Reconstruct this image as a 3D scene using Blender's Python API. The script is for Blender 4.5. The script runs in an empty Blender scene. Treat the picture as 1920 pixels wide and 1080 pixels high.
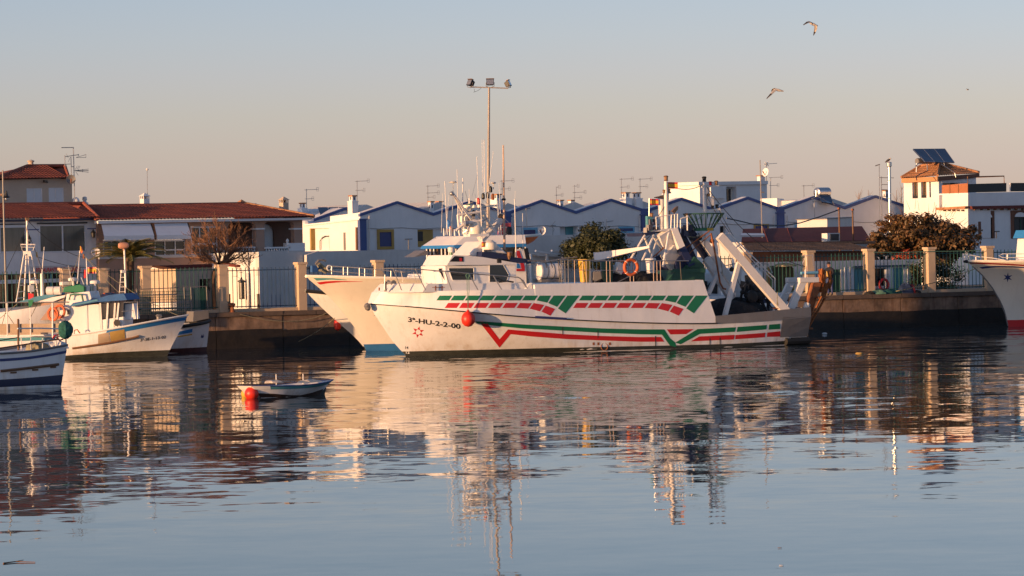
import bpy, math, random
from mathutils import Vector, Matrix
from mathutils.bvhtree import BVHTree
from mathutils.geometry import tessellate_polygon
random.seed(11)
SC = bpy.context.scene
COL = SC.collection
R_ = math.radians

# ------------------------------------------------------------ camera
FPX, CAMZ, HOR, ROLL = 8000.0, 5.0, 454.0, R_(1.2)
CAM = Vector((0, 0, CAMZ))
PITCH = math.atan((540 - HOR) / FPX)
CF = Vector((0, math.cos(PITCH), -math.sin(PITCH)))
CU = Vector((0, math.sin(PITCH), math.cos(PITCH)))
CR = Vector((1, 0, 0))
CX = CR * math.cos(ROLL) - CU * math.sin(ROLL)
CY = CR * math.sin(ROLL) + CU * math.cos(ROLL)
cd = bpy.data.cameras.new('camera')
cam = bpy.data.objects.new('camera', cd)
COL.objects.link(cam)
cd.sensor_width = 36
cd.lens = FPX / 1920 * 36
cd.clip_start = 1
cd.clip_end = 20000
mw = Matrix.Identity(4)
for i_, ax_ in enumerate((CX, CY, -CF)):
    for j_ in range(3):
        mw[j_][i_] = ax_[j_]
    mw[i_][3] = CAM[i_]
cam.matrix_world = mw
SC.camera = cam

# ------------------------------------------------------------ sky, sun, exposure
SUN_AZ, SUN_EL = 38.5, 3.8      # degrees from -x towards the camera, and above the horizon
wd = bpy.data.worlds.new('World')
SC.world = wd
wd.use_nodes = True
nt = wd.node_tree
nt.nodes.clear()
sky = nt.nodes.new('ShaderNodeTexSky')
sky.sky_type = 'NISHITA'
sky.sun_disc = False
sky.sun_elevation = R_(SUN_EL)
sky.sun_rotation = R_(270 - SUN_AZ)
sky.air_density = 0.5
sky.dust_density = 0.4
sky.ozone_density = 0.6
tc = nt.nodes.new('ShaderNodeTexCoord')
sx = nt.nodes.new('ShaderNodeSeparateXYZ')
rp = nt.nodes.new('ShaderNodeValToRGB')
mr = nt.nodes.new('ShaderNodeMapRange')
mx = nt.nodes.new('ShaderNodeMix')
mx.data_type = 'RGBA'
mx.blend_type = 'MULTIPLY'
mx.inputs[0].default_value = 1.0
bg = nt.nodes.new('ShaderNodeBackground')
out = nt.nodes.new('ShaderNodeOutputWorld')
nt.links.new(tc.outputs['Generated'], sx.inputs[0])
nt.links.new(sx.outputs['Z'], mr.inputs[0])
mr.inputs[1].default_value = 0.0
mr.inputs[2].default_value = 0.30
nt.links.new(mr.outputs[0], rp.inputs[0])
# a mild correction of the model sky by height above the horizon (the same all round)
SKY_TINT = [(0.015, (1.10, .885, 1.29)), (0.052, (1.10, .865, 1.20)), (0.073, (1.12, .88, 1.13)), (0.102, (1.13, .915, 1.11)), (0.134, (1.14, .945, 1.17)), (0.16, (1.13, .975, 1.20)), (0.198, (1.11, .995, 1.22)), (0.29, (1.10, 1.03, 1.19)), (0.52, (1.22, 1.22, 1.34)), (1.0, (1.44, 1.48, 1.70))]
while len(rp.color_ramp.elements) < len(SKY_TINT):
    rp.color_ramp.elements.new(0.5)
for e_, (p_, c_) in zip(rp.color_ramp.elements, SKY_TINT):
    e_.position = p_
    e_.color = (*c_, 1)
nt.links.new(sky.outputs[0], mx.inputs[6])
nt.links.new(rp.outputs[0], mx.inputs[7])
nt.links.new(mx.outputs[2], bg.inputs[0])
bg.inputs[1].default_value = 0.115
nt.links.new(bg.outputs[0], out.inputs[0])

sl = bpy.data.lights.new('sun', 'SUN')
sun = bpy.data.objects.new('sun', sl)
COL.objects.link(sun)
sl.energy = 5.0
sl.angle = R_(0.5)
sl.color = (1.0, 0.56, 0.26)
_d = Vector((math.cos(R_(SUN_AZ)) * math.cos(R_(SUN_EL)), math.sin(R_(SUN_AZ)) * math.cos(R_(SUN_EL)), -math.sin(R_(SUN_EL))))
sun.rotation_euler = _d.to_track_quat('-Z', 'Y').to_euler()
vs = SC.view_settings
vs.view_transform = 'Standard'
vs.look = 'None'
vs.gamma = 1
vs.exposure = 0.38
vs.use_curve_mapping = False
SC.cycles.max_bounces = 6
SC.cycles.diffuse_bounces = 3
SC.cycles.glossy_bounces = 4
SC.cycles.caustics_reflective = True

# ------------------------------------------------------------ pixel <-> place
def ray(px, py):
    dx, dy = px - 960.0, 540.0 - py
    return (CF * FPX + CX * dx + CY * dy)

def W(px, py, Y):
    r = ray(px, py)
    return CAM + r * (Y / r.y)

def WZ(px, py, z=0.0):
    r = ray(px, py)
    return CAM + r * ((z - CAMZ) / r.z)

class Pl:
    """an upright plane in the world: a = along (to the right), n = towards the viewer"""
    def __init__(s, pt, yaw):
        s.o = Vector((pt[0], pt[1], 0))
        s.yaw = yaw
        t = R_(yaw)
        s.a = Vector((math.cos(t), math.sin(t), 0))
        s.n = Vector((math.sin(t), -math.cos(t), 0))
    def P(s, px, py, d=0.0):
        r = ray(px, py)
        o = s.o - s.n * d
        k = (o - CAM).dot(s.n) / r.dot(s.n)
        return CAM + r * k
    def u(s, px, py=450, d=0.0):
        return (s.P(px, py, d) - s.o).dot(s.a)
    def at(s, u, z, d=0.0):
        v = s.o + s.a * u - s.n * d
        return Vector((v.x, v.y, z))
    def rect(s, x0, y0, x1, y1, d=0.0):
        cx, cy = (x0 + x1) / 2, (y0 + y1) / 2
        u0, u1 = s.u(x0, cy, d), s.u(x1, cy, d)
        z0, z1 = s.P(cx, y1, d).z, s.P(cx, y0, d).z
        return [s.at(u0, z0, d), s.at(u1, z0, d), s.at(u1, z1, d), s.at(u0, z1, d)]
    def side(s, px, py=450, d=0.0):
        return Pl(s.P(px, py, d), s.yaw - 90)
    def off(s, d):
        return Pl(s.o - s.n * d, s.yaw)

def pl_px(px, Y, yaw):
    return Pl(W(px, 450, Y), yaw)

# ------------------------------------------------------------ mesh builder
class MB:
    def __init__(s):
        s.v, s.f, s.smooth = [], [], False
    def add(s, pts):
        i = len(s.v)
        s.v.extend(Vector(p) for p in pts)
        return i
    def poly(s, pts):
        i = s.add(pts)
        s.f.append(tuple(range(i, i + len(pts))))
        return s
    def prism(s, pts, vec):
        vec = Vector(vec)
        n = len(pts)
        i = s.add(pts)
        j = s.add([Vector(p) + vec for p in pts])
        s.f.append(tuple(range(i, i + n)))
        s.f.append(tuple(range(j + n - 1, j - 1, -1)))
        for k in range(n):
            m = (k + 1) % n
            s.f.append((i + k, j + k, j + m, i + m))
        return s
    def loft(s, p0, p1, cap=True):
        n = len(p0)
        i = s.add(p0)
        j = s.add(p1)
        for k in range(n):
            m = (k + 1) % n
            s.f.append((i + k, j + k, j + m, i + m))
        if cap:
            s.f.append(tuple(range(i, i + n)))
            s.f.append(tuple(range(j + n - 1, j - 1, -1)))
        return s
    def box(s, c, size, yaw=0.0, tilt=None):
        x, y, z = size[0] / 2, size[1] / 2, size[2] / 2
        m = Matrix.Rotation(R_(yaw), 3, 'Z')
        if tilt is not None:
            m = m @ tilt
        c = Vector(c)
        pts = [c + m @ Vector((a * x, b * y, e * z)) for e in (-1, 1) for a, b in ((-1, -1), (1, -1), (1, 1), (-1, 1))]
        i = s.add(pts)
        for q in ((0, 1, 2, 3), (7, 6, 5, 4), (0, 4, 5, 1), (1, 5, 6, 2), (2, 6, 7, 3), (3, 7, 4, 0)):
            s.f.append(tuple(i + k for k in q))
        return s
    def tube(s, pts, r, n=6, r1=None, cap=True):
        pts = [Vector(p) for p in pts]
        rings = []
        m = len(pts)
        for k, p in enumerate(pts):
            t = (pts[min(k + 1, m - 1)] - pts[max(k - 1, 0)]).normalized()
            ref = Vector((0, 0, 1)) if abs(t.z) < 0.9 else Vector((1, 0, 0))
            e1 = t.cross(ref).normalized()
            e2 = t.cross(e1)
            rr = r if r1 is None else r + (r1 - r) * k / max(1, m - 1)
            rings.append(s.add([p + (e1 * math.cos(2 * math.pi * q / n) + e2 * math.sin(2 * math.pi * q / n)) * rr for q in range(n)]))
        for k in range(m - 1):
            for q in range(n):
                q2 = (q + 1) % n
                s.f.append((rings[k] + q, rings[k] + q2, rings[k + 1] + q2, rings[k + 1] + q))
        if cap:
            s.f.append(tuple(rings[0] + q for q in range(n - 1, -1, -1)))
            s.f.append(tuple(rings[-1] + q for q in range(n)))
        return s
    def bar(s, p, q, r, n=6, r1=None):
        return s.tube([p, q], r, n, r1)
    def beam(s, p, q, w, h, side=None):
        """rectangular bar from p to q, width w along side, height h across"""
        p, q = Vector(p), Vector(q)
        t = (q - p).normalized()
        sd = Vector(side) if side is not None else t.cross(Vector((0, 0, 1)))
        sd = (sd - t * sd.dot(t)).normalized()
        up = t.cross(sd)
        a = [sd * (w / 2 * i) + up * (h / 2 * j) for i, j in ((-1, -1), (1, -1), (1, 1), (-1, 1))]
        return s.loft([p + x for x in a], [q + x for x in a])
    def lathe(s, c, prof, n=12, axis=(0, 0, 1)):
        c = Vector(c)
        t = Vector(axis).normalized()
        ref = Vector((0, 0, 1)) if abs(t.z) < 0.9 else Vector((1, 0, 0))
        e1 = t.cross(ref).normalized()
        e2 = t.cross(e1)
        rings = []
        for r, z in prof:
            r = max(r, 0.0005)
            rings.append(s.add([c + t * z + (e1 * math.cos(2 * math.pi * q / n) + e2 * math.sin(2 * math.pi * q / n)) * r for q in range(n)]))
        for k in range(len(prof) - 1):
            for q in range(n):
                q2 = (q + 1) % n
                s.f.append((rings[k] + q, rings[k] + q2, rings[k + 1] + q2, rings[k + 1] + q))
        s.f.append(tuple(rings[0] + q for q in range(n - 1, -1, -1)))
        s.f.append(tuple(rings[-1] + q for q in range(n)))
        return s
    def ball(s, c, r, sc=(1, 1, 1), n=12, m=8):
        c = Vector(c)
        pr = []
        rings = []
        for k in range(m + 1):
            th = math.pi * k / m
            rr = max(math.sin(th), 0.001)
            rings.append(s.add([c + Vector((r * rr * math.cos(2 * math.pi * q / n) * sc[0], r * rr * math.sin(2 * math.pi * q / n) * sc[1], -r * math.cos(th) * sc[2])) for q in range(n)]))
        for k in range(m):
            for q in range(n):
                q2 = (q + 1) % n
                s.f.append((rings[k] + q, rings[k] + q2, rings[k + 1] + q2, rings[k + 1] + q))
        return s
    def torus(s, c, R, r, axis=(0, -1, 0), n=20, m=8, a0=0.0, a1=2 * math.pi):
        c = Vector(c)
        t = Vector(axis).normalized()
        ref = Vector((0, 0, 1)) if abs(t.z) < 0.9 else Vector((1, 0, 0))
        e1 = t.cross(ref).normalized()
        e2 = t.cross(e1)
        full = abs(a1 - a0 - 2 * math.pi) < 1e-6
        N = n if full else n + 1
        rings = []
        for k in range(N):
            th = a0 + (a1 - a0) * k / n
            d = e1 * math.cos(th) + e2 * math.sin(th)
            rings.append(s.add([c + d * (R + r * math.cos(2 * math.pi * q / m)) + t * r * math.sin(2 * math.pi * q / m) for q in range(m)]))
        for k in range(n):
            k2 = (k + 1) % N
            for q in range(m):
                q2 = (q + 1) % m
                s.f.append((rings[k] + q, rings[k2] + q, rings[k2] + q2, rings[k] + q2))
        return s
    def grid(s, rows):
        n = len(rows[0])
        st = [s.add(r) for r in rows]
        for k in range(len(rows) - 1):
            for q in range(n - 1):
                s.f.append((st[k] + q, st[k] + q + 1, st[k + 1] + q + 1, st[k + 1] + q))
        return s
    def wall(s, pl, outer, holes=(), depth=0.3, reveal=0.18, d=0.0, close=True):
        """wall slab: outer and holes are lists of world points lying in the plane pl"""
        def flat(p):
            return Vector(((p - pl.o).dot(pl.a), p.z, 0))
        loops = [[Vector(p) for p in outer]] + [[Vector(p) for p in h] for h in holes]
        tris = tessellate_polygon([[flat(p) for p in lp] for lp in loops])
        allp = [p for lp in loops for p in lp]
        i = s.add(allp)
        for t in tris:
            a, b, c = (flat(allp[k]) for k in t)
            if (b - a).cross(c - a).z < 0:
                t = (t[0], t[2], t[1])
            s.f.append(tuple(i + k for k in t))
        j = s.add([p - pl.n * depth for p in outer])
        n = len(outer)
        for k in range(n):
            m = (k + 1) % n
            s.f.append((i + k, j + k, j + m, i + m))
        if close or not holes:
            s.f.append(tuple(range(j + n - 1, j - 1, -1)))
        base = i + n
        for h in holes:
            n2 = len(h)
            j = s.add([p - pl.n * reveal for p in h])
            for k in range(n2):
                m = (k + 1) % n2
                s.f.append((base + k, base + m, j + m, j + k))
            if close:
                s.f.append(tuple(j + k for k in range(n2)))
            base += n2
        return s
    def mesh(s, name, off=(0, 0, 0)):
        off = Vector(off)
        me = bpy.data.meshes.new(name)
        me.from_pydata([(p - off)[:] for p in s.v], [], s.f)
        if s.smooth:
            for p in me.polygons:
                p.use_smooth = True
        me.update()
        return me

# ------------------------------------------------------------ things, parts, setting
def T(name, label, cat, base, group=None):
    o = bpy.data.objects.new(name, None)
    COL.objects.link(o)
    o.location = base
    o.empty_display_size = 0.3
    o['label'] = label
    o['category'] = cat
    if group:
        o['group'] = group
    return o

def wpos(o):
    p = Vector((0, 0, 0))
    while o is not None:
        p += o.location
        o = o.parent
    return p

def A(root, name, mb, mat, label=None, smooth=None, kind=None, bev=0.0):
    """one part (or sub-part) of root; the builder holds world coordinates"""
    if smooth is not None:
        mb.smooth = smooth
    me = mb.mesh(name, wpos(root))
    me.materials.append(mat)
    o = bpy.data.objects.new(name, me)
    COL.objects.link(o)
    o.parent = root
    if label:
        o['label'] = label
    if kind:
        o['kind'] = kind
    if bev:
        b = o.modifiers.new('bevel', 'BEVEL')
        b.width = bev
        b.segments = 2
        b.limit_method = 'ANGLE'
    if mb.smooth:
        shade_angle(me)
    return o

def shade_angle(me, ang=40):
    try:
        me.set_sharp_from_angle(angle=R_(ang))
    except Exception:
        pass

def S(name, mb, mat, kind='structure', smooth=False):
    mb.smooth = smooth
    me = mb.mesh(name)
    me.materials.append(mat)
    o = bpy.data.objects.new(name, me)
    COL.objects.link(o)
    o['kind'] = kind
    return o

def piece(root, name, me, loc, rot=None):
    """one more copy of a shared piece mesh"""
    o = bpy.data.objects.new(name, me)
    COL.objects.link(o)
    o.parent = root
    o.location = Vector(loc) - wpos(root)
    if rot is not None:
        o.rotation_euler = rot
    return o

# ------------------------------------------------------------ materials
def M(name, col, rough=0.6, var=0.12, scale=1.5, bump=0.0, bscale=20, metal=0.0, streak=0.0, scol=(0.12, 0.08, 0.05), spec=0.5, stretch=(1, 1, 1), emit=None):
    m = bpy.data.materials.new(name)
    m.use_nodes = True
    n = m.node_tree.nodes
    L = m.node_tree.links
    b = n['Principled BSDF']
    b.inputs['Roughness'].default_value = rough
    b.inputs['Metallic'].default_value = metal
    b.inputs['Specular IOR Level'].default_value = spec
    g = n.new('ShaderNodeNewGeometry')
    mp = n.new('ShaderNodeMapping')
    mp.inputs['Scale'].default_value = stretch
    L.new(g.outputs['Position'], mp.inputs[0])
    nz = n.new('ShaderNodeTexNoise')
    nz.inputs['Scale'].default_value = scale
    nz.inputs['Detail'].default_value = 5
    nz.inputs['Roughness'].default_value = 0.65
    L.new(mp.outputs[0], nz.inputs['Vector'])
    rmp = n.new('ShaderNodeMapRange')
    rmp.inputs[1].default_value = 0.3
    rmp.inputs[2].default_value = 0.7
    rmp.inputs[3].default_value = 1 - var
    rmp.inputs[4].default_value = 1 + var
    L.new(nz.outputs['Fac'], rmp.inputs[0])
    hsv = n.new('ShaderNodeHueSaturation')
    hsv.inputs['Color'].default_value = (*col, 1)
    L.new(rmp.outputs[0], hsv.inputs['Value'])
    last = hsv.outputs[0]
    if streak > 0:
        mp2 = n.new('ShaderNodeMapping')
        mp2.inputs['Scale'].default_value = (2.2, 2.2, 0.28)
        L.new(g.outputs['Position'], mp2.inputs[0])
        n2 = n.new('ShaderNodeTexNoise')
        n2.inputs['Scale'].default_value = 1.6
        n2.inputs['Detail'].default_value = 6
        n2.inputs['Roughness'].default_value = 0.7
        L.new(mp2.outputs[0], n2.inputs['Vector'])
        r2 = n.new('ShaderNodeMapRange')
        r2.inputs[1].default_value = 0.52
        r2.inputs[2].default_value = 0.78
        r2.inputs[3].default_value = 0
        r2.inputs[4].default_value = streak
        L.new(n2.outputs['Fac'], r2.inputs[0])
        mi = n.new('ShaderNodeMix')
        mi.data_type = 'RGBA'
        L.new(r2.outputs[0], mi.inputs[0])
        L.new(last, mi.inputs[6])
        mi.inputs[7].default_value = (*scol, 1)
        last = mi.outputs[2]
    L.new(last, b.inputs['Base Color'])
    if bump > 0:
        n3 = n.new('ShaderNodeTexNoise')
        n3.inputs['Scale'].default_value = bscale
        n3.inputs['Detail'].default_value = 4
        L.new(mp.outputs[0], n3.inputs['Vector'])
        bp = n.new('ShaderNodeBump')
        bp.inputs['Strength'].default_value = 0.6
        bp.inputs['Distance'].default_value = bump
        L.new(n3.outputs['Fac'], bp.inputs['Height'])
        L.new(bp.outputs[0], b.inputs['Normal'])
    if emit:
        b.inputs['Emission Color'].default_value = (*emit[0], 1)
        b.inputs['Emission Strength'].default_value = emit[1]
    return m

def leafmat(name, cols, rough=0.6, trans=0.25):
    m = bpy.data.materials.new(name)
    m.use_nodes = True
    n = m.node_tree.nodes
    L = m.node_tree.links
    b = n['Principled BSDF']
    b.inputs['Roughness'].default_value = rough
    g = n.new('ShaderNodeNewGeometry')
    nz = n.new('ShaderNodeTexNoise')
    nz.inputs['Scale'].default_value = 1.6
    nz.inputs['Detail'].default_value = 6
    L.new(g.outputs['Position'], nz.inputs['Vector'])
    ad = n.new('ShaderNodeMath')
    ad.operation = 'MULTIPLY_ADD'
    L.new(g.outputs['Random Per Island'], ad.inputs[0])
    ad.inputs[1].default_value = 0.55
    L.new(nz.outputs['Fac'], ad.inputs[2])
    r = n.new('ShaderNodeValToRGB')
    while len(r.color_ramp.elements) < len(cols):
        r.color_ramp.elements.new(0.5)
    for k, (e, c) in enumerate(zip(r.color_ramp.elements, cols)):
        e.position = 0.35 + 0.6 * k / max(1, len(cols) - 1)
        e.color = (*c, 1)
    L.new(ad.outputs[0], r.inputs[0])
    L.new(r.outputs[0], b.inputs['Base Color'])
    return m
# ------------------------------------------------------------ material list
WHITE = M('white_paint', (0.78, 0.77, 0.75), 0.35, 0.05, 0.8, streak=0.10, scol=(0.45, 0.36, 0.27))
HULLW = M('white_hull_paint', (0.80, 0.79, 0.795), 0.28, 0.06, 0.7, bump=0.035, bscale=1.3, streak=0.32, scol=(0.42, 0.30, 0.18))
def waterline_wear(m):
    n, L = m.node_tree.nodes, m.node_tree.links
    b = n['Principled BSDF']
    src = b.inputs['Base Color'].links[0].from_socket
    g = n.new('ShaderNodeNewGeometry')
    sp = n.new('ShaderNodeSeparateXYZ')
    L.new(g.outputs['Position'], sp.inputs[0])
    hz = n.new('ShaderNodeMapRange')
    hz.inputs[1].default_value, hz.inputs[2].default_value = 0.75, 0.12
    hz.inputs[3].default_value, hz.inputs[4].default_value = 0.0, 1.0
    L.new(sp.outputs['Z'], hz.inputs[0])
    mp = n.new('ShaderNodeMapping')
    mp.inputs['Scale'].default_value = (0.9, 0.9, 0.25)
    L.new(g.outputs['Position'], mp.inputs[0])
    z = n.new('ShaderNodeTexNoise')
    z.inputs['Scale'].default_value = 1.3
    z.inputs['Detail'].default_value = 7
    z.inputs['Roughness'].default_value = 0.7
    L.new(mp.outputs[0], z.inputs['Vector'])
    r = n.new('ShaderNodeMapRange')
    r.inputs[1].default_value, r.inputs[2].default_value = 0.46, 0.70
    r.inputs[3].default_value, r.inputs[4].default_value = 0.0, 0.75
    L.new(z.outputs['Fac'], r.inputs[0])
    mu = n.new('ShaderNodeMath')
    mu.operation = 'MULTIPLY'
    L.new(hz.outputs[0], mu.inputs[0])
    L.new(r.outputs[0], mu.inputs[1])
    mi = n.new('ShaderNodeMix')
    mi.data_type = 'RGBA'
    L.new(mu.outputs[0], mi.inputs[0])
    L.new(src, mi.inputs[6])
    mi.inputs[7].default_value = (0.42, 0.25, 0.08, 1)
    L.new(mi.outputs[2], b.inputs['Base Color'])
waterline_wear(HULLW)
CREAMH = M('cream_hull_paint', (0.78, 0.72, 0.62), 0.3, 0.05, 0.7, bump=0.01, bscale=1.2, streak=0.2, scol=(0.45, 0.34, 0.22))
LIME = M('limewash', (0.76, 0.76, 0.77), 0.9, 0.07, 0.6, bump=0.01, bscale=8, streak=0.22, scol=(0.5, 0.48, 0.46))
LIMEOLD = M('weathered_limewash', (0.60, 0.59, 0.58), 0.9, 0.10, 0.8, bump=0.015, bscale=6, streak=0.25, scol=(0.3, 0.27, 0.24))
CREAM = M('cream_render', (0.52, 0.42, 0.33), 0.9, 0.08, 1.0, bump=0.01, bscale=8, streak=0.12, scol=(0.3, 0.23, 0.18))
PILLAR = M('sand_render', (0.56, 0.42, 0.29), 0.9, 0.08, 1.4, bump=0.012, bscale=9, streak=0.2, scol=(0.33, 0.23, 0.16))
BROWNW = M('brown_render', (0.42, 0.27, 0.205), 0.9, 0.08, 1.0, bump=0.01)
BLUE = M('blue_trim', (0.07, 0.11, 0.28), 0.7, 0.10, 2)
DKBLUE = M('dark_blue_paint', (0.035, 0.05, 0.17), 0.5, 0.12, 2)
NAVY = M('navy_paint', (0.018, 0.024, 0.07), 0.4, 0.1, 2)
BRBLUE = M('bright_blue_paint', (0.03, 0.20, 0.50), 0.45, 0.08, 2)
SKYBL = M('sky_blue_paint', (0.16, 0.42, 0.62), 0.6, 0.08, 2)
TEAL = M('teal_paint', (0.08, 0.28, 0.32), 0.5, 0.1, 2)
YEL = M('yellow_paint', (0.60, 0.36, 0.04), 0.6, 0.1, 2)
OCHRE = M('ochre_trim', (0.42, 0.27, 0.08), 0.8, 0.1, 2)
ORANGE = M('orange_paint', (0.72, 0.16, 0.03), 0.5, 0.08, 3)
RINGO = M('orange_ring', (0.58, 0.12, 0.035), 0.55, 0.1, 6)
RED = M('red_paint', (0.55, 0.02, 0.025), 0.4, 0.06, 2)
FENR = M('red_fender', (0.66, 0.03, 0.015), 0.42, 0.14, 5, bump=0.004, bscale=30, streak=0.3, scol=(0.38, 0.06, 0.04))
GREEN = M('green_paint', (0.012, 0.17, 0.075), 0.4, 0.06, 2)
DKGREEN = M('dark_green_paint', (0.018, 0.075, 0.045), 0.55, 0.12, 3)
FENCEG = M('fence_green', (0.02, 0.085, 0.075), 0.55, 0.15, 3)
FENCEB = M('fence_blue', (0.018, 0.055, 0.12), 0.55, 0.15, 3)
BLACK = M('black_paint', (0.012, 0.012, 0.014), 0.5, 0.15, 3)
RUBBER = M('black_rubber', (0.015, 0.014, 0.013), 0.75, 0.2, 3)
GREYS = M('grey_steel', (0.18, 0.172, 0.17), 0.45, 0.1, 2, streak=0.3, scol=(0.2, 0.1, 0.05))
GALV = M('galvanised_steel', (0.42, 0.41, 0.40), 0.38, 0.12, 4, metal=0.7)
STEELW = M('white_steel', (0.74, 0.71, 0.68), 0.4, 0.06, 1.5, streak=0.25, scol=(0.35, 0.18, 0.08))
RUST = M('rusty_steel', (0.30, 0.10, 0.035), 0.75, 0.4, 4, bump=0.01, bscale=14)
RUSTY = M('weathered_pole', (0.34, 0.30, 0.27), 0.6, 0.2, 3, metal=0.2)
BOOT = M('weedy_waterline', (0.035, 0.038, 0.032), 0.6, 0.45, 2.5, bump=0.01, bscale=10, stretch=(1, 1, 4))
BOOTB = M('blue_waterline', (0.03, 0.15, 0.36), 0.45, 0.15, 2)
GLASS = M('dark_glass', (0.012, 0.013, 0.016), 0.06, 0.2, 1.5, spec=0.8)
GLASSG = M('curtained_glass', (0.10, 0.11, 0.10), 0.15, 0.25, 1.2, spec=0.7, stretch=(3, 3, 0.4))
SHUT = M('white_shutter', (0.66, 0.68, 0.72), 0.6, 0.04, 2)
DECK = M('deck_grey', (0.30, 0.28, 0.26), 0.8, 0.15, 2)
TAN = M('tan_panel', (0.40, 0.30, 0.21), 0.7, 0.1, 2)
WOOD = M('brown_wood', (0.16, 0.08, 0.04), 0.7, 0.3, 4, stretch=(1, 1, 6))
TILE = M('terracotta_tile', (0.29, 0.075, 0.042), 0.85, 0.26, 2.2, bump=0.01, bscale=12)
TILEO = M('orange_tile', (0.40, 0.19, 0.09), 0.85, 0.35, 4, bump=0.01, bscale=12)
REDROOF = M('oxide_red_roof', (0.14, 0.030, 0.024), 0.85, 0.18, 1.5, bump=0.01, bscale=6)
GREYTILE = M('weathered_tile', (0.13, 0.085, 0.06), 0.9, 0.4, 5, bump=0.012, bscale=10)
BROWNP = M('brown_plaster', (0.17, 0.075, 0.045), 0.85, 0.15, 2)
SOLAR = M('solar_glass', (0.02, 0.028, 0.065), 0.12, 0.15, 1, spec=0.8)
ALU = M('bare_aluminium', (0.55, 0.54, 0.53), 0.3, 0.06, 3, metal=0.9)
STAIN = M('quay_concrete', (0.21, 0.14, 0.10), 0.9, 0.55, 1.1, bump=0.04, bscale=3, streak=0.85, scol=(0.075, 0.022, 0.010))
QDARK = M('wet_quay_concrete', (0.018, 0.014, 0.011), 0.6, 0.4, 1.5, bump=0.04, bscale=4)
QCAP = M('quay_coping', (0.12, 0.085, 0.065), 0.9, 0.2, 1.5, bump=0.02, bscale=6, streak=0.3)
GROUND = M('paved_ground', (0.17, 0.15, 0.13), 0.95, 0.15, 0.5, bump=0.01)
BARK = M('grey_bark', (0.11, 0.065, 0.042), 0.9, 0.3, 6, bump=0.015, bscale=14)
TWIG = M('reddish_twigs', (0.20, 0.10, 0.055), 0.9, 0.3, 6)
TWIGF = M('pale_twigs', (0.26, 0.17, 0.13), 0.9, 0.2, 3)
LEAFD = leafmat('dense_leaf', [(0.008, 0.013, 0.004), (0.022, 0.030, 0.007), (0.052, 0.055, 0.014)])
LEAFB = leafmat('autumn_leaf', [(0.020, 0.014, 0.005), (0.060, 0.038, 0.012), (0.105, 0.062, 0.019), (0.16, 0.075, 0.025)])
LEAFR = leafmat('red_leaf', [(0.25, 0.03, 0.02), (0.45, 0.08, 0.04)])
PALM = leafmat('palm_leaf', [(0.05, 0.06, 0.018), (0.11, 0.115, 0.03), (0.22, 0.17, 0.05)])
NETG = M('green_net', (0.015, 0.10, 0.085), 0.9, 0.5, 9, bump=0.04, bscale=18)
NETB = M('dark_net', (0.016, 0.017, 0.02), 0.95, 0.5, 6, bump=0.05, bscale=14)
NETO = M('orange_net', (0.30, 0.095, 0.025), 0.9, 0.5, 9, bump=0.04, bscale=18)
ROPE = M('rope', (0.28, 0.25, 0.16), 0.9, 0.2, 8)
ROPEG = M('green_rope', (0.10, 0.22, 0.16), 0.9, 0.2, 8)
AWN = M('white_awning', (0.80, 0.79, 0.80), 0.85, 0.05, 2)
CLOTHB = M('blue_canvas', (0.03, 0.11, 0.30), 0.8, 0.15, 3)
CLOTHT = M('teal_canvas', (0.08, 0.24, 0.34), 0.8, 0.15, 3)
CLOTHN = M('dark_navy_clothing', (0.014, 0.016, 0.028), 0.9, 0.2, 6)
SKIN = M('skin', (0.40, 0.20, 0.13), 0.6, 0.05, 6)
GOLD = M('flag_yellow', (0.72, 0.42, 0.04), 0.8, 0.05, 4)
FEATH = M('pale_feather', (0.60, 0.52, 0.44), 0.8, 0.1, 6)
FEATHD = M('dark_feather', (0.06, 0.05, 0.05), 0.8, 0.1, 6)
LAMPG = M('lamp_glass', (0.35, 0.36, 0.38), 0.08, 0.05, 3, metal=0.6)
PINKS = M('red_tarpaulin', (0.62, 0.09, 0.10), 0.7, 0.1, 3)
BRASS = M('copper_cap', (0.34, 0.19, 0.10), 0.45, 0.2, 4, metal=0.5)
WICK = M('white_plastic', (0.72, 0.71, 0.69), 0.4, 0.06, 4)

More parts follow.
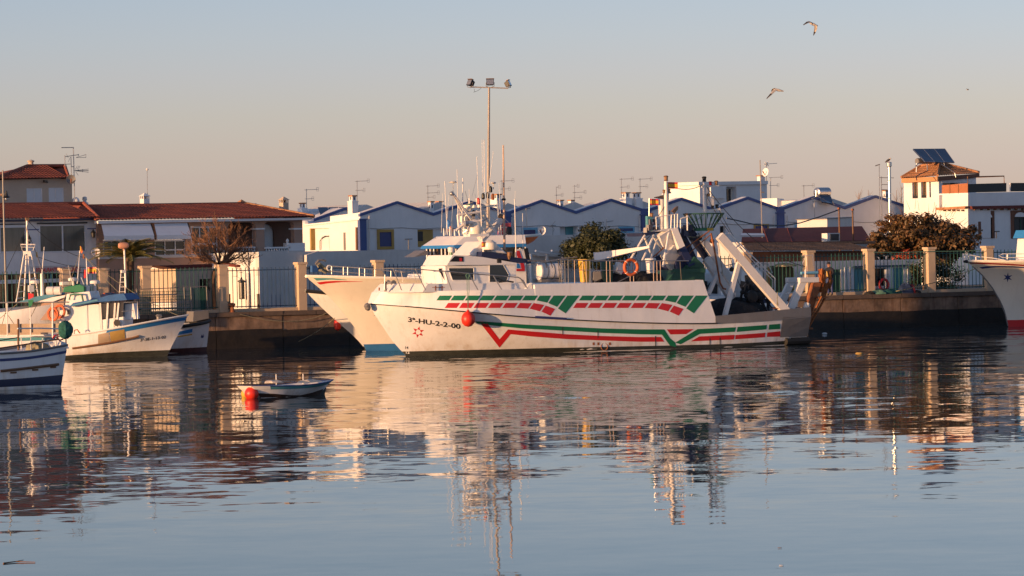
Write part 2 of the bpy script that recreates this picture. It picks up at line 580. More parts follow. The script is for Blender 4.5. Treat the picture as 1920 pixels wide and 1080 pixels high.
def water_material():
    m = bpy.data.materials.new('harbour_water')
    m.use_nodes = True
    n = m.node_tree.nodes
    L = m.node_tree.links
    n.remove(n['Principled BSDF'])
    dif = n.new('ShaderNodeBsdfDiffuse')
    dif.inputs['Color'].default_value = (0.030, 0.046, 0.052, 1)
    glo = n.new('ShaderNodeBsdfGlossy')
    glo.inputs['Color'].default_value = (1, 1, 1, 1)
    glo.inputs['Roughness'].default_value = 0.02
    fre = n.new('ShaderNodeFresnel')
    fre.inputs['IOR'].default_value = 1.333
    mul = n.new('ShaderNodeMath')
    mul.operation = 'MULTIPLY'
    mul.inputs[1].default_value = 0.86      # a little silt and surface film
    mxs = n.new('ShaderNodeMixShader')
    L.new(fre.outputs[0], mul.inputs[0])
    L.new(mul.outputs[0], mxs.inputs[0])
    L.new(dif.outputs[0], mxs.inputs[1])
    L.new(glo.outputs[0], mxs.inputs[2])
    L.new(mxs.outputs[0], n['Material Output'].inputs['Surface'])
    g = n.new('ShaderNodeNewGeometry')
    def field(sx, sy, scale, detail, off, rough=0.5):
        mp = n.new('ShaderNodeMapping')
        mp.inputs['Scale'].default_value = (sx, sy, 1)
        mp.inputs['Location'].default_value = (off, off * 1.7, 0)
        mp.inputs['Rotation'].default_value = (0, 0, R_(4))
        L.new(g.outputs['Position'], mp.inputs[0])
        z = n.new('ShaderNodeTexNoise')
        z.inputs['Scale'].default_value = scale
        z.inputs['Detail'].default_value = detail
        z.inputs['Roughness'].default_value = rough
        L.new(mp.outputs[0], z.inputs['Vector'])
        s = n.new('ShaderNodeVectorMath')
        s.operation = 'SUBTRACT'
        s.inputs[1].default_value = (0.5, 0.5, 0.5)
        L.new(z.outputs['Color'], s.inputs[0])
        return s.outputs[0], z
    def scale(v, k):
        s = n.new('ShaderNodeVectorMath')
        s.operation = 'MULTIPLY'
        L.new(v, s.inputs[0])
        s.inputs[1].default_value = k
        return s.outputs[0]
    def add(a, c):
        s = n.new('ShaderNodeVectorMath')
        s.operation = 'ADD'
        L.new(a, s.inputs[0])
        L.new(c, s.inputs[1])
        return s.outputs[0]
    v1, _ = field(0.70, 1.0, 0.42, 2, 3.1)
    v2, _ = field(0.60, 1.0, 1.15, 2, 9.7)
    v3, _ = field(0.5, 1.0, 0.11, 1, 21.0)
    v4, _ = field(0.75, 1.0, 2.7, 1, 33.0)
    tot = add(add(add(scale(v1, WAVE[0]), scale(v2, WAVE[1])), scale(v3, WAVE[2])), scale(v4, WAVE[3]))
    # ruffled and calm patches
    _, zz = field(0.30, 1.0, 0.035, 2, 40.0)
    mr_ = n.new('ShaderNodeMapRange')
    mr_.inputs[1].default_value = 0.38
    mr_.inputs[2].default_value = 0.66
    mr_.inputs[3].default_value = 0.55
    mr_.inputs[4].default_value = 1.25
    L.new(zz.outputs['Fac'], mr_.inputs[0])
    # the open water further out from the shore lies calmer
    sp = n.new('ShaderNodeSeparateXYZ')
    L.new(g.outputs['Position'], sp.inputs[0])
    mr2 = n.new('ShaderNodeMapRange')
    mr2.interpolation_type = 'SMOOTHSTEP'
    mr2.inputs[1].default_value = 62
    mr2.inputs[2].default_value = 165
    mr2.inputs[3].default_value = 0.30
    mr2.inputs[4].default_value = 1.35
    L.new(sp.outputs['Y'], mr2.inputs[0])
    mu = n.new('ShaderNodeMath')
    mu.operation = 'MULTIPLY'
    L.new(mr_.outputs[0], mu.inputs[0])
    L.new(mr2.outputs[0], mu.inputs[1])
    sc_ = n.new('ShaderNodeVectorMath')
    sc_.operation = 'SCALE'
    L.new(tot, sc_.inputs[0])
    L.new(mu.outputs[0], sc_.inputs['Scale'])
    fl = n.new('ShaderNodeVectorMath')
    fl.operation = 'MULTIPLY'
    fl.inputs[1].default_value = (1, 1, 0)
    L.new(sc_.outputs[0], fl.inputs[0])
    up = n.new('ShaderNodeVectorMath')
    up.operation = 'ADD'
    up.inputs[1].default_value = (0, 0, 1)
    L.new(fl.outputs[0], up.inputs[0])
    no = n.new('ShaderNodeVectorMath')
    no.operation = 'NORMALIZE'
    L.new(up.outputs[0], no.inputs[0])
    L.new(no.outputs[0], glo.inputs['Normal'])
    L.new(no.outputs[0], fre.inputs['Normal'])
    return m
WAVE = ((0.040, 0.044, 0), (0.034, 0.036, 0), (0.008, 0.016, 0), (0.046, 0.030, 0))
FASCIA = M('ochre_fascia', (0.46, 0.23, 0.10), 0.8, 0.1, 2)
SCREEN = M('rust_orange_screen', (0.34, 0.12, 0.045), 0.7, 0.12, 2)
DKRED = M('dull_red_paint', (0.26, 0.02, 0.02), 0.5, 0.08, 2)
DKNET = M('dark_blue_net', (0.012, 0.03, 0.085), 0.9, 0.4, 8)
OLIVE = M('olive_tarpaulin', (0.085, 0.075, 0.04), 0.85, 0.25, 4)
BUFF = M('buff_mast_paint', (0.50, 0.34, 0.25), 0.5, 0.1, 2)
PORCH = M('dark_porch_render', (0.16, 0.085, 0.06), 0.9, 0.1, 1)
SPKR = M('faded_orange_plastic', (0.55, 0.27, 0.17), 0.6, 0.1, 4)
MESHG = M('green_mesh', (0.03, 0.13, 0.11), 0.8, 0.2, 5)
WATER = water_material()
# ------------------------------------------------------------ water, ground, quay
QP = pl_px(1550, 227, 26)          # front face of the quay
QZ = 1.80
def lerp0(a, b, t):
    return a + (b - a) * t
S('water', MB().grid([[Vector((x, y, 0)) for x in (-500, -60, 60, 500)] for y in (-120, 40, 120, 220, 420)]), WATER)
gu0, gu1 = -700, 900
g = MB()
fr = [QP.at(u, QZ, 0.02) for u in (gu0, gu1)]
g.poly([fr[0], fr[1], Vector((9000, 9000, QZ)), Vector((-9000, 9000, QZ))])
S('ground', g, GROUND)
def setting(name, loc):
    o = bpy.data.objects.new(name, None)
    COL.objects.link(o)
    o.location = loc
    o['kind'] = 'structure'
    return o
# quay wall in cast bays with slight steps and open joints
QW, QF, QC = (setting(n_, QP.at(0, 0)) for n_ in ('quay_wall', 'quay_footing', 'quay_coping'))
u, ub = QP.u(-120), QP.u(2060)
k = 0
rq = random.Random(6)
while u < ub:
    w_ = 3.6
    dd = 0.012 * (k % 2) + 0.006 * (k % 3) + rq.uniform(0, .012)
    A(QW, 'wall_bay', MB().prism([QP.at(u, 0.80, dd), QP.at(u + w_ - 0.045, 0.80, dd), QP.at(u + w_ - 0.045, 1.58, dd), QP.at(u, 1.58, dd)], -QP.n * 1.2), STAIN)
    z0_, z1_ = .86 + rq.uniform(-.06, .08), .86 + rq.uniform(-.06, .08)
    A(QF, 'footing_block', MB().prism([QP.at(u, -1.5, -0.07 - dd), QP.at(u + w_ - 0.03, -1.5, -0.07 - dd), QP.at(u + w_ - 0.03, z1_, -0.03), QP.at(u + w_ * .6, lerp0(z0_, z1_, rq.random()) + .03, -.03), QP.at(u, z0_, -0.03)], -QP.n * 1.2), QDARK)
    for j in range(2):
        A(QC, 'coping_stone', MB().prism([QP.at(u + j * 1.8, 1.585, -0.10), QP.at(u + j * 1.8 + 1.775, 1.585, -0.10), QP.at(u + j * 1.8 + 1.775, QZ + 0.004, -0.10 + dd), QP.at(u + j * 1.8, QZ + 0.004, -0.10 + dd + rq.uniform(0, .02))], -QP.n * 0.9), QCAP)
    u += w_
    k += 1

# ------------------------------------------------------------ hulls
def lerp(a, b, t):
    return a + (b - a) * t

def interp(tab, x):
    if x <= tab[0][0]:
        return tab[0][1]
    for (x0, y0), (x1, y1) in zip(tab, tab[1:]):
        if x <= x1:
            t = (x - x0) / (x1 - x0)
            return lerp(y0, y1, t)
    return tab[-1][1]

def smooth_tab(tab, n=40):
    """Catmull-Rom resampling of a table"""
    outp = []
    for k in range(len(tab) - 1):
        p0 = tab[max(k - 1, 0)]
        p1, p2 = tab[k], tab[k + 1]
        p3 = tab[min(k + 2, len(tab) - 1)]
        for q in range(8):
            t = q / 8
            outp.append(tuple(0.5 * (2 * b + (c - a) * t + (2 * a - 5 * b + 4 * c - d) * t * t + (3 * b - a - 3 * c + d) * t ** 3) for a, b, c, d in zip(p0, p1, p2, p3)))
    outp.append(tab[-1])
    return outp

class Hull:
    def __init__(s, o, yaw, L, B, sheer, rake, Le, p, bowleft=True, stern=(0.75, 0.8, 0.92), wlr=0.92, trake=0.0):
        s.o = Vector((o[0], o[1], 0))
        t = R_(yaw)
        s.a = Vector((math.cos(t), math.sin(t), 0)) * (1 if bowleft else -1)
        s.n = Vector((math.sin(t), -math.cos(t), 0))
        s.pl = Pl(o, yaw)
        s.sg = 1 if bowleft else -1
        s.L, s.B = L, B / 2
        s.sheer, s.rake = smooth_tab(sheer), smooth_tab(rake)
        s.Le, s.p, s.stern, s.wlr, s.trake = Le, p, stern, wlr, trake
    def zs(s, x):
        return interp(s.sheer, x)
    def hb(s, x, t):
        tt = min(max(t, 0.0), 1.2)
        s0 = interp(s.rake, tt)
        Le = lerp(s.Le[0], s.Le[1], tt)
        p = lerp(s.p[0], s.p[1], tt)
        q = min(max((x - s0) / Le, 0.0), 1.0)
        h = s.B * lerp(s.wlr, 1.0, tt) * (1 - (1 - q) ** p)
        xs = s.stern[0] * s.L
        if x > xs:
            e = (x - xs) / (s.L - xs)
            h *= 1 - (1 - lerp(s.stern[1], s.stern[2], tt)) * e * e
        if t < 0:
            h *= max(0.15, 1 + t * 0.9)
        return h
    def xt(s, w, t):
        tt = min(max(t, 0.0), 1.2)
        s0 = interp(s.rake, tt)
        s1 = s.L + s.trake * tt
        return s0 + (s1 - s0) * w
    def world(s, x, b, z):
        v = s.o + s.a * x + s.n * b
        return Vector((v.x, v.y, z))
    def pt(s, w, t, side=1, off=0.0):
        x = s.xt(w, t)
        z = t * s.zs(x)
        return s.world(x, side * (s.hb(x, t) + off), z)
    def ptz(s, w, z, side=1, off=0.0):
        t = z / s.zs(s.xt(w, 0.5))
        for _ in range(3):
            x = s.xt(w, t)
            t = z / s.zs(x)
        return s.world(x, side * (s.hb(x, t) + off), z)
    def ws(s, n=44):
        return [(k / n) ** 1.6 for k in range(n + 1)]
    def shell(s, ts=(-0.35, -0.15, 0, 0.08, 0.16, 0.24, 0.32, 0.4, 0.48, 0.56, 0.64, 0.72, 0.79, 0.86, 0.91, 0.955, 1.0), n=60, deck=0.96):
        mb = MB()
        ws = s.ws(n)
        for side in (1, -1):
            mb.grid([[s.pt(w, t, side) for w in (ws if side == 1 else ws[::-1])] for t in ts])
        # transom and deck
        mb.poly([s.pt(1, t, 1) for t in ts] + [s.pt(1, t, -1) for t in reversed(ts)])
        mb.poly([s.pt(w, deck, 1, -0.02) for w in ws[1:]] + [s.pt(w, deck, -1, -0.02) for w in reversed(ws[1:])])
        mb.smooth = True
        return mb
    def band(s, w0, w1, z0, z1, off=0.012, n=60, rows=4, sides=(1, -1), tr=True):
        """a strip of paint or planking on the hull between two heights (numbers or tables over x)"""
        mb = MB()
        f = lambda z, w: z(s.xt(w, 0.5)) if callable(z) else z
        ws = [w0 + (w1 - w0) * (k / n) ** 1.6 for k in range(n + 1)]
        for side in sides:
            mb.grid([[s.ptz(w, lerp(f(z0, w), f(z1, w), r / (rows - 1)), side, off) for w in (ws if side == 1 else ws[::-1])] for r in range(rows)])
        if tr and w1 >= 1:
            mb.poly([s.ptz(1.0, f(z0, 1), 1, off) + s.a * 0.006, s.ptz(1.0, f(z1, 1), 1, off) + s.a * 0.006, s.ptz(1.0, f(z1, 1), -1, off) + s.a * 0.006, s.ptz(1.0, f(z0, 1), -1, off) + s.a * 0.006])
        mb.smooth = True
        return mb
    def rail(s, w0, w1, t, r=0.05, off=0.02, n=30, sides=(1, -1), dz=0.0):
        mb = MB()
        for side in sides:
            mb.tube([s.pt(w0 + (w1 - w0) * k / n, t, side, off) + Vector((0, 0, dz)) for k in range(n + 1)], r, 6)
        return mb
    def P(s, px, py, b=0.0):
        return s.pl.P(px, py, -b)
    def x_of(s, px, py, b=0.0):
        return (s.P(px, py, b) - s.o).dot(s.a)

# ------------------------------------------------------------ paint and lettering laid on a surface
def bvh_of(*mbs):
    v, f = [], []
    for m in mbs:
        i = len(v)
        v.extend(m.v)
        f.extend(tuple(i + k for k in q) for q in m.f)
    return BVHTree.FromPolygons(v, f)

def on(bv, px, py, off=0.008):
    d = ray(px, py).normalized()
    loc, nor, idx, dist = bv.ray_cast(CAM, d)
    if loc is None:
        return None
    if nor.dot(d) > 0:
        nor = -nor
    return loc + nor * off

def resample(pts, n):
    ls = [0.0]
    for p, q in zip(pts, pts[1:]):
        ls.append(ls[-1] + math.hypot(q[0] - p[0], q[1] - p[1]))
    res = []
    for k in range(n + 1):
        t = ls[-1] * k / n
        j = 0
        while j < len(pts) - 2 and ls[j + 1] < t:
            j += 1
        e = (t - ls[j]) / max(1e-9, ls[j + 1] - ls[j])
        res.append((lerp(pts[j][0], pts[j + 1][0], e), lerp(pts[j][1], pts[j + 1][1], e)))
    return res

def strip(mb, bv, top, bot, n=12, rows=3, off=0.008):
    a, b = resample(top, n), resample(bot, n)
    g_ = []
    for r in range(rows):
        e = r / (rows - 1)
        row = [on(bv, lerp(p[0], q_[0], e), lerp(p[1], q_[1], e), off) for p, q_ in zip(b, a)]
        g_.append(row)
    for r in range(rows - 1):
        for k in range(n):
            c = [g_[r][k], g_[r][k + 1], g_[r + 1][k + 1], g_[r + 1][k]]
            if None not in c:
                mb.poly(c)
    return mb

def blob(mb, bv, pts, off=0.008):
    tr = tessellate_polygon([[Vector((x, -y, 0)) for x, y in pts]])
    w3 = [on(bv, x, y, off) for x, y in pts]
    if None in w3:
        return mb
    for t in tr:
        a, b, c = (Vector((pts[k][0], -pts[k][1], 0)) for k in t)
        if (b - a).cross(c - a).z < 0:
            t = (t[0], t[2], t[1])
        mb.poly([w3[k] for k in t])
    return mb

def text_tris(txt, size=1.0, bold=0.0):
    cu = bpy.data.curves.new('lettering', 'FONT')
    cu.body = txt
    cu.size = size
    cu.offset = bold
    cu.resolution_u = 3
    o = bpy.data.objects.new('lettering', cu)
    COL.objects.link(o)
    bpy.context.view_layer.update()
    dg = bpy.context.evaluated_depsgraph_get()
    me = o.evaluated_get(dg).to_mesh()
    me.calc_loop_triangles()
    v = [p.co.copy() for p in me.vertices]
    f = [tuple(t.vertices) for t in me.loop_triangles]
    o.evaluated_get(dg).to_mesh_clear()
    bpy.data.objects.remove(o)
    bpy.data.curves.remove(cu)
    x0, x1 = min(p.x for p in v), max(p.x for p in v)
    y1 = max(p.y for p in v)
    return [((p.x - x0) / (x1 - x0), p.y / y1) for p in v], f

def text_on(mb, bv, txt, p0, p1, h, bold=0.02, slant=0.0, off=0.009):
    v, f = text_tris(txt, 1.0, bold)
    w3 = []
    for x, y in v:
        px = lerp(p0[0], p1[0], x) + slant * y * h
        py = lerp(p0[1], p1[1], x) - y * h
        w3.append(on(bv, px, py, off))
    for t in f:
        if all(w3[k] is not None for k in t):
            mb.poly([w3[k] for k in t])
    return mb

def text_plane(mb, pl, txt, x0, x1, ybase, h, d, bold=0.02):
    v, f = text_tris(txt, 1.0, bold)
    zb = pl.P((x0 + x1) / 2, ybase, d).z
    zt = pl.P((x0 + x1) / 2, ybase - h, d).z
    u0, u1 = pl.u(x0, ybase, d), pl.u(x1, ybase, d)
    i = mb.add([pl.at(lerp(u0, u1, x), lerp(zb, zt, y), d) for x, y in v])
    mb.f.extend(tuple(i + k for k in t) for t in f)
    return mb

def star(cx, cy, r, n=6, inner=0.35, rot=0.0, sq=1.0):
    return [(cx + (r if k % 2 == 0 else r * inner) * math.sin(math.pi * k / n + rot) * sq, cy - (r if k % 2 == 0 else r * inner) * math.cos(math.pi * k / n + rot)) for k in range(2 * n)]

def net_heap(c, sx, sy, sz, yaw=0, n=22, m=9, seed=1, rough=0.2):
    """a slumped heap with an uneven surface"""
    rnd = random.Random(seed)
    ph = [rnd.uniform(0, 6.28) for _ in range(8)]
    mb = MB()
    ca, sa = math.cos(R_(yaw)), math.sin(R_(yaw))
    rows = []
    for k in range(m + 1):
        e = k / m
        row = []
        for q_ in range(n + 1):
            th = 2 * math.pi * (q_ % n) / n
            r = math.cos(e * math.pi / 2) ** 0.6 * (1 + rough * (math.sin(3 * th + ph[0]) * 0.5 + math.sin(5 * th + ph[1] + 3 * e) * 0.4 + math.sin(9 * th + ph[2] + 5 * e) * 0.3))
            x, y = sx * r * math.cos(th), sy * r * math.sin(th)
            z = sz * math.sin(e * math.pi / 2) * (1 + rough * (math.sin(2 * th + ph[3]) * 0.5 + math.sin(7 * th + ph[4]) * 0.3))
            row.append(Vector((c[0] + ca * x - sa * y, c[1] + sa * x + ca * y, c[2] + z)))
        rows.append(row)
    mb.grid(rows)
    mb.smooth = True
    return mb
# ------------------------------------------------------------ the large trawler in front
o_ = WZ(762, 668, 0)
H1 = Hull((o_.x, o_.y), 26, 19.4, 5.5,
          [(-2, 2.42), (0, 2.18), (2, 1.93), (5, 1.62), (9, 1.32), (13, 1.13), (16, 1.13), (19.6, 1.28)],
          [(0, 0), (0.31, -0.66), (0.6, -1.15), (0.83, -1.55), (1.0, -1.72), (1.2, -1.8)],
          (8.5, 5.6), (1.35, 2.3), stern=(0.72, 0.78, 0.9))
def P1(px, py, b=0.0):
    return H1.P(px, py, b)
TR = T('fishing_trawler', 'large white trawler with red and green dashed stripes along its whole side', 'trawler', H1.world(8, 0, 0))
hm = H1.shell()
A(TR, 'hull', hm, HULLW)
def boot_top(x):
    return interp([(-1, 0.22), (6, 0.22), (12, 0.16), (15, 0.14), (20, 0.22)], x)
A(TR, 'waterline_band', H1.band(0, 1, -0.3, boot_top, 0.008), BOOT)
# tall bulwark above the strake
bw = MB()
ws_ = H1.ws(60)
AFT = 14.35
def bul_top(x):
    return 2.90 if x < 5.15 else 3.10
def bul_pt(x, e, side, off=0.0):
    zs = H1.zs(x)
    zt = bul_top(x)
    z = lerp(zs + 0.01, zt, e)
    xb = x + (0.32 * e if x < 0.5 else 0.32 * e * max(0, 1 - (x - 0.5) / 3)) - 0.65 * e * max(0, (x - 12.3) / (AFT - 12.3))
    h = H1.hb(xb, 1.0 + 0.0 * e)
    blunt = 0.40 * max(0.0, 1 - (x + 1.72) / 1.2) ** 0.5 if x < -0.52 else 0
    return H1.world(xb, side * (h + 0.02 - 0.10 * e + blunt * 0.6 + off), z)
xs_ = [-1.72 + (AFT + 1.72) * (k / 64) ** 1.35 for k in range(65)]
xs_ = sorted(xs_ + [5.149, 5.151])
rows_ = [[bul_pt(x, e, 1) for x in xs_] for e in (0, 0.25, 0.5, 0.75, 1)]
bw.grid(rows_)
bw.grid([[bul_pt(x, e, -1) for x in reversed(xs_)] for e in (0, 0.5, 1)])
bw.poly([bul_pt(-1.72, e, 1) for e in (0, 0.5, 1)] + [bul_pt(-1.72, e, -1) for e in (1, 0.5, 0)])
bw.poly([bul_pt(AFT, e, 1) for e in (0, 1)] + [bul_pt(AFT, e, -1) for e in (1, 0)])
bw.grid([[bul_pt(x, 0.985, 1) for x in xs_], [bul_pt(x, 0.985, -1) for x in xs_]])
bw.smooth = True
A(TR, 'bulwark', bw, HULLW)
bv1 = bvh_of(hm, bw)
A(TR, 'rubbing_strake', H1.rail(0.0, 0.76, 1.0, 0.030, 0.045, 60), BLACK)
bp = H1.world(-1.80, 0, 2.40)
A(TR, 'bow_fairlead', MB().lathe(bp + Vector((-0.05, -0.2, -0.12)), [(0.05, -0.2), (0.13, -0.12), (0.15, 0.05), (0.08, 0.14)], 10, (-0.3, -0.1, 0.9)), GREYS)
# grey steel stern and after bulwark
gs = MB()
def gtop(x):
    return interp([(13, 1.38), (15.5, 1.50), (19.6, 1.72)], x)
x0_ = H1.x_of(1338, 600, 2.6)
xx = [x0_ + (H1.L + 0.02 - x0_) * k / 16 for k in range(17)]
for sd_ in (1, -1):
    gs.grid([[H1.world(x, sd_ * (H1.hb(x, 1) + 0.035), z(x)) for x in (xx if sd_ == 1 else xx[::-1])] for z in (lambda x: H1.zs(x) - 0.02, gtop)])
    gs.grid([[H1.world(x, sd_ * (H1.hb(x, 1) + 0.035), gtop(x)) for x in (xx if sd_ == 1 else xx[::-1])], [H1.world(x, sd_ * (H1.hb(x, 1) - 0.12), gtop(x)) for x in (xx if sd_ == 1 else xx[::-1])]])
xs2 = [H1.x_of(1463, 620, 2.4), H1.x_of(1475, 620, 2.4), H1.L + 0.03]
for sd_ in (1, -1):
    gs.grid([[H1.world(x, sd_ * (H1.hb(x, z / H1.zs(x)) + 0.03), z) for x in (xs2 if sd_ == 1 else xs2[::-1])] for z in (0.36, 0.8, 1.29)])
gs.poly([H1.world(H1.L + 0.03, b, z) for b, z in ((H1.hb(H1.L, 0.3) + 0.03, 0.36), (H1.hb(H1.L, 1) + 0.035, gtop(H1.L)), (-H1.hb(H1.L, 1) - 0.035, gtop(H1.L)), (-H1.hb(H1.L, 0.3) - 0.03, 0.36))])
A(TR, 'stern_plating', gs, GREYS)
bvs = bvh_of(hm, gs)
A(TR, 'stern_fender', MB().tube([H1.world(x, H1.hb(x, 0.2) + 0.04, 0.16) for x in (H1.L - 1.25, H1.L - 0.6, H1.L + 0.1)], 0.17, 8), RUBBER)
# painted bars along the bulwark
def bars_(shift, first_g):
    G = [[(1091.7 + 26.75 * k, 554.2), (1115 + 26.75 * k, 554.2), (1109 + 26.75 * k, 563.3), (1085.3 + 26.75 * k, 563.3)] for k in range(first_g, 6)]
    G.append([(1252.5, 554.2), (1273.6, 554.2), (1266.5, 567.5), (1246.5, 563.3)])
    G.append([(1278.3, 554.2), (1300.8, 554.2), (1285, 575.3), (1268.3, 568.3)])
    G.append([(1304.2, 554.2), (1327, 554.2), (1301, 587.5), (1286.7, 578.3)])
    Rr = [[(1080.8 + 27 * k, 568), (1103.3 + 27 * k, 568), (1096.7 + 27 * k, 577.5), (1074.2 + 27 * k, 577.5)] for k in range(0, 5)]
    Rr.append([(1215.5, 568), (1237.5, 568.5), (1230.5, 578.8), (1208.5, 577.5)])
    Rr.append([(1241, 568.3), (1260.8, 571.7), (1252.5, 583.7), (1233.3, 578.7)])
    Rr.append([(1263.3, 573), (1281.2, 579.2), (1272.5, 592), (1255.5, 584.2)])
    return [[(x + shift, y) for x, y in q_] for q_ in G], [[(x + shift, y) for x, y in q_] for q_ in Rr]
for sh_, fg in ((0, 0), (-240.5, -1)):
    G_, R2 = bars_(sh_, fg)
    for q_ in G_:
        A(TR, 'green_bar', strip(MB(), bv1, [q_[0], q_[1]], [q_[3], q_[2]], 3, 3), GREEN)
    for q_ in R2:
        A(TR, 'red_bar', strip(MB(), bv1, [q_[0], q_[1]], [q_[3], q_[2]], 3, 3), RED)
m_ = MB()
strip(m_, bv1, [(889, 602), (922, 603.7), (980, 608.3), (1063, 612.5), (1130, 615.8), (1200, 617.5), (1245.5, 617.5)], [(895, 606), (923, 610), (980, 615.8), (1063, 620.3), (1130, 624.2), (1200, 626.7), (1241, 627.3)], 40)
strip(m_, bv1, [(1245.5, 617.5), (1256, 634)], [(1241, 627.3), (1256, 648)], 4)
strip(m_, bv1, [(1256, 634), (1266, 642.3)], [(1256, 648), (1268, 651)], 3)
strip(m_, bv1, [(1266, 642.3), (1307.5, 617)], [(1276, 645.5), (1312, 626)], 5)
strip(m_, bv1, [(1307.5, 617), (1380, 613.5)], [(1312, 626), (1377.5, 622)], 8)
A(TR, 'green_stripe', m_, GREEN)
m_ = MB()
strip(m_, bvs, [(1382.8, 613), (1437.6, 609.2)], [(1381, 622.3), (1437.0, 617.5)], 6)
A(TR, 'green_stripe', m_, GREEN)
m_ = MB()
strip(m_, bvs, [(1442, 608.7), (1462.3, 607)], [(1441, 618), (1462.6, 616.7)], 3)
A(TR, 'green_stripe', m_, GREEN)
m_ = MB()
strip(m_, bv1, [(911.5, 603), (936.7, 636)], [(898, 602.5), (936.5, 651.5)], 8)
strip(m_, bv1, [(936.7, 636), (952.5, 617.5)], [(936.5, 651.5), (957.5, 626.3)], 6)
strip(m_, bv1, [(952.5, 617.5), (996.7, 621.3), (1063, 626.7), (1130, 630), (1200, 632), (1239.3, 631.7)], [(957.5, 626.3), (996.7, 630.8), (1063, 635.8), (1130, 638.3), (1200, 640.8), (1245.5, 640.6)], 34)
A(TR, 'red_stripe', m_, RED)
m_ = MB()
strip(m_, bv1, [(1250, 617.5), (1300.4, 617)], [(1257, 627), (1286.3, 626.4)], 6)
A(TR, 'red_stripe', m_, RED)
m_ = MB()
strip(m_, bv1, [(1311, 630.8), (1377.5, 627.8)], [(1295, 640), (1375.7, 636.5)], 8)
A(TR, 'red_stripe', m_, RED)
m_ = MB()
strip(m_, bvs, [(1379, 628.2), (1435, 623.8)], [(1378.3, 636), (1434, 632.3)], 6)
A(TR, 'red_stripe', m_, RED)
m_ = MB()
strip(m_, bvs, [(1438.5, 623.4), (1462.6, 621)], [(1437.7, 631.7), (1463, 630.8)], 3)
A(TR, 'red_stripe', m_, RED)
A(TR, 'registration_lettering', text_on(MB(), bv1, '3ª-HU-2-2-00', (765, 603), (863.5, 616.5), 9.0, 0.025), BLACK)
st_ = MB()
for k in range(6):
    an = math.pi * 2 * k / 6 + 0.18
    c_, s_ = math.sin(an), -math.cos(an)
    px_, py_ = 784, 622.5
    blob(st_, bv1, [(px_ + c_ * 12, py_ + s_ * 11), (px_ + c_ * 4.6 - s_ * 2.6, py_ + s_ * 4.6 + c_ * 2.6), (px_ + c_ * 4.6 + s_ * 2.6, py_ + s_ * 4.6 - c_ * 2.6)])
A(TR, 'red_star', st_, RED)
A(TR, 'draft_mark', text_on(MB(), bv1, '14', (760, 654), (765.5, 654.3), 5, 0.02), BLACK)
A(TR, 'draft_mark', text_on(MB(), bv1, '12', (761, 662.5), (768, 662.8), 5, 0.03, off=0.02), WHITE)
A(TR, 'draft_mark', text_on(MB(), bvs, '24', (1472.5, 636.5), (1480, 636.2), 5.5, 0.03, off=0.12), WHITE)
pc = on(bv1, 1133, 650, 0.01)
A(TR, 'hull_port', MB().torus(pc, 0.165, 0.018, H1.n, 18, 5), RUST)
for px_ in (1113, 1122, 1143.5):
    A(TR, 'hull_marking', strip(MB(), bv1, [(px_ - 2, 642), (px_ + 2, 642)], [(px_ - 2, 647), (px_ + 2, 647)], 1, 2), RUST)
for px_, y0_, y1_ in ((1055, 613, 628), (1121, 619, 634), (1229, 630, 654), (1331, 634, 656), (1350, 633, 650)):
    A(TR, 'drain_stain', strip(MB(), bv1, [(px_ - 0.9, y0_), (px_ + 0.9, y0_)], [(px_ - 0.6, y1_), (px_ + 0.6, y1_)], 1, 3, 0.012), BOOT)
# step, nameplates and steps on the upper side
A(TR, 'side_step', MB().prism([on(bv1, x, y, 0.09) for x, y in ((1003, 596.5), (1061, 599.5), (1061, 596), (1003, 592.5))], -H1.n * 0.085), DKBLUE)
dk = MB()
xd0, xd1 = H1.x_of(735, 540, 1.3), H1.x_of(1000, 540, 1.9)
dk.loft([H1.world(xd0, 0.9, 2.86), H1.world(xd0 + 1.2, 1.9, 2.86), H1.world(xd1, 2.1, 2.86), H1.world(xd1, -2.1, 2.86), H1.world(xd0 + 1.2, -1.9, 2.86), H1.world(xd0, -0.9, 2.86)],
        [H1.world(xd0 + 0.4, 0.85, 3.26), H1.world(xd0 + 1.5, 1.85, 3.24), H1.world(xd1, 2.05, 3.14), H1.world(xd1, -2.05, 3.14), H1.world(xd0 + 1.5, -1.85, 3.24), H1.world(xd0 + 0.4, -0.85, 3.26)])
A(TR, 'deckhouse', dk, WHITE)
bvd = bvh_of(dk)
lt = MB()
for x in (816.5, 828.7):
    strip(lt, bvd, [(x - 1, 536), (x + 1, 536)], [(x - 1, 545), (x + 1, 545)], 1, 2)
strip(lt, bvd, [(810, 538.3), (815.4, 538.3)], [(810, 539.3), (815.4, 539.3)], 1, 2)
strip(lt, bvd, [(817.6, 538.3), (827.6, 538.3)], [(817.6, 539.6), (827.6, 539.6)], 1, 2)
strip(lt, bvd, [(829.8, 538.3), (834, 538.3)], [(829.8, 539.3), (834, 539.3)], 1, 2)
A(TR, 'deckhouse_marking', lt, RUST)
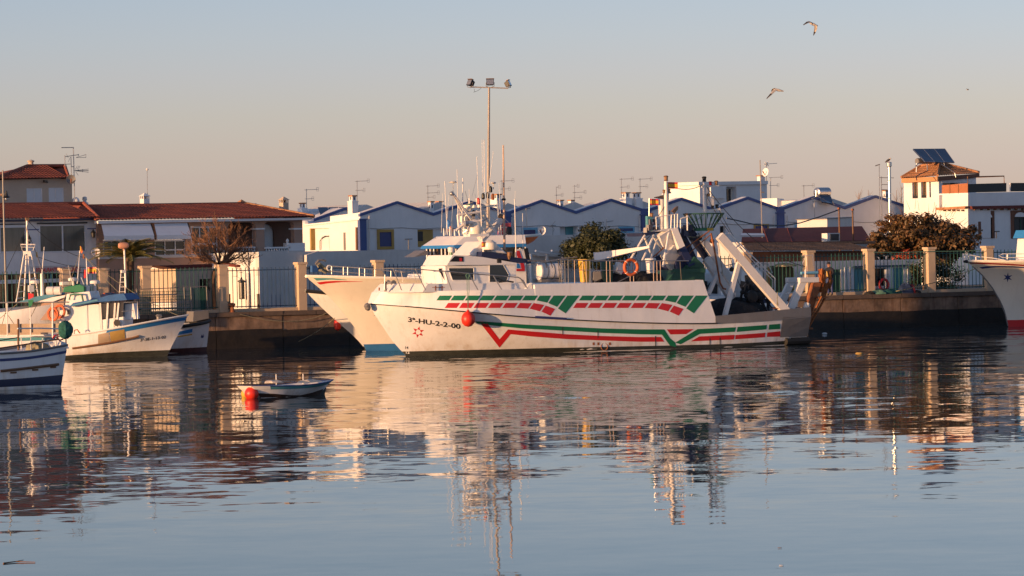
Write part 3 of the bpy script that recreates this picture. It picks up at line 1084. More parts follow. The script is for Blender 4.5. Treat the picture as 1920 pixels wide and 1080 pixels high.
# ---- wheelhouse
def px_outline(lst, z):
    return [H1.world(H1.x_of(px, py, b), b, z) for px, py, b in lst]
zA, zB = 3.10, P1(900, 497, 1.8).z
wh = MB()
lo = [(968, 530, 1.45), (838, 528, 1.3), (822, 528, 0.7)]
lo2 = [(968, 500, 1.42), (834, 498, 1.28), (816, 498, 0.7)]
def sym(l):
    pts = [(H1.x_of(px, py, b), b) for px, py, b in l]
    return pts + [(x, -b) for x, b in reversed(pts)]
wh.loft([H1.world(x, b, zA) for x, b in sym(lo)], [H1.world(x, b, zB) for x, b in sym(lo2)])
A(TR, 'wheelhouse', wh, WHITE, bev=0.03)
bvw = bvh_of(wh)
def glassy(root, name, bv, pts, mat=GLASS, off=0.012, frame=None, fw=1.2):
    c = (sum(p[0] for p in pts) / len(pts), sum(p[1] for p in pts) / len(pts))
    w_ = A(root, name, blob(MB(), bv, pts, off), mat)
    if frame:
        fb = MB()
        loop = [on(bv, x, y, off + 0.01) for x, y in pts]
        if None not in loop:
            fb.tube(loop + [loop[0]], fw * 0.024, 5)
            A(w_, 'frame', fb, frame)
    return w_
glassy(TR, 'window', bvw, [(840.5, 504), (842, 502.4), (886.5, 502), (888, 503.6), (888.6, 524), (887, 525.4), (849.5, 525.6), (847.5, 524)], frame=WHITE, fw=0.8)
glassy(TR, 'front_window', bvw, [(822.5, 503), (829.5, 502.5), (835, 525), (828.5, 525)], frame=WHITE, fw=0.7)
glassy(TR, 'wheelhouse_door', bvw, [(917.5, 497), (943, 496.5), (953.5, 515), (949, 528.5), (917.5, 529)], frame=WHITE, fw=0.5)
vz = MB()
vis = [(838, 497.5), (849, 478.2), (868, 478.6), (905, 482), (940, 488), (969, 493), (968, 496.5), (915, 496.5)]
vz.prism([P1(x, y, 1.5) for x, y in vis], -H1.n * 2.6)
A(TR, 'visor', vz, WHITE)
bvv = bvh_of(vz)
glassy(TR, 'skylight', bvv, [(842.5, 490.5), (852.5, 480.2), (869, 481), (869, 490.8)], BLACK)
A(TR, 'marking', strip(MB(), bvv, [(861, 483.5), (866, 484)], [(861, 490), (866, 490)], 1, 2, 0.02), RED)
# upper bridge: navy band, curved white fin, dome
ub_ = MB()
up_ = [(903, 484.5), (904, 472), (925, 473), (952, 478), (962, 482), (997, 486.5), (996, 493), (962, 493.5), (955, 487)]
ub_.prism([P1(x, y, 1.45) for x, y in up_], -H1.n * 2.9)
A(TR, 'navy_canopy', ub_, NAVY)
fn = MB()
fn.prism([P1(x, y, 0.9) for x, y in ((878, 479), (897, 460), (905, 452), (925, 452), (936, 462), (952, 476), (905, 472), (903, 482))], -H1.n * 1.8)
A(TR, 'funnel_casing', fn, WHITE, bev=0.05)
A(TR, 'satellite_dome', MB().lathe(P1(919, 468, 1.1), [(0.30, 0), (0.33, 0.1), (0.30, 0.3), (0.12, 0.42)], 14), CREAMH, smooth=True)
A(TR, 'radome', MB().lathe(P1(891, 435, 0.6), [(0.10, -0.2), (0.34, -0.1), (0.38, 0.15), (0.30, 0.42), (0.12, 0.56)], 14), CREAMH, smooth=True)
A(TR, 'radome_shelf', MB().box(P1(893, 441, 0.6), (0.95, 0.7, 0.12), 26), WHITE)
# mast cluster
tri = MB()
tri.bar(P1(849, 362, 0.8), P1(904, 441, 0.4), 0.055)
tri.bar(P1(851, 366, 0.8), P1(885, 436, -0.4), 0.06)
tri.bar(P1(940, 412, -0.4), P1(900, 450, -0.4), 0.16, 8, 0.2)
tri.bar(P1(909, 405, 0), P1(932, 440, 0), 0.05)
tri.bar(P1(897, 408, 0), P1(913, 443, 0), 0.06)
tri.bar(P1(858, 403, 0.3), P1(903, 397, 0.3), 0.06)
tri.bar(P1(855, 432, 0.8), P1(875, 416, 0.8), 0.07)
tri.bar(P1(873, 418, 0.8), P1(905, 414, 0.8), 0.09)
tri.bar(P1(858, 403, 0.5), P1(861, 437, 0.5), 0.05)
tri.bar(P1(894, 372, 0), P1(902, 445, 0), 0.05)
A(TR, 'mast_frame', tri, STEELW)
for (xa, ya, xb, yb, b, r) in ((868, 334, 866.5, 440, 0.6, 0.03), (857, 318, 859, 405, 0.3, 0.018), (834, 340, 839, 440, 0.9, 0.022), (842, 366, 836, 440, 0.8, 0.012),
                               (894, 294, 900, 446, 0, 0.018), (904, 262, 906, 430, 0, 0.014), (908, 262, 908.5, 360, -0.2, 0.022), (925, 284, 914, 372, 0.2, 0.014), (965, 374, 968, 490, 1.4, 0.03), (966, 358, 965.5, 374, 1.4, 0.008),
                               (980, 400, 980.5, 470, 0, 0.02), (830, 362, 827.5, 437, -0.8, 0.010), (884, 372, 895, 328, 0.1, 0.008), (901, 372, 905, 470, 0.9, 0.026)):
    A(TR, 'whip_antenna', MB().bar(P1(xa, ya, b), P1(xb, yb, b), r * 0.7, 5, r), STEELW if r > 0.012 else GALV)
A(TR, 'mast', MB().bar(P1(943.5, 272, 0), P1(946, 468, 0), 0.032, 8, 0.055), BUFF, smooth=True)
A(TR, 'mast_collar', MB().lathe(P1(944.5, 374, 0), [(0.08, -0.05), (0.10, 0), (0.08, 0.05)], 8), BLACK)
for (x, y, b, r) in ((849.5, 341.5, 0.8, 0.19), (925, 343, 0.1, 0.13)):
    dsk = MB()
    dsk.lathe(P1(x, y, b), [(r * 0.3, -0.05), (r * 0.9, -0.02), (r, 0.01), (r * 0.5, 0.05)], 12)
    dsk.bar(P1(x, y, b), P1(x, y + (22 if r > 0.15 else 12), b), 0.022)
    A(TR, 'satellite_antenna', dsk, CREAMH)
A(TR, 'mast_clamp', MB().ball(P1(847, 363, 0.8), 0.10), GALV, smooth=True)
A(TR, 'loudspeaker', MB().lathe(P1(939, 406, -0.4), [(0.10, -0.12), (0.14, 0), (0.09, 0.12)], 10, (0.3, 0, 1)), BRASS)
rr_ = random.Random(5)
for (x, y, b, m_) in ((880, 388, 0.2, GREEN), (897, 377, 0.1, RED), (906, 368, 0, BLACK), (914.5, 366, 0, BLACK), (879, 410, 0.3, RED), (873, 411, 0.5, CREAMH), (899, 421, 0.2, ORANGE), (888, 400, 0.2, BLACK), (920, 355, 0.1, BLACK), (924, 369, 0.1, RUST)):
    l_ = MB().lathe(P1(x, y, b), [(0.05, -0.14), (0.075, -0.10), (0.075, 0.08), (0.05, 0.12), (0.03, 0.15)], 8)
    A(TR, 'mast_light', l_, m_)
radar = MB().box(P1(879, 387, 0.2), (1.05, 0.10, 0.12), -20)
radar.lathe(P1(879, 390, 0.2), [(0.13, -0.12), (0.15, 0), (0.10, 0.08)], 10)
A(TR, 'radar_scanner', radar, CREAMH)
radar = MB().box(P1(908, 386, 0), (1.2, 0.10, 0.10), 10)
radar.lathe(P1(903, 402, 0), [(0.16, -0.2), (0.2, 0), (0.10, 0.15)], 10)
A(TR, 'radar_scanner', radar, CREAMH)
jn = MB()
for k in range(16):
    a_ = P1(rr_.uniform(868, 915), rr_.uniform(383, 432), rr_.uniform(-0.5, 0.5))
    jn.bar(a_, a_ + Vector((rr_.uniform(-0.5, 0.5), rr_.uniform(-0.3, 0.3), rr_.uniform(-0.3, 0.3))), 0.022, 5)
A(TR, 'mast_fitting', jn, GALV)
bx_ = MB()
for k in range(9):
    bx_.box(P1(rr_.uniform(866, 906), rr_.uniform(394, 428), rr_.uniform(-0.4, 0.5)), (rr_.uniform(.1, .28), rr_.uniform(.1, .2), rr_.uniform(.1, .28)), rr_.uniform(0, 90))
A(TR, 'mast_box', bx_, CREAMH, kind='stuff')
A(TR, 'searchlight', MB().lathe(P1(874, 420, 0.9), [(0.06, -0.12), (0.14, -0.06), (0.15, 0.1)], 10, (-0.8, -0.5, 0.1)), GALV)
lm_ = MB().bar(P1(880, 372, 0.2), P1(880, 405, 0.2), 0.035)
lm_.bar(P1(897, 383, 0.1), P1(898, 425, 0.1), 0.04)
A(TR, 'light_post', lm_, STEELW)
A(TR, 'floodlight', MB().box(P1(936, 489, 1.9), (0.16, 0.18, 0.2), 20), BLACK)
A(TR, 'horn', MB().lathe(P1(955, 479, 1.5), [(0.04, -0.18), (0.1, 0), (0.12, 0.16)], 8, (0.1, -0.2, 1)), BRASS)
fw_ = MB().bar(P1(907, 460, 1.0), P1(906, 480, 1.0), 0.05)
A(TR, 'exhaust_pipe', fw_, STEELW)
# bow rails
def railing(root, tops, stan, r=0.022, mat=GALV, extra=()):
    m_ = MB().tube([P1(*p) for p in tops], r, 6)
    for e in extra:
        m_.tube([P1(*p) for p in e], r * 0.8, 6)
    rl_ = A(root, 'railing', m_, mat)
    for p, q_ in stan:
        A(rl_, 'stanchion', MB().bar(P1(*p), P1(*q_), r * 0.9), mat)
    return rl_
railing(TR, [(721, 543, 1.0), (722, 515, 1.05), (714, 503.5, 1.05), (738, 503, 1.6), (780, 504.5, 2.1), (838, 509, 2.4), (895, 514, 2.5), (972, 520, 2.5), (981, 526, 2.5), (990, 544, 2.5)],
        [((737, 503, 1.6), (753, 544, 1.6)), ((779, 505, 2.1), (798, 544, 2.1)), ((834, 509, 2.4), (847, 544, 2.4)), ((879, 513, 2.5), (897, 545, 2.5)), ((925, 517, 2.5), (942, 545, 2.5)), ((975, 521, 2.5), (991, 545, 2.5))], 0.026)
railing(TR, [(742, 507, -1.2), (760, 509, -1.5), (820, 511, -2.2)],
        [((775, 510, -1.6), (781, 530, -1.6)), ((811, 511, -2.1), (819, 530, -2.1)), ((752, 508, -1.3), (756, 530, -1.3))], 0.018)
A(TR, 'anchor_winch', MB().lathe(P1(733, 531, 0.2), [(0.14, -0.3), (0.08, -0.1), (0.08, 0.1), (0.14, 0.3)], 10, H1.n), GREYS)
A(TR, 'bollard', MB().lathe(P1(722.5, 536, 0.9), [(0.06, -0.25), (0.06, 0.1), (0.09, 0.12), (0.09, 0.18)], 8), GREYS)
A(TR, 'bollard', MB().bar(P1(711, 545, 0.5), P1(711, 539, 0.5), 0.035), RUST)
A(TR, 'gusset', MB().prism([P1(x, y, 2.52) for x, y in ((983, 546), (997.5, 546), (997.5, 530.5))], -H1.n * 0.25), WHITE)
A(TR, 'mooring_bitt', MB().tube([P1(963, 529, 2.2), (P1(950, 527, 2.1)), P1(935, 529, 2.0)], 0.04), BLACK)
# working deck rail aft of the wheelhouse
rl2 = MB()
rl2.tube([P1(x, y, 2.45) for x, y in ((992, 497, ), (1045, 487), (1090, 488), (1150, 489), (1210, 489), (1291, 489))], 0.026)
rl2.tube([P1(x, y, 2.45) for x, y in ((1046, 506), (1150, 507), (1240, 508))], 0.016)
rla = A(TR, 'railing', rl2, GALV)
for x in (1052, 1059, 1065, 1077, 1092.5, 1099, 1106, 1137, 1143.5, 1181, 1187.5, 1225, 1231.5, 1238):
    lit = x in (1092.5, 1099, 1137, 1143.5, 1181, 1187.5, 1225, 1231.5, 1238, 1077)
    A(rla, 'stanchion', MB().bar(P1(x, 488, 2.45), P1(x + 0.8, 531, 2.45), 0.018 if lit else 0.014), BUFF if lit else GREYS)  # sunlight put into the colour: sunlit posts buff, the others grey
for x, dx_ in ((1022, 3), (1032, 4), (1047, 3), (1275, 3)):
    A(rla, 'stanchion', MB().bar(P1(x, 488, 2.4), P1(x + dx_, 502 if x < 1040 else 530, 2.4), 0.02), BLACK)
A(rla, 'canopy_rod', MB().tube([P1(x, y, 1.9) for x, y in ((990, 489), (1032, 489.5), (1062, 484), (1082, 482))], 0.03), GREYS)
# green machinery housing
gm = MB()
gm.prism([P1(x, y, 1.9) for x, y in ((1247, 531), (1268, 507), (1322, 502), (1322, 530))], -H1.n * 2.6)
A(TR, 'winch_housing', gm, DKGREEN, bev=0.02)
A(TR, 'housing_hood', MB().prism([P1(x, y, 1.7) for x, y in ((1286, 503), (1303, 481), (1321, 497), (1320, 503))], -H1.n * 2.0), DKGREEN, bev=0.02)
A(TR, 'hood_lip', MB().prism([P1(x, y, 1.95) for x, y in ((1257, 511), (1264, 504), (1323, 503), (1323, 511))], -H1.n * 0.06), DKGREEN)
A(TR, 'winch_drum', MB().lathe(P1(1262, 497, 0.2), [(0.5, -1.2), (0.5, -1.1), (0.32, -1.05), (0.32, 1.05), (0.5, 1.1), (0.5, 1.2)], 14, H1.n), NAVY)
# ---- after gantries
def leg(name, a, b_, w, t, mat, label=None):
    return A(TR, name, MB().beam(P1(*a), P1(*b_), t, w, H1.n), mat, label)
plf = MB().prism([P1(x, y, 1.0) for x, y in ((1233, 434), (1250, 429), (1269, 427), (1271, 431), (1252, 434))], -H1.n * 1.6)
A(TR, 'gantry_platform', plf, STEELW)
leg('gantry_leg', (1262, 430, 0.9), (1277, 466, 1.2), 0.32, 0.3, STEELW)
leg('gantry_leg', (1277, 466, 1.2), (1296, 500, 1.6), 0.34, 0.3, NAVY)
leg('gantry_leg', (1243, 436, 0.9), (1262, 486, 0.6), 0.62, 0.3, STEELW)
leg('gantry_leg', (1252, 470, 0.9), (1278, 512, 0.6), 0.80, 0.3, STEELW)
leg('gantry_leg', (1275, 436, -1.0), (1304, 497, -1.6), 0.30, 0.3, NAVY)
leg('gantry_leg', (1294, 436, -1.2), (1330, 488, -1.9), 0.36, 0.3, NAVY)
leg('gantry_leg', (1324, 485, 0.2), (1372, 560, 0.2), 0.34, 0.3, STEELW)
leg('gantry_leg', (1308, 437, -1.2), (1412, 588, -2.0), 0.32, 0.24, STEELW)
leg('gantry_leg', (1349, 442, 2.2), (1477, 588, 2.3), 0.38, 0.26, STEELW)
leg('gantry_strut', (1386, 489, 2.2), (1359, 592, 2.3), 0.19, 0.18, STEELW)
leg('gantry_strut', (1349, 503, 0.6), (1328, 552, 0.9), 0.17, 0.16, STEELW)
leg('gantry_strut', (1388, 499, -1.5), (1376, 590, -1.9), 0.15, 0.15, STEELW)
for (a, b_, r) in (((1209, 441, 0.8), (1183, 485, 1.0), 0.05), ((1226, 441, 0.8), (1204, 489, 1.2), 0.05), ((1234, 440, 0.6), (1221, 485, 1.0), 0.045), ((1254, 436, 1.0), (1243, 500, 1.3), 0.055), ((1224, 440, -0.6), (1240, 470, -0.8), 0.06), ((1207, 441, -0.6), (1226, 490, -0.6), 0.05)):
    A(TR, 'gantry_brace', MB().bar(P1(*a), P1(*b_), r), STEELW)
for (pts, r) in ((((1184, 470), (1205, 455), (1220, 441)), 0.018), (((1222, 484), (1250, 460), (1272, 434)), 0.03), (((1248, 490), (1290, 462), (1330, 433)), 0.03), (((1230, 480), (1252, 452), (1268, 436)), 0.016), (((1280, 488), (1306, 462), (1332, 440)), 0.025),
                 (((1333, 437), (1340, 470), (1345, 500), (1350, 530), (1356, 541), (1361, 542)), 0.045), (((1322, 437), (1321, 480), (1318, 500)), 0.016)):
    A(TR, 'cable', MB().tube([P1(x, y, 0.9) for x, y in pts], r, 5), RUST if r > 0.02 else BLACK)
# exhaust stacks and signal posts
A(TR, 'signal_post', MB().bar(P1(1248.5, 340, 0.6), P1(1250, 430, 0.6), 0.085, 10, 0.13), STEELW, smooth=True)
A(TR, 'exhaust_stack', MB().lathe(P1(1241, 425, 0.1), [(0.12, -0.3), (0.12, 0.2), (0.15, 0.5), (0.16, 1.25), (0.13, 1.27)], 12), STEELW, smooth=True)
A(TR, 'signal_post', MB().bar(P1(1320.5, 342, 0), P1(1323, 432, 0), 0.065, 10, 0.11), STEELW, smooth=True)
def lamp(x, y, b, m_, s_=1.0):
    A(TR, 'signal_lamp', MB().lathe(P1(x, y, b), [(0.06 * s_, -0.10 * s_), (0.09 * s_, -0.08 * s_), (0.07 * s_, -0.05 * s_), (0.08 * s_, 0.05 * s_), (0.10 * s_, 0.08 * s_), (0.05 * s_, 0.11 * s_)], 9), m_)
for x, y, b, m_, s_ in ((1248.8, 334.5, 0.6, BRASS, 1.2), (1320.5, 336, 0, BLACK, 1.2), (1332, 344, 0, RED, 0.9), (1343, 343, 0, BRASS, 1.0), (1328.5, 367, 0, BRASS, 1.0), (1336, 388, 0, BLACK, .9), (1344, 387, 0, BLACK, .9), (1245, 359, 0.6, BRASS, .8), (1254, 358, 0.6, BRASS, .9), (1222, 403, 0.6, BRASS, .9), (1287, 404, 0.4, BRASS, 1.0), (1254, 399, .6, BRASS, 0.9)):
    lamp(x, y, b, m_, s_)
for p_, q_, w_ in (((1316, 350.5, 0), (1348, 348.5, 0), .08), ((1318, 396, 0), (1350, 392, 0), .09), ((1242, 364, .6), (1258, 361, .6), .07)):
    A(TR, 'lamp_crossbar', MB().beam(P1(*p_), P1(*q_), w_, w_), STEELW)
A(TR, 'lamp_stay', MB().bar(P1(1343, 370, 0), P1(1353, 402, 0), 0.02), STEELW)
A(TR, 'lamp_box', MB().box(P1(1331, 377, 0), (0.3, 0.25, 0.42), 26), STEELW)
sp_ = MB().prism([P1(x, y, 0.4) for x, y in ((1261, 396), (1268, 389), (1272, 386.5), (1271, 393), (1266, 399))], -H1.n * 0.2)
sp_.bar(P1(1265, 397, .4), P1(1262, 410, .4), 0.03)
A(TR, 'gantry_spotlight', sp_, BRASS)
pr = MB()
for p, q_ in (((1230, 407), (1271, 401)), ((1230, 407), (1231, 430)), ((1240, 405), (1240, 430)), ((1259, 403), (1258, 428)), ((1265, 402), (1265, 428)), ((1270.5, 401), (1270, 427)), ((1276, 412), (1276, 436)), ((1276, 410), (1290, 406)), ((1288.5, 404), (1289, 432))):
    pr.bar(P1(*p, 1.0), P1(*q_, 1.0), 0.032 if p[0] > 1258 else 0.022)
A(TR, 'platform_rail', pr, STEELW)
tw = MB()
tw.box(P1(1217, 419, 0.2), (0.26, 0.2, 0.68), 26)
A(TR, 'teal_cabinet', tw, TEAL)
tw = MB().prism([P1(x, y, 0.8) for x, y in ((1204, 437), (1232, 434), (1228, 439), (1207, 443))], -H1.n * 1.6)
A(TR, 'dark_shelf', tw, NAVY)
jk = MB()
for k in range(14):
    jk.box(P1(rr_.uniform(1206, 1240), rr_.uniform(414, 436), rr_.uniform(-0.5, 0.7)), (rr_.uniform(.12, .4), rr_.uniform(.1, .2), rr_.uniform(.08, .3)), rr_.uniform(0, 90))
for k in range(12):
    jk.box(P1(rr_.uniform(1276, 1300), rr_.uniform(420, 437), rr_.uniform(-0.5, 0.7)), (rr_.uniform(.12, .4), rr_.uniform(.1, .2), rr_.uniform(.08, .3)), rr_.uniform(0, 90))
A(TR, 'block_and_tackle', jk, NAVY, kind='stuff')
# crow's-nest basket of green bars
bk = MB()
c0 = P1(1320, 433, 0.0)
def ring_(z, rx, ry):
    return [c0 + H1.a * (rx * math.cos(2 * math.pi * k / 20)) + H1.n * (ry * math.sin(2 * math.pi * k / 20)) + Vector((0, 0, z)) for k in range(20)]
bk.loft(ring_(0.0, 0.46, 0.46), ring_(0.14, 0.46, 0.46))
A(TR, 'basket_floor', bk, GREEN)
A(TR, 'basket_edge', MB().box(c0 - H1.a * -0.06 + H1.n * 0.47 + Vector((0, 0, .07)), (0.3, 0.04, 0.13), 26), YEL)
bt_, tp_ = ring_(0.14, 0.46, 0.46), ring_(0.80, 0.98, 0.8)
A(TR, 'basket_rim', MB().tube(tp_ + [tp_[0]], 0.03, 6), DKGREEN)
for p, q_ in zip(bt_, tp_):
    A(TR, 'basket_bar', MB().bar(p, q_, 0.026, 5), DKGREEN)
# ladder rail on the near leg
ld = MB()
ld.tube([P1(x, y, 2.2) for x, y in ((1351, 442), (1368, 437), (1388, 458), (1453, 522), (1453, 546))], 0.028)
ld.tube([P1(x, y, 2.2) for x, y in ((1372, 448), (1386, 463), (1449, 525), (1449, 540))], 0.018)
for a, b_ in (((1389, 457), (1377, 467)), ((1423, 491), (1411, 501)), ((1368, 437), (1356, 447))):
    ld.bar(P1(*a, 2.2), P1(*b_, 2.2), 0.026)
A(TR, 'gantry_handrail', ld, STEELW)
# stern frames
for b, nm in ((2.0, 'stern_frame'), (-1.7, 'stern_frame')):
    sf = MB()
    dx_ = 0 if b > 0 else -22
    sf.beam(P1(1478 + dx_, 588, b), P1(1506 + dx_, 526, b), 0.22, 0.34, H1.n)
    sf.beam(P1(1497 + dx_, 525.5, b), P1(1533 + dx_, 524.5, b), 0.3, 0.24, H1.n)
    sf_ = A(TR, nm, sf, STEELW, bev=0.02)
    A(sf_, 'frame_roller', MB().bar(P1(1523 + dx_, 530, b), P1(1509 + dx_, 584, b), .11, 9), RUST if b > 0 else STEELW, smooth=True)
    A(sf_, 'roller_end', MB().bar(P1(1513.5 + dx_, 568, b), P1(1509 + dx_, 586, b), .13, 9), STEELW, smooth=True)
for k, (x, y) in enumerate(((1484, 537), (1479, 549), (1473, 551))):
    A(TR, 'cleat', MB().box(P1(x, y, 2.05), (0.1, 0.1, 0.06), 26), STEELW)
rg = MB().bar(P1(1510, 505, 1.8), P1(1510, 522, 1.8), 0.03)
rg.tube([P1(x, y, 1.6) for x, y in ((1503, 498), (1512, 478), (1513, 524))], 0.016)
rg.tube([P1(x, y, -1.4) for x, y in ((1503, 480), (1524, 478), (1525, 500))], 0.014)
A(TR, 'stern_light_post', rg, STEELW)
A(TR, 'stern_rail', MB().tube([P1(x, y, 2.3) for x, y in ((1450, 578), (1490, 579.5), (1520, 579))], 0.02), RUST)
A(TR, 'stern_roller', MB().torus(P1(1436, 580, 1.0), 0.42, 0.06, H1.n, 16, 6, 0, math.pi), STEELW)
A(TR, 'hanging_rope', MB().tube([P1(x, y, 2.62) for x, y in ((1458, 548), (1457, 560), (1459, 573), (1457, 573), (1457.5, 562))], 0.018, 5), ROPE)
for x, y, r in ((1410, 556, 0.30), (1427, 552, 0.25), (1418, 540, .2)):
    A(TR, 'trawl_block', MB().lathe(P1(x, y, 1.2), [(r * .6, -0.12), (r, -0.08), (r, 0.08), (r * .6, 0.12)], 10, H1.n), BLACK)
# ---- things that lie on or hang from the trawler
nh = T('net_pile', 'dark heap of net lying behind the grey after bulwark of the trawler', 'fishing net', P1(1375, 592, 0.5))
A(nh, 'net', net_heap(P1(1372, 596, 0.3), 1.5, 1.6, 0.85, 26, seed=4), NETB)
fe = T('fender', 'large round red fender hung on green lines against the hull below the window', 'fender', on(bv1, 877, 590, 0.33))
fc = on(bv1, 877, 590, 0.36)
A(fe, 'ball', MB().lathe(fc, [(0.02, -0.34), (0.16, -0.30), (0.28, -0.17), (0.31, 0), (0.29, 0.14), (0.20, 0.27), (0.08, 0.34), (0.05, 0.40), (0.03, 0.43)], 18), FENR, smooth=True)
A(fe, 'line', MB().tube([fc + Vector((0, 0, .42)), P1(876, 545, 2.75), P1(875.5, 514, 2.52)], 0.013, 5), ROPEG)
A(fe, 'line', MB().tube([fc + Vector((0, 0, .42)), P1(879.5, 545, 2.75), P1(879, 514, 2.52)], 0.013, 5), ROPEG)
A(fe, 'knot', MB().torus(P1(877, 517, 2.56), 0.09, 0.02, H1.n, 8, 5), ROPEG)
lr = T('life_ring', 'bright orange life ring on the deck rail beside the white bucket', 'life ring', P1(1183, 501, 2.52))
A(lr, 'ring', MB().torus(P1(1183.2, 501, 2.56), 0.335, 0.075, H1.n, 28, 10), RINGO, smooth=True)
lb = MB()
for an in (0.8, 2.4, 3.9, 5.5):
    c = P1(1183.2, 501, 2.56) + (H1.a * math.cos(an) + Vector((0, 0, 1)) * math.sin(an)) * 0.335
    lb.torus(c, 0.078, 0.012, H1.a * -math.sin(an) + Vector((0, 0, 1)) * math.cos(an), 10, 5)
A(lr, 'grab_band', lb, WICK)
yb = T('yellow_bin', 'tall yellow plastic bin standing on the working deck behind the rail', 'bin', P1(1096, 528, 1.9))
zb_, zt_ = P1(1096, 529, 1.9).z, P1(1096, 488, 1.9).z
A(yb, 'tub', MB().lathe(Vector((*P1(1096, 528, 1.9).xy, zb_)), [(0.19, 0), (0.27, zt_ - zb_)], 16), YEL, smooth=True)
A(yb, 'rim', MB().lathe(Vector((*P1(1096, 528, 1.9).xy, zt_)), [(0.27, -0.02), (0.31, 0), (0.31, 0.05), (0.26, 0.05)], 16), YEL)
wbk = T('white_bucket', 'white ribbed plastic bucket on the deck to the right of the orange life ring', 'bucket', P1(1220, 512, 2.0))
A(wbk, 'tub', MB().lathe(P1(1220, 512, 2.0), [(0.19, 0), (0.23, 0.60)], 14), WICK, smooth=True)
A(wbk, 'rim', MB().lathe(P1(1220, 512, 2.0) + Vector((0, 0, .6)), [(0.24, -0.02), (0.27, 0.0), (0.25, 0.06), (0.1, 0.09)], 14), WICK)
bo = T('boom', 'white sunlit boom slanting up over the deck rail beside the round tree', 'boom', P1(1120, 484, -1.3))
bm = MB()
a0, a1 = P1(1119, 481.5, -1.3), P1(1219, 463, 2.3)
tdir = (a1 - a0).normalized()
sd = tdir.cross(Vector((0, 0, 1))).normalized()
upv = sd.cross(tdir)
def rc(c, w, h):
    return [c + sd * w * i + upv * h * j for i, j in ((-1, -1), (1, -1), (1, 1), (-1, 1))]
bm.loft(rc(a0, 0.15, 0.19), rc(a1, 0.06, 0.05))
A(bo, 'beam', bm, STEELW, bev=0.01)
A(bo, 'end_plate', MB().loft(rc(a0 - tdir * 0.03, 0.16, 0.205), rc(a0 - tdir * .005, 0.16, 0.205)), STEELW)
rf_ = T('life_raft_canister', 'white barrel shaped life raft canister lying behind the railing aft of the wheelhouse', 'life raft', P1(1030, 525, 0.5))
ax_ = H1.a
A(rf_, 'canister', MB().lathe(P1(1029, 508, 1.2), [(0.30, -0.55), (0.36, -0.52), (0.36, 0.5), (0.30, 0.55)], 18, ax_), WICK, smooth=True)
A(rf_, 'end_cap', MB().lathe(P1(1010, 508, 1.2), [(0.30, -0.1), (0.42, -0.03), (0.42, 0.04), (0.3, 0.08)], 18, ax_), WICK)
for x in (1022, 1034, 1045):
    A(rf_, 'strap', MB().torus(P1(x, 508, 1.2), 0.365, 0.012, ax_, 18, 5), BLACK)
A(rf_, 'cradle', MB().box(P1(1030, 526, 1.2), (1.1, 0.6, 0.12), 26), GREYS)
dj = T('deck_gear', 'jumble of nets, ropes and boxes on the working deck between bin and life ring', 'fishing gear', P1(1150, 530, 1.2))
A(dj, 'box', MB().box(P1(1126, 520, 1.2), (0.7, 0.5, 0.55), 10), GREYS)
A(dj, 'crate', MB().box(P1(1160, 503, 1.6), (0.34, 0.3, 0.46), 40, Matrix.Rotation(0.5, 3, 'Y')), WICK)
A(dj, 'net', net_heap(P1(1155, 531, 1.0), 1.2, 0.8, 0.45, 26, seed=9), NETB)
A(dj, 'net', net_heap(P1(1208, 531, 1.2), 0.8, 0.7, 0.5, 26, seed=12), NETB)
A(dj, 'locker', MB().box(P1(1112, 522, 0.6), (0.9, 0.5, 0.7), 26), WHITE)
A(dj, 'tarpaulin', net_heap(P1(1163, 524, 0.8), 0.6, 0.5, 0.35, 26, seed=22), PINKS)
A(dj, 'pole', MB().bar(P1(1158, 529, 1.8), P1(1200, 508, 1.8), 0.02), GALV)
bp_ = T('dark_bin', 'dark green drum standing on the working deck right of the yellow bin', 'drum', P1(1138, 528, 1.5))
A(bp_, 'drum', MB().lathe(P1(1139, 529, 1.5), [(0.24, 0), (0.27, 0.9), (0.25, 0.93)], 14), DKGREEN, smooth=True)
# flags
def flag(name_pole, root_label, px, py0, py1, w, h, b, Pf=P1, a=None, rect=None):
    pass
def spanish_flag(root, P, a, x0, y0, w, h, d_up=Vector((0, 0, 1)), sag=0.12):
    for (e0, e1, m_, nm) in ((0, .25, RED, 'red_band'), (.25, .75, GOLD, 'yellow_band'), (.75, 1, RED, 'red_band')):
        mb = MB()
        rows = []
        for e in (e0, e1):
            rows.append([P + a * (w * k / 6) + d_up * (-h * e - sag * w * (k / 6) ** 2 * 0.3) + H1.n * (0.04 * math.sin(k * 1.3)) for k in range(7)])
        mb.grid(rows[::-1])
        A(root, nm, mb, m_)
fl = T('spanish_flag', 'red and yellow flag flying from the white signal post above the platform', 'flag', P1(1251, 342, .6))
spanish_flag(fl, P1(1252, 341.5, 0.6), H1.a, 0, 0, 0.50, 0.30)
A(fl, 'halyard', MB().bar(P1(1250.6, 341, .6), P1(1251.4, 355, .6), 0.01, 4), ROPE)
fl = T('spanish_flag', 'faded red and yellow flag on the thin staff left of the exhaust stack', 'flag', P1(1218, 372, .2))
spanish_flag(fl, P1(1218.5, 373, 0.2), H1.a, 0, 0, 0.42, 0.28)
A(fl, 'staff', MB().bar(P1(1217.5, 372, .2), P1(1217, 412, .2), 0.022), GALV)
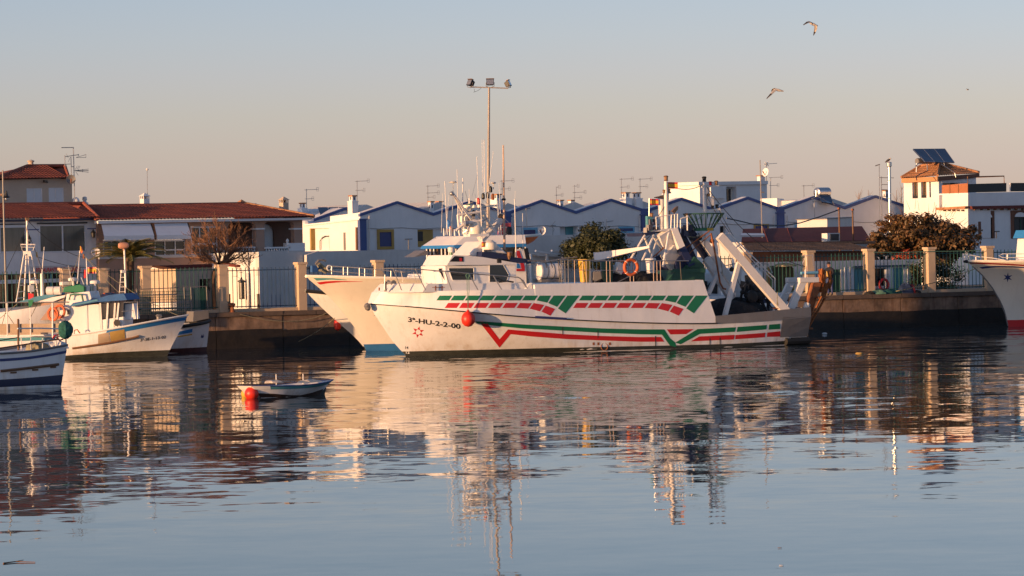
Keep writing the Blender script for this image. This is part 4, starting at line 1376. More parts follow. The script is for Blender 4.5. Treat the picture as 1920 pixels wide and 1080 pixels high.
# trawl doors and rusty gear at the stern
td = T('trawl_door', 'rust orange trawl door hanging behind the stern with two long pale runners', 'trawl door', P1(1530, 600, 1.0))
A(td, 'runner', MB().beam(P1(1548, 556, 1.0), P1(1516, 614, 1.2), 0.10, 0.06), NETO)
A(td, 'runner', MB().beam(P1(1541, 556, 1.3), P1(1513, 612, 1.5), 0.08, 0.06), NETO)
A(td, 'shoe', MB().box(P1(1516, 616, 1.2), (0.3, 0.3, 0.08), 26), RUST)
A(td, 'plate', MB().prism([P1(x, y, 0.7) for x, y in ((1545, 530), (1556, 532), (1548, 558), (1540, 558))], -H1.n * 0.08), NETO)
A(td, 'bracket', MB().box(P1(1541, 558, 1.1), (0.5, 0.3, 0.07), 26), RUST)
td = T('trawl_door', 'second trawl door, brown and dark, hanging inside the white stern frame', 'trawl door', P1(1517, 575, 1.0))
A(td, 'plate', MB().prism([P1(x, y, 0.9) for x, y in ((1527, 528), (1540, 531), (1523, 588), (1507, 584))], -H1.n * 0.12), RUST)
A(td, 'band', MB().prism([P1(x, y, 1.0) for x, y in ((1510, 570), (1520, 571), (1517, 578), (1508, 577))], -H1.n * 0.1), STEELW)
nt2 = T('orange_net', 'bundle of orange and brown net hung from the stern frame end', 'fishing net', P1(1548, 530, 0.6))
nb = MB()
rn = random.Random(8)
for k in range(16):
    x = rn.uniform(1535, 1556)
    y = rn.uniform(503, 520)
    p0 = P1(x, y, rn.uniform(0.2, 1.0))
    nb.tube([p0, p0 + Vector((rn.uniform(-.1, .1), 0, -0.4)), p0 + Vector((rn.uniform(-.2, .1), 0, -0.75))], rn.uniform(.05, .09), 6)
A(nt2, 'strand', nb, NETO, kind='stuff')

# rigging about the gantries
rg_ = random.Random(17)
for k, (a, b_, s_r) in enumerate((((1250, 345, .6), (1320, 345, 0), .25), ((1250, 380, .6), (1207, 440, .6), .1), ((1321, 360, 0), (1385, 455, 2.2), .2), ((1322, 400, 0), (1262, 430, .9), .15), ((1349, 395, 0), (1420, 500, 2.2), .25), ((1321, 345, 0), (1510, 500, 1.6), .7),
                                  ((1345, 440, -1), (1362, 560, -1), .1), ((1360, 450, 2), (1400, 560, 1), .3), ((1300, 436, -.5), (1290, 482, .2), .1), ((1272, 432, .5), (1318, 440, .5), .2), ((1380, 480, -1.4), (1455, 560, -1.6), .3), ((1265, 440, 1), (1283, 500, 1.4), .1))):
    A(TR, 'rigging_line', MB().tube([P1(*a).lerp(P1(*b_), j / 10) - Vector((0, 0, s_r * 4 * (j / 10) * (1 - j / 10))) for j in range(11)], .016, 4), BLACK if k % 3 else ROPE)
for x, y, b in ((1283, 452, .6), (1296, 447, .4), (1312, 446, .2), (1335, 452, .8), (1372, 505, 1.4), (1402, 528, 1.2), (1392, 548, 1.0), (1440, 556, 1.4)):
    bl_ = MB().lathe(P1(x, y, b), [(.05, -.06), (.11, -.04), (.11, .04), (.05, .06)], 9, H1.n)
    bl_.bar(P1(x, y, b), P1(x - 2, y - 9, b), .02, 4)
    A(TR, 'pulley_block', bl_, RUST if rg_.random() < .4 else BLACK)
for x0, y0, y1 in ((1380, 470, 492), (1412, 505, 520), (1437, 535, 552), (1460, 560, 578)):
    A(TR, 'rust_streak', MB().prism([P1(x0, y0, 2.35), P1(x0 + 1.6, y0, 2.35), P1(x0 + 2.0, y1, 2.35), P1(x0 + .6, y1, 2.35)], -H1.n * .012), RUST)
hn_ = T('hanging_net', 'dark net and ropes slung between the gantry legs of the trawler', 'fishing net', P1(1415, 575, .6))
nb_ = MB()
for k in range(22):
    x = rg_.uniform(1392, 1440)
    p0 = P1(x, rg_.uniform(532, 548), rg_.uniform(-.6, 1.2))
    nb_.tube([p0, p0 + Vector((rg_.uniform(-.2, .2), rg_.uniform(-.2, .2), -.45)), p0 + Vector((rg_.uniform(-.3, .3), 0, -.95))], rg_.uniform(.03, .07), 5)
A(hn_, 'strand', nb_, NETB, kind='stuff')
def sag(p, q, s_, n=16):
    return [p.lerp(q, k / n) - Vector((0, 0, s_ * 4 * (k / n) * (1 - k / n))) for k in range(n + 1)]
# ------------------------------------------------------------ second trawler, moored behind the first
o_ = WZ(687, 659, 0)
H2 = Hull((o_.x, o_.y), 26, 18.0, 5.6,
          [(-3.2, 3.62), (-1, 3.50), (2, 3.30), (6, 2.6), (11, 1.9), (15, 1.8), (18, 2.0)],
          [(0, 0), (0.25, -0.40), (0.45, -0.92), (0.69, -1.66), (0.86, -2.40), (1.0, -2.98), (1.2, -3.2)],
          (9, 6.0), (1.3, 2.2), stern=(0.75, 0.8, 0.9))
def P2(px, py, b=0.0):
    return H2.P(px, py, b)
T2 = T('fishing_trawler', 'cream trawler with blue striped wheelhouse roof moored behind the large striped trawler', 'trawler', H2.world(8, 0, 0))
hm2 = H2.shell()
A(T2, 'hull', hm2, CREAMH)
bv2 = bvh_of(hm2)
A(T2, 'waterline_band', H2.band(0, 1, -0.3, 0.34, 0.008), BOOTB)
A(T2, 'gunwale', H2.rail(0, 1, 1.0, 0.075, 0.03, 50), CREAMH, smooth=True)
A(T2, 'bow_stripe', strip(MB(), bv2, [(587, 521), (620, 521.2), (650, 524.3)], [(594, 526), (620, 524.2), (650, 525)], 10), TEAL)
A(T2, 'bow_stripe', strip(MB(), bv2, [(594, 529.5), (610, 527.3), (630, 526.4), (680, 527.6)], [(600, 533.5), (615, 531), (640, 528.8), (680, 528.2)], 12), RED)
A(T2, 'blue_star', blob(MB(), bv2, star(709.5, 590, 9, 6, 0.3, 0.3)), DKBLUE)
A(T2, 'star_tail', blob(MB(), bv2, [(707, 583), (713, 586), (711, 590), (709, 588)], 0.014), GREEN)
A(T2, 'star_tail', blob(MB(), bv2, [(704, 580), (708, 581), (710, 585), (707, 584)], 0.014), RED)
r2 = MB().tube([P2(x, y, b) for x, y, b in ((653, 511, .9), (620, 508.5, .35), (614.5, 506, .3), (616, 501.5, .3), (623, 499, .35), (653, 501, 0.9), (683, 503, 1.5), (720, 507, 2.0), (760, 511, 2.4))], 0.025)
r2.tube([P2(x, y, b) for x, y, b in ((653, 511, .9), (683, 513, 1.5), (720, 516, 2.0))], 0.018)
r2a = A(T2, 'bow_rail', r2, GALV)
for x, y0, b in ((622, 499, .35), (644, 500.5, .75), (652, 501, .9), (674, 502.5, 1.35), (684, 503, 1.5), (703, 505.5, 1.8), (733, 508, 2.2)):
    A(r2a, 'stanchion', MB().bar(P2(x, y0, b), P2(x, y0 + 15, b), 0.022), GALV)
an_ = T('anchor', 'grey stockless anchor and warps heaped on the tip of the cream bow', 'anchor', P2(600, 510, 0))
ab = MB().beam(P2(593, 492, 0.1), P2(612, 511, 0.1), 0.16, 0.16)
A(an_, 'shank', ab, GREYS)
A(an_, 'hook', MB().tube([P2(592, 494, 0.1), P2(597, 488.5, 0.1), P2(604, 487.5, .1), P2(611, 489, .1)], 0.05), GREYS)
A(an_, 'warp', MB().tube([P2(595, 500, .3), P2(600, 495, .2), P2(606, 500, .2), P2(612, 505, .2), P2(618, 510, .2)], 0.07), ROPE)
A(an_, 'warp', MB().tube([P2(588, 502, .2), P2(594, 507, .2), P2(603, 507, .3), P2(610, 511, .3)], 0.06), ROPE)
A(an_, 'fluke', MB().box(P2(589, 504, .2), (0.3, 0.2, 0.3), 30), CLOTHB)
A(an_, 'eye', MB().torus(P2(617.5, 502.5, .3), 0.12, 0.035, H2.n, 12, 6), WICK)
def sym2(l, H):
    pts = [(H.x_of(px, py, b), b) for px, py, b in l]
    return pts + [(x, -b) for x, b in reversed(pts)]
def loft2(H, lo, hi, zlo, zhi, mb=None):
    mb = mb or MB()
    mb.loft([H.world(x, b, zlo) for x, b in sym2(lo, H)], [H.world(x, b, zhi) for x, b in sym2(hi, H)])
    return mb
z530, z485, z465, z459, z440 = (P2(880, y, 2.0).z for y in (532, 485, 465, 459, 442))
bd = loft2(H2, [(986, 530, 2.0), (838, 530, 1.6), (800, 530, 0.6)], [(986, 485, 2.0), (856, 485, 1.6), (826, 485, 0.6)], z530, z485)
A(T2, 'wheelhouse', bd, WHITE, bev=0.03)
A(T2, 'window_band', loft2(H2, [(984, 485, 1.9), (856, 485, 1.55), (830, 485, 0.6)], [(984, 465, 1.9), (852, 465, 1.6), (824, 465, 0.7)], z485, z465), GLASS)
for x in (855, 861, 869, 878, 905, 940, 975):
    b = 1.64 if x < 870 else 1.94
    w_ = 0.10 if x in (869,) else 0.06
    A(T2, 'window_post', MB().beam(P2(x + 1, 485, b), P2(x, 465, b), w_, 0.08, H2.n), STEELW)
for e in (.05, .3, .55, .8):
    pf = H2.world(H2.x_of(852, 465, 1.6), 1.6, z465).lerp(H2.world(H2.x_of(824, 465, .7), .7, z465), e)
    A(T2, 'window_post', MB().bar(Vector((pf.x, pf.y, z485)) - H2.a * .05, pf - H2.a * .05, .035), STEELW)
for e in (-.6, -.2, .2, .6):
    pf = H2.world(H2.x_of(824, 465, .7), e, z465)
    A(T2, 'window_post', MB().bar(Vector((pf.x, pf.y, z485)) - H2.a * .06, pf - H2.a * .06, .04), STEELW if e < .5 else WOOD)
rf2 = loft2(H2, [(987, 459, 2.12), (852, 459, 1.8), (824, 459, 0.85)], [(985, 442, 1.95), (872, 442, 1.6), (848, 442, 0.7)], z459, z440)
A(T2, 'wheelhouse_roof', rf2, WHITE, bev=0.03)
A(T2, 'roof_stripe', loft2(H2, [(987, 465, 2.14), (849, 465, 1.84), (820, 465, 0.9)], [(987, 459, 2.14), (852, 459, 1.82), (823, 459, 0.87)], z465, z459 + 0.004), BRBLUE)
A(T2, 'roof_lettering', text_on(MB(), bvh_of(rf2), 'ELLA', (811, 448.5), (818, 448), 3.2, 0.01), OCHRE)
A(T2, 'side_panel', MB().prism([P2(x, y, 2.03) for x, y in ((966, 467), (986, 467), (986, 510), (966, 510))], -H2.n * 0.02), WHITE)
A(T2, 'painted_letter', MB().prism([P2(x, y, 2.05) for x, y in ((969, 470), (974, 470), (984, 500), (984, 508.5), (968.5, 508.5), (968.5, 504), (978, 504), (977, 497), (969, 478))], -H2.n * 0.012), RED)
A(T2, 'painted_letter', MB().prism([P2(x, y, 2.05) for x, y in ((969, 494), (973, 494), (976, 503), (969, 503))], -H2.n * 0.012), BRBLUE)
A(T2, 'after_post', MB().beam(P2(985, 466, 2.0), P2(990, 490, 2.0), 0.15, 0.2, H2.n), BLACK)
A(T2, 'front_awning', MB().prism([P2(x, y, 0.9) for x, y in ((777, 482), (798, 469.5), (802, 471), (801, 478))], -H2.n * 1.2), GREYS)
A(T2, 'foredeck_trunk', loft2(H2, [(810, 526, 1.0), (772, 524, 0.4)], [(806, 517, .9), (778, 515, 0.4)], P2(760, 530, 1).z, P2(760, 514, 1).z), WHITE, bev=0.05)
tnk = MB().lathe(P2(812, 492, 2.05), [(0.02, 0), (0.03, 0.0)], 6)
A(T2, 'mast', MB().bar(P2(876, 404, 0), P2(880, 470, 0), 0.06, 8), STEELW)
for x0, y0, x1, y1 in ((843, 425, 844, 442), (860, 420, 862, 442), (832, 428, 833, 442), (852, 430, 853, 442)):
    A(T2, 'roof_antenna', MB().bar(P2(x0, y0, 1.0), P2(x1, y1, 1.0), 0.025, 5, 0.05), STEELW)
A(T2, 'net_drum', MB().lathe(P2(1408, 545, 1.9), [(0.5, -0.1), (0.5, 0), (0.2, 0.02), (0.2, 1.0), (0.5, 1.02), (0.5, 1.1)], 12, -H2.n), BLACK)
rm_ = random.Random(23)
for k in range(12):
    x, y = rm_.uniform(838, 925), rm_.uniform(418, 441)
    p_ = P2(x, y, rm_.uniform(-.8, 1.0))
    A(T2, 'roof_fitting', MB().lathe(p_, [(.03, -.25), (.06, -.2), (.10, 0), (.09, .12), (.03, .18)], 8), (WICK, ORANGE, GREYS, CREAMH, BRBLUE, WICK)[k % 6])
for k in range(9):
    x = rm_.uniform(842, 962)
    y0 = rm_.uniform(330, 395)
    b = rm_.uniform(-.8, .9)
    A(T2, 'whip_antenna', MB().bar(P2(x + rm_.uniform(-5, 5), y0, b), P2(x, 442, b), .010, 4, .024), STEELW if k % 2 else GALV)
for k in range(7):
    a = P2(rm_.uniform(862, 915), rm_.uniform(355, 400), 0)
    b_ = P2(rm_.uniform(815, 985), 441, rm_.uniform(-1, 1.4))
    A(T2, 'stay_wire', MB().bar(a, b_, .010, 4), GALV)
# things on its roof
tn = T('tender', 'orange bottomed skiff with a pale gunwale carried on the wheelhouse roof', 'skiff', P2(980, 455, 0.5))
tb = MB()
tg = MB()
rows = []
grow = []
for k in range(13):
    t = k / 12
    px = lerp(940, 1013, t)
    top = lerp(443.5, 438.6, t)
    keel = interp([(0, 462), (0.55, 462), (0.8, 454), (1, 440.5)], t)
    hb_ = 0.62 * (1 - max(0, (t - 0.35) / 0.65) ** 2.2) + 0.01
    base = P2(px, top, 0)
    zt = base.z
    zk = P2(px, keel, 0).z
    rows.append([base + H2.n * hb_, base + H2.n * hb_ * 0.8 + Vector((0, 0, (zk - zt) * 0.7)), base + Vector((0, 0, zk - zt)), base - H2.n * hb_ * 0.8 + Vector((0, 0, (zk - zt) * 0.7)), base - H2.n * hb_])
    grow.append(base + H2.n * (hb_ + 0.01) + Vector((0, 0, -0.04)))
tb.grid(rows)
tb.poly(list(reversed(rows[0])))
tb.smooth = True
A(tn, 'hull', tb, ORANGE)
A(tn, 'gunwale', MB().tube(grow, 0.075, 6), CREAMH)
A(tn, 'thwart', MB().grid([[r[0] + Vector((0, 0, -0.03)) for r in rows], [r[-1] + Vector((0, 0, -0.03)) for r in rows]]), GREYS)
sg = T('tarpaulin_board', 'red board with a pale stripe standing among the masts behind the radar', 'board', P2(947, 438, -0.8))
A(sg, 'panel', MB().prism([P2(x, y, -0.8) for x, y in ((934, 420), (958, 417.5), (958.5, 440), (934, 440))], -H2.n * 0.05), PINKS)
A(sg, 'stripe', MB().prism([P2(x, y, -0.78) for x, y in ((936, 426), (950, 425), (950, 427), (936, 428))], -H2.n * 0.015), CREAMH)
bs = T('black_sack', 'black cover bundled in front of the red board on the roof', 'cover', P2(953, 444, 0.2))
A(bs, 'sack', MB().lathe(P2(953, 445, 0.2), [(0.12, 0), (0.16, 0.15), (0.15, 0.4), (0.09, 0.52)], 10, (0.15, 0, 1)), BLACK, smooth=True)
fl = T('spanish_flag', 'small red and yellow flag painted low beside the white dome', 'flag', P1(905, 462, 1.0))
spanish_flag(fl, P1(903, 454, 1.2), H1.a, 0, 0, 0.38, 0.22)
nl = T('navigation_light', 'white capped green light on the wheelhouse roof of the striped trawler', 'ship light', P1(846, 480, 1.2))
A(nl, 'cap', MB().lathe(P1(846, 471, 1.2), [(0.13, -0.05), (0.16, 0), (0.16, 0.16), (0.08, 0.2)], 10), WICK, smooth=True)
A(nl, 'lens', MB().lathe(P1(846, 479, 1.2), [(0.06, -0.02), (0.07, 0), (0.07, 0.16)], 8), GREEN)

# ------------------------------------------------------------ third hull, against the quay
o_ = WZ(684, 654, 0)
H3 = Hull((o_.x, o_.y), 26, 18.0, 4.4,
          [(-3.2, 2.95), (0, 2.5), (4, 1.9), (9, 1.4), (18, 1.6)],
          [(0, 0), (0.2, -0.45), (0.45, -1.25), (0.75, -2.3), (1.0, -3.05), (1.2, -3.1)], (8, 5.5), (1.3, 2.1))
T3 = T('fishing_boat', 'grey white boat with dark gunwale, its bow low beside the quay', 'fishing boat', H3.world(6, 0, 0))
A(T3, 'hull', H3.shell(), HULLW)
A(T3, 'waterline_band', H3.band(0, 1, -0.3, 0.12, 0.008), BOOT)
A(T3, 'gunwale', H3.rail(0, 1, .98, .10, .02, 40), BLACK, smooth=True)
A(T3, 'cabin', MB().prism([H3.P(x, y, 1.3) for x, y in ((905, 560), (905, 453), (984, 451), (984, 560))], -H3.n * 3.0), WHITE, bev=0.03)  # added out of sight behind the second wheelhouse to cast shade on the quay
A(T3, 'bow_fitting', MB().box(H3.P(594, 546, 0.1), (0.18, 0.14, 0.1), 26), ORANGE)
A(T3, 'bow_rail', MB().tube([H3.P(588, 547, 0.1), H3.P(594, 544, 0.1), H3.P(612, 546, 0.5)], 0.02), GALV)
qf = T('quay_fender', 'dull red oval fender hanging against the dark quay left of the bows', 'fender', H3.P(633, 607, 1.0))
A(qf, 'ball', MB().lathe(WZ(633, 655, 0) * 0 + W(633, 608, 205.5), [(0.02, -0.32), (0.15, -0.22), (0.19, 0), (0.15, 0.2), (0.05, 0.32)], 14), FENR, smooth=True)
A(qf, 'line', MB().bar(W(633, 596, 205.5), H3.P(637, 556, 0.9), 0.015, 5), ROPE)

# ------------------------------------------------------------ boat behind the stern gantries
o_ = W(1185, 610, 213.5)
HK = Hull((o_.x, o_.y), 26, 8.0, 4.0, [(-1.5, 2.5), (2, 2.2), (5, 2.05), (8, 2.15)], [(0, 0), (1, -1.4), (1.2, -1.4)], (5, 3.5), (1.4, 2.2))
TK = T('fishing_boat', 'white boat with navy side stripe lying behind the stern gantries', 'fishing boat', HK.world(5, 0, 0))
A(TK, 'hull', HK.shell(), HULLW)
A(TK, 'side_stripe', HK.band(.1, 1, lambda x: HK.zs(x) - .42, lambda x: HK.zs(x) - .2, .015), NAVY)
kc = MB().prism([HK.P(x, y, 1.3) for x, y in ((1352, 556), (1354, 512), (1368, 503), (1420, 502), (1430, 512), (1432, 556))], -HK.n * 2.6)
A(TK, 'cabin', kc, WHITE, bev=.04)
bvk = bvh_of(kc)
for x0 in (1374, 1396, 1416):
    A(TK, 'cabin_window', strip(MB(), bvk, [(x0, 516), (x0 + 15, 515.5)], [(x0 + 1, 530), (x0 + 15, 529.5)], 2, 2, .015), GLASS)
A(TK, 'wheelhouse', MB().prism([HK.P(x, y, 1.3) for x, y in ((1262, 560), (1264, 484), (1318, 482), (1322, 560))], -HK.n * 2.4), WHITE, bev=.04)  # unseen block added behind the winch housing to shade the right-hand pillars
A(TK, 'cabin_rail', MB().tube([HK.P(x, y, 1.2) for x, y in ((1352, 500), (1380, 494), (1440, 495), (1448, 512))], .025), GALV)
A(TK, 'mast', MB().bar(HK.P(1375, 503, .2), HK.P(1372, 455, .2), .06, 8, .04), STEELW)
A(TK, 'net_drum', MB().lathe(HK.P(1340, 545, .8), [(0.5, -0.1), (0.5, 0), (0.2, 0.02), (0.2, 1.0), (0.5, 1.02), (0.5, 1.1)], 12, -HK.n), BLACK)

# ------------------------------------------------------------ boat at the right edge
o_ = WZ(1891, 613, 0)
H4 = Hull((o_.x, o_.y), 26, 14.0, 4.8,
          [(-2.7, 3.52), (0, 3.42), (3, 3.25), (8, 2.6), (14, 2.5)],
          [(0, 0), (0.28, -0.25), (0.53, -0.76), (0.725, -1.28), (0.93, -2.15), (1.0, -2.6), (1.2, -2.7)], (8, 5.5), (1.35, 2.2))
T4 = T('fishing_boat', 'pale boat with red waterline and blue star, cut off by the picture edge', 'fishing boat', H4.world(3, 0, 0))
hm4 = H4.shell()
bv4 = bvh_of(hm4)
A(T4, 'hull', hm4, CREAMH)
A(T4, 'waterline_band', H4.band(0, 1, -0.3, 0.36, 0.008), RED)
A(T4, 'bow_stripe', strip(MB(), bv4, [(1814, 491.5), (1850, 492.3), (1890, 494), (1935, 497)], [(1819, 494), (1850, 495.3), (1890, 497), (1935, 500)], 16, 3), DKRED)
A(T4, 'bow_stripe', strip(MB(), bv4, [(1836, 501), (1848, 499), (1865, 498), (1900, 498.6), (1935, 501)], [(1842, 503.7), (1850, 502.5), (1865, 501), (1900, 501.2), (1935, 503.5)], 14, 3, .014), DKBLUE)
A(T4, 'gunwale', H4.rail(0, 1, 1.0, 0.07, 0.03, 40), CREAMH, smooth=True)
A(T4, 'stem_bar', MB().tube([H4.pt(0, t, 1, 0.0) - H4.a * 0.03 for t in (0.02, 0.2, 0.4, 0.6, 0.8, 0.92)], 0.03), GREYS)
A(T4, 'blue_star', blob(MB(), bv4, star(1889.5, 520, 9.5, 6, 0.36, 0.05)), DKBLUE)
rr4 = MB().tube([H4.P(x, y, b) for x, y, b in ((1838, 482, .5), (1819, 478, .25), (1816, 480, .2), (1818, 487, .25))], 0.022)
rr4.tube([H4.P(x, y, b) for x, y, b in ((1840, 481.5, .6), (1862, 484, 1), (1885, 488, 1.5))], 0.02)
rr4.tube([H4.P(x, y, b) for x, y, b in ((1920, 476, 1.9), (1880, 476, 1.6), (1873, 479.5, 1.5), (1880, 483, 1.6), (1920, 483, 1.9))], 0.02)
rra = A(T4, 'bow_rail', rr4, STEELW)
for x, y, b in ((1809, 480, 0.05), (1830, 482, .4), (1889, 477, 1.6)):
    A(rra, 'stanchion', MB().bar(H4.P(x, y, b), H4.P(x, y + 9, b), 0.045), STEELW)
cab4 = MB().prism([H4.P(x, y, 1.4) for x, y in ((1941, 491), (1945, 447), (2005, 440), (2005, 491))], -H4.n * 1.9)
A(T4, 'cabin', cab4, WHITE)
A(T4, 'cabin_window', MB().prism([H4.P(x, y, 1.43) for x, y in ((1946, 470), (1949, 452), (1985, 452), (1985, 470))], -H4.n * 0.05), GLASS)
A(T4, 'cabin_roof', MB().prism([H4.P(x, y, 1.7) for x, y in ((1942, 446), (1948, 431), (2010, 429), (2010, 441))], -H4.n * 2.2), BRBLUE)
A(T4, 'anchor', MB().lathe(H4.P(1822, 490, 0.1), [(0.05, -0.5), (0.09, -0.3), (0.06, 0.4)], 8, H4.a), BLACK)
mr4 = T('mooring_rope', 'pale mooring rope running from the right hand bow down to the quay', 'rope', H4.P(1830, 505, 0.2))
A(mr4, 'line', MB().tube(sag(H4.P(1833, 502, 0.1), QP.P(1680, 546, 0.05), 0.12), 0.022, 5), ROPE)
A(mr4, 'line', MB().tube(sag(QP.P(1680, 546, 0.05), QP.P(1590, 556, 0.0), 0.02), 0.02, 5), ROPEG)

# ------------------------------------------------------------ boats on the left
o_ = WZ(313, 668, 0)
H5 = Hull((o_.x, o_.y), -8, 8.6, 3.3,
          [(-1.1, 1.92), (0, 1.74), (2, 1.40), (4, 1.12), (7, 0.98), (9.3, 1.0)],
          [(0, 0), (0.3, -0.28), (0.6, -0.6), (1, -1.04), (1.2, -1.1)], (5.0, 3.6), (1.4, 2.2), bowleft=False)
def P5(px, py, b=0.0):
    return H5.P(px, py, b)
T5 = T('fishing_boat', 'white fishing boat with blue bow band, tan side patch and blue canopy', 'fishing boat', H5.world(4, 0, 0))
hm5 = H5.shell(deck=0.8)
bv5 = bvh_of(hm5)
A(T5, 'hull', hm5, HULLW)
A(T5, 'waterline_band', H5.band(0, 1, -0.3, lambda x: interp([(-1, 0.30), (2, 0.26), (5, 0.12), (9, 0.12)], x), 0.008), BOOT)
A(T5, 'blue_band', H5.band(0, 0.36, lambda x: H5.zs(x) - interp([(-1, .14), (3, .22)], x), lambda x: H5.zs(x) + 0.01, 0.01, rows=2), BRBLUE)
A(T5, 'gunwale', H5.rail(0, 1, 1.0, 0.045, 0.02, 40), WHITE, smooth=True)
pt_ = strip(MB(), bv5, [(184, 627), (204, 623)], [(184, 646), (207, 642.5)], 6, 4, 0.012)
A(T5, 'plywood_patch', pt_, TAN)
pt_ = strip(MB(), bv5, [(205, 622), (233, 617)], [(208, 642), (235, 637.5)], 6, 4, 0.02)
A(T5, 'plywood_patch', pt_, OCHRE)
A(T5, 'rubbing_bar', MB().tube([on(bv5, x, y, 0.03) for x, y in ((136, 653), (160, 649.5), (185, 645.5), (208, 641.5), (232, 636.5), (250, 632.5), (260, 629.5))], 0.055, 6), WOOD)
A(T5, 'registration_lettering', text_on(MB(), bv5, '3ª-SE-1-13-02', (263, 640), (311, 634), 5.2, 0.02), BLACK)
A(T5, 'bow_post', MB().lathe(P5(298, 598, 0.1), [(0.10, -0.25), (0.12, 0.1), (0.16, 0.15), (0.1, 0.22)], 8), GREYS)
cb5 = MB().prism([P5(x, y, 1.05) for x, y in ((111, 634), (112, 574), (133, 571), (186, 570), (190, 622), (188, 626))], -H5.n * 2.1)
A(T5, 'cabin', cb5, WHITE, bev=0.04)
bvc5 = bvh_of(cb5)
glassy(T5, 'window', bvc5, [(126, 581), (132, 580), (132.5, 589.5), (126, 590)], GLASSG, frame=WHITE, fw=0.5)
A(T5, 'cabin_fluting', strip(MB(), bvc5, [(160, 572), (164, 572)], [(162, 620), (165, 620)], 2, 4, 0.03), LIME)
wn5 = MB().prism([P5(x, y, 0.95) for x, y in ((188, 570), (232, 567), (229, 617), (190, 622))], -H5.n * 1.9)
A(T5, 'wheelhouse_glazing', wn5, GLASS)
for x0, x1, w_ in ((188, 191, .10), (203, 200, .20), (216, 213, .1), (223, 218, .13)):
    A(T5, 'window_post', MB().beam(P5(x0, 568, 1.0), P5(x1, 619, 1.0), w_, 0.08, H5.n), STEELW)
A(T5, 'wheelhouse_side', MB().prism([P5(x, y, 1.02) for x, y in ((189, 600), (231, 594), (231, 616), (189, 623))], -H5.n * 2.0), WHITE)
A(T5, 'canopy', MB().prism([P5(x, y, 1.35) for x, y in ((131, 574), (137, 568), (182, 560), (205, 553), (232, 550), (238, 562.5), (180, 566.5), (133, 575))], -H5.n * 2.7), CLOTHB)
A(T5, 'canopy_trim', MB().prism([P5(x, y, 1.38) for x, y in ((133, 572), (182, 561), (184, 564), (135, 574))], -H5.n * 0.03), CLOTHT)
A(T5, 'wheel_arch', MB().tube([P5(x, y, 1.1) for x, y in ((130, 562), (132, 553), (140, 551.5), (153, 552), (156, 565))], 0.05), ROPEG)
A(T5, 'cabin_top', MB().prism([P5(x, y, 0.9) for x, y in ((122, 573), (125, 551), (168, 546), (172, 560), (160, 570))], -H5.n * 1.8), WHITE, bev=0.03)
A(T5, 'green_cover', MB().prism([P5(x, y, 0.8) for x, y in ((117, 548), (120, 538), (150, 533), (158, 537), (158, 548))], -H5.n * 1.4), GREEN, bev=0.03)
A(T5, 'funnel', MB().bar(P5(162, 562, 0.4), P5(164, 536, 0.4), 0.14, 10), WHITE, smooth=True)
A(T5, 'deck_rail', MB().tube([P5(x, y, 1.3) for x, y in ((232, 567), (258, 566), (258, 598))], 0.022), GALV)
A(T5, 'deck_rail', MB().tube([P5(x, y, 1.2) for x, y in ((228, 584), (250, 582), (252, 598))], 0.016), GALV)
A(T5, 'foredeck_box', MB().prism([P5(x, y, 0.6) for x, y in ((229, 600), (232, 571), (250, 569), (255, 598))], -H5.n * 0.8), LIME)
A(T5, 'winch', MB().lathe(P5(222, 605, 0.9), [(0.16, -0.3), (0.1, -0.1), (0.1, 0.1), (0.16, 0.3)], 10, H5.n), BLACK)
A(T5, 'winch_post', MB().bar(P5(216, 582, 0.9), P5(221, 615, 0.9), 0.05), BLACK)
for x, y, r in ((136, 524, 0.20), (178, 529, 0.23)):
    d_ = MB().lathe(P5(x, y, 0.2), [(r, -0.07), (r * 1.05, 0), (r, 0.06), (r * 0.5, 0.1)], 14)
    d_.bar(P5(x, y, .2), P5(x + 2, y + 22, .2), 0.03)
    A(T5, 'radar', d_, WICK)
for (x0, y0, x1, y1, r, m_) in ((162, 482, 164, 540, .035, STEELW), (150, 470, 145, 532, .04, STEELW), (128, 497, 134, 530, .012, STEELW), (152, 520, 163, 546, .02, STEELW), (138, 527, 142, 565, .02, STEELW)):
    A(T5, 'antenna', MB().bar(P5(x0, y0, .2), P5(x1, y1, .2), r * .7, 5, r), m_)
A(T5, 'mast_lamp', MB().lathe(P5(157, 481, .2), [(0.04, -.1), (.05, .08), (.02, .12)], 8), RUST)
fl = T('spanish_flag', 'upright red and yellow pennant at the top of the white whip mast', 'flag', P5(151, 468, .2))
A(fl, 'red_band', MB().prism([P5(x, y, .25) for x, y in ((150.5, 461), (152, 462), (155, 472), (153, 475.5), (150, 470))], -H5.n * 0.02), ORANGE)
A(fl, 'yellow_band', MB().prism([P5(x, y, .27) for x, y in ((150.2, 462), (151.2, 462), (152.5, 471), (150.2, 470))], -H5.n * 0.015), GOLD)
fl = T('spanish_flag', 'large red and yellow flag spread flat before the sand coloured pillar', 'flag', P5(171, 507, -.4))
spanish_flag(fl, P5(164, 501, -0.3), -H5.a, 0, 0, 0.40, 0.30, sag=0.0)
A(fl, 'staff', MB().bar(P5(163.4, 498, -.3), P5(165, 545, -.3), 0.018), GALV)
rt = T('red_pennant', 'narrow red cloth hanging from the mast below the large flag', 'pennant', P5(158, 515, 0))
A(rt, 'cloth', MB().prism([P5(x, y, 0.1) for x, y in ((158, 505), (160.5, 506), (161, 521), (157, 522))], -H5.n * 0.03), RED)
r5 = T('roof_life_raft', 'white raft canister on the cabin top beside the green cover', 'life raft', P5(103, 552, 0.3))
A(r5, 'canister', MB().lathe(P5(101, 545, 0.3), [(0.12, -0.36), (0.2, -0.33), (0.2, 0.33), (0.12, 0.36)], 14, H5.a), WICK, smooth=True)
A(r5, 'strap', MB().torus(P5(101, 545, 0.3), 0.205, 0.012, H5.a, 14, 5), GREYS)
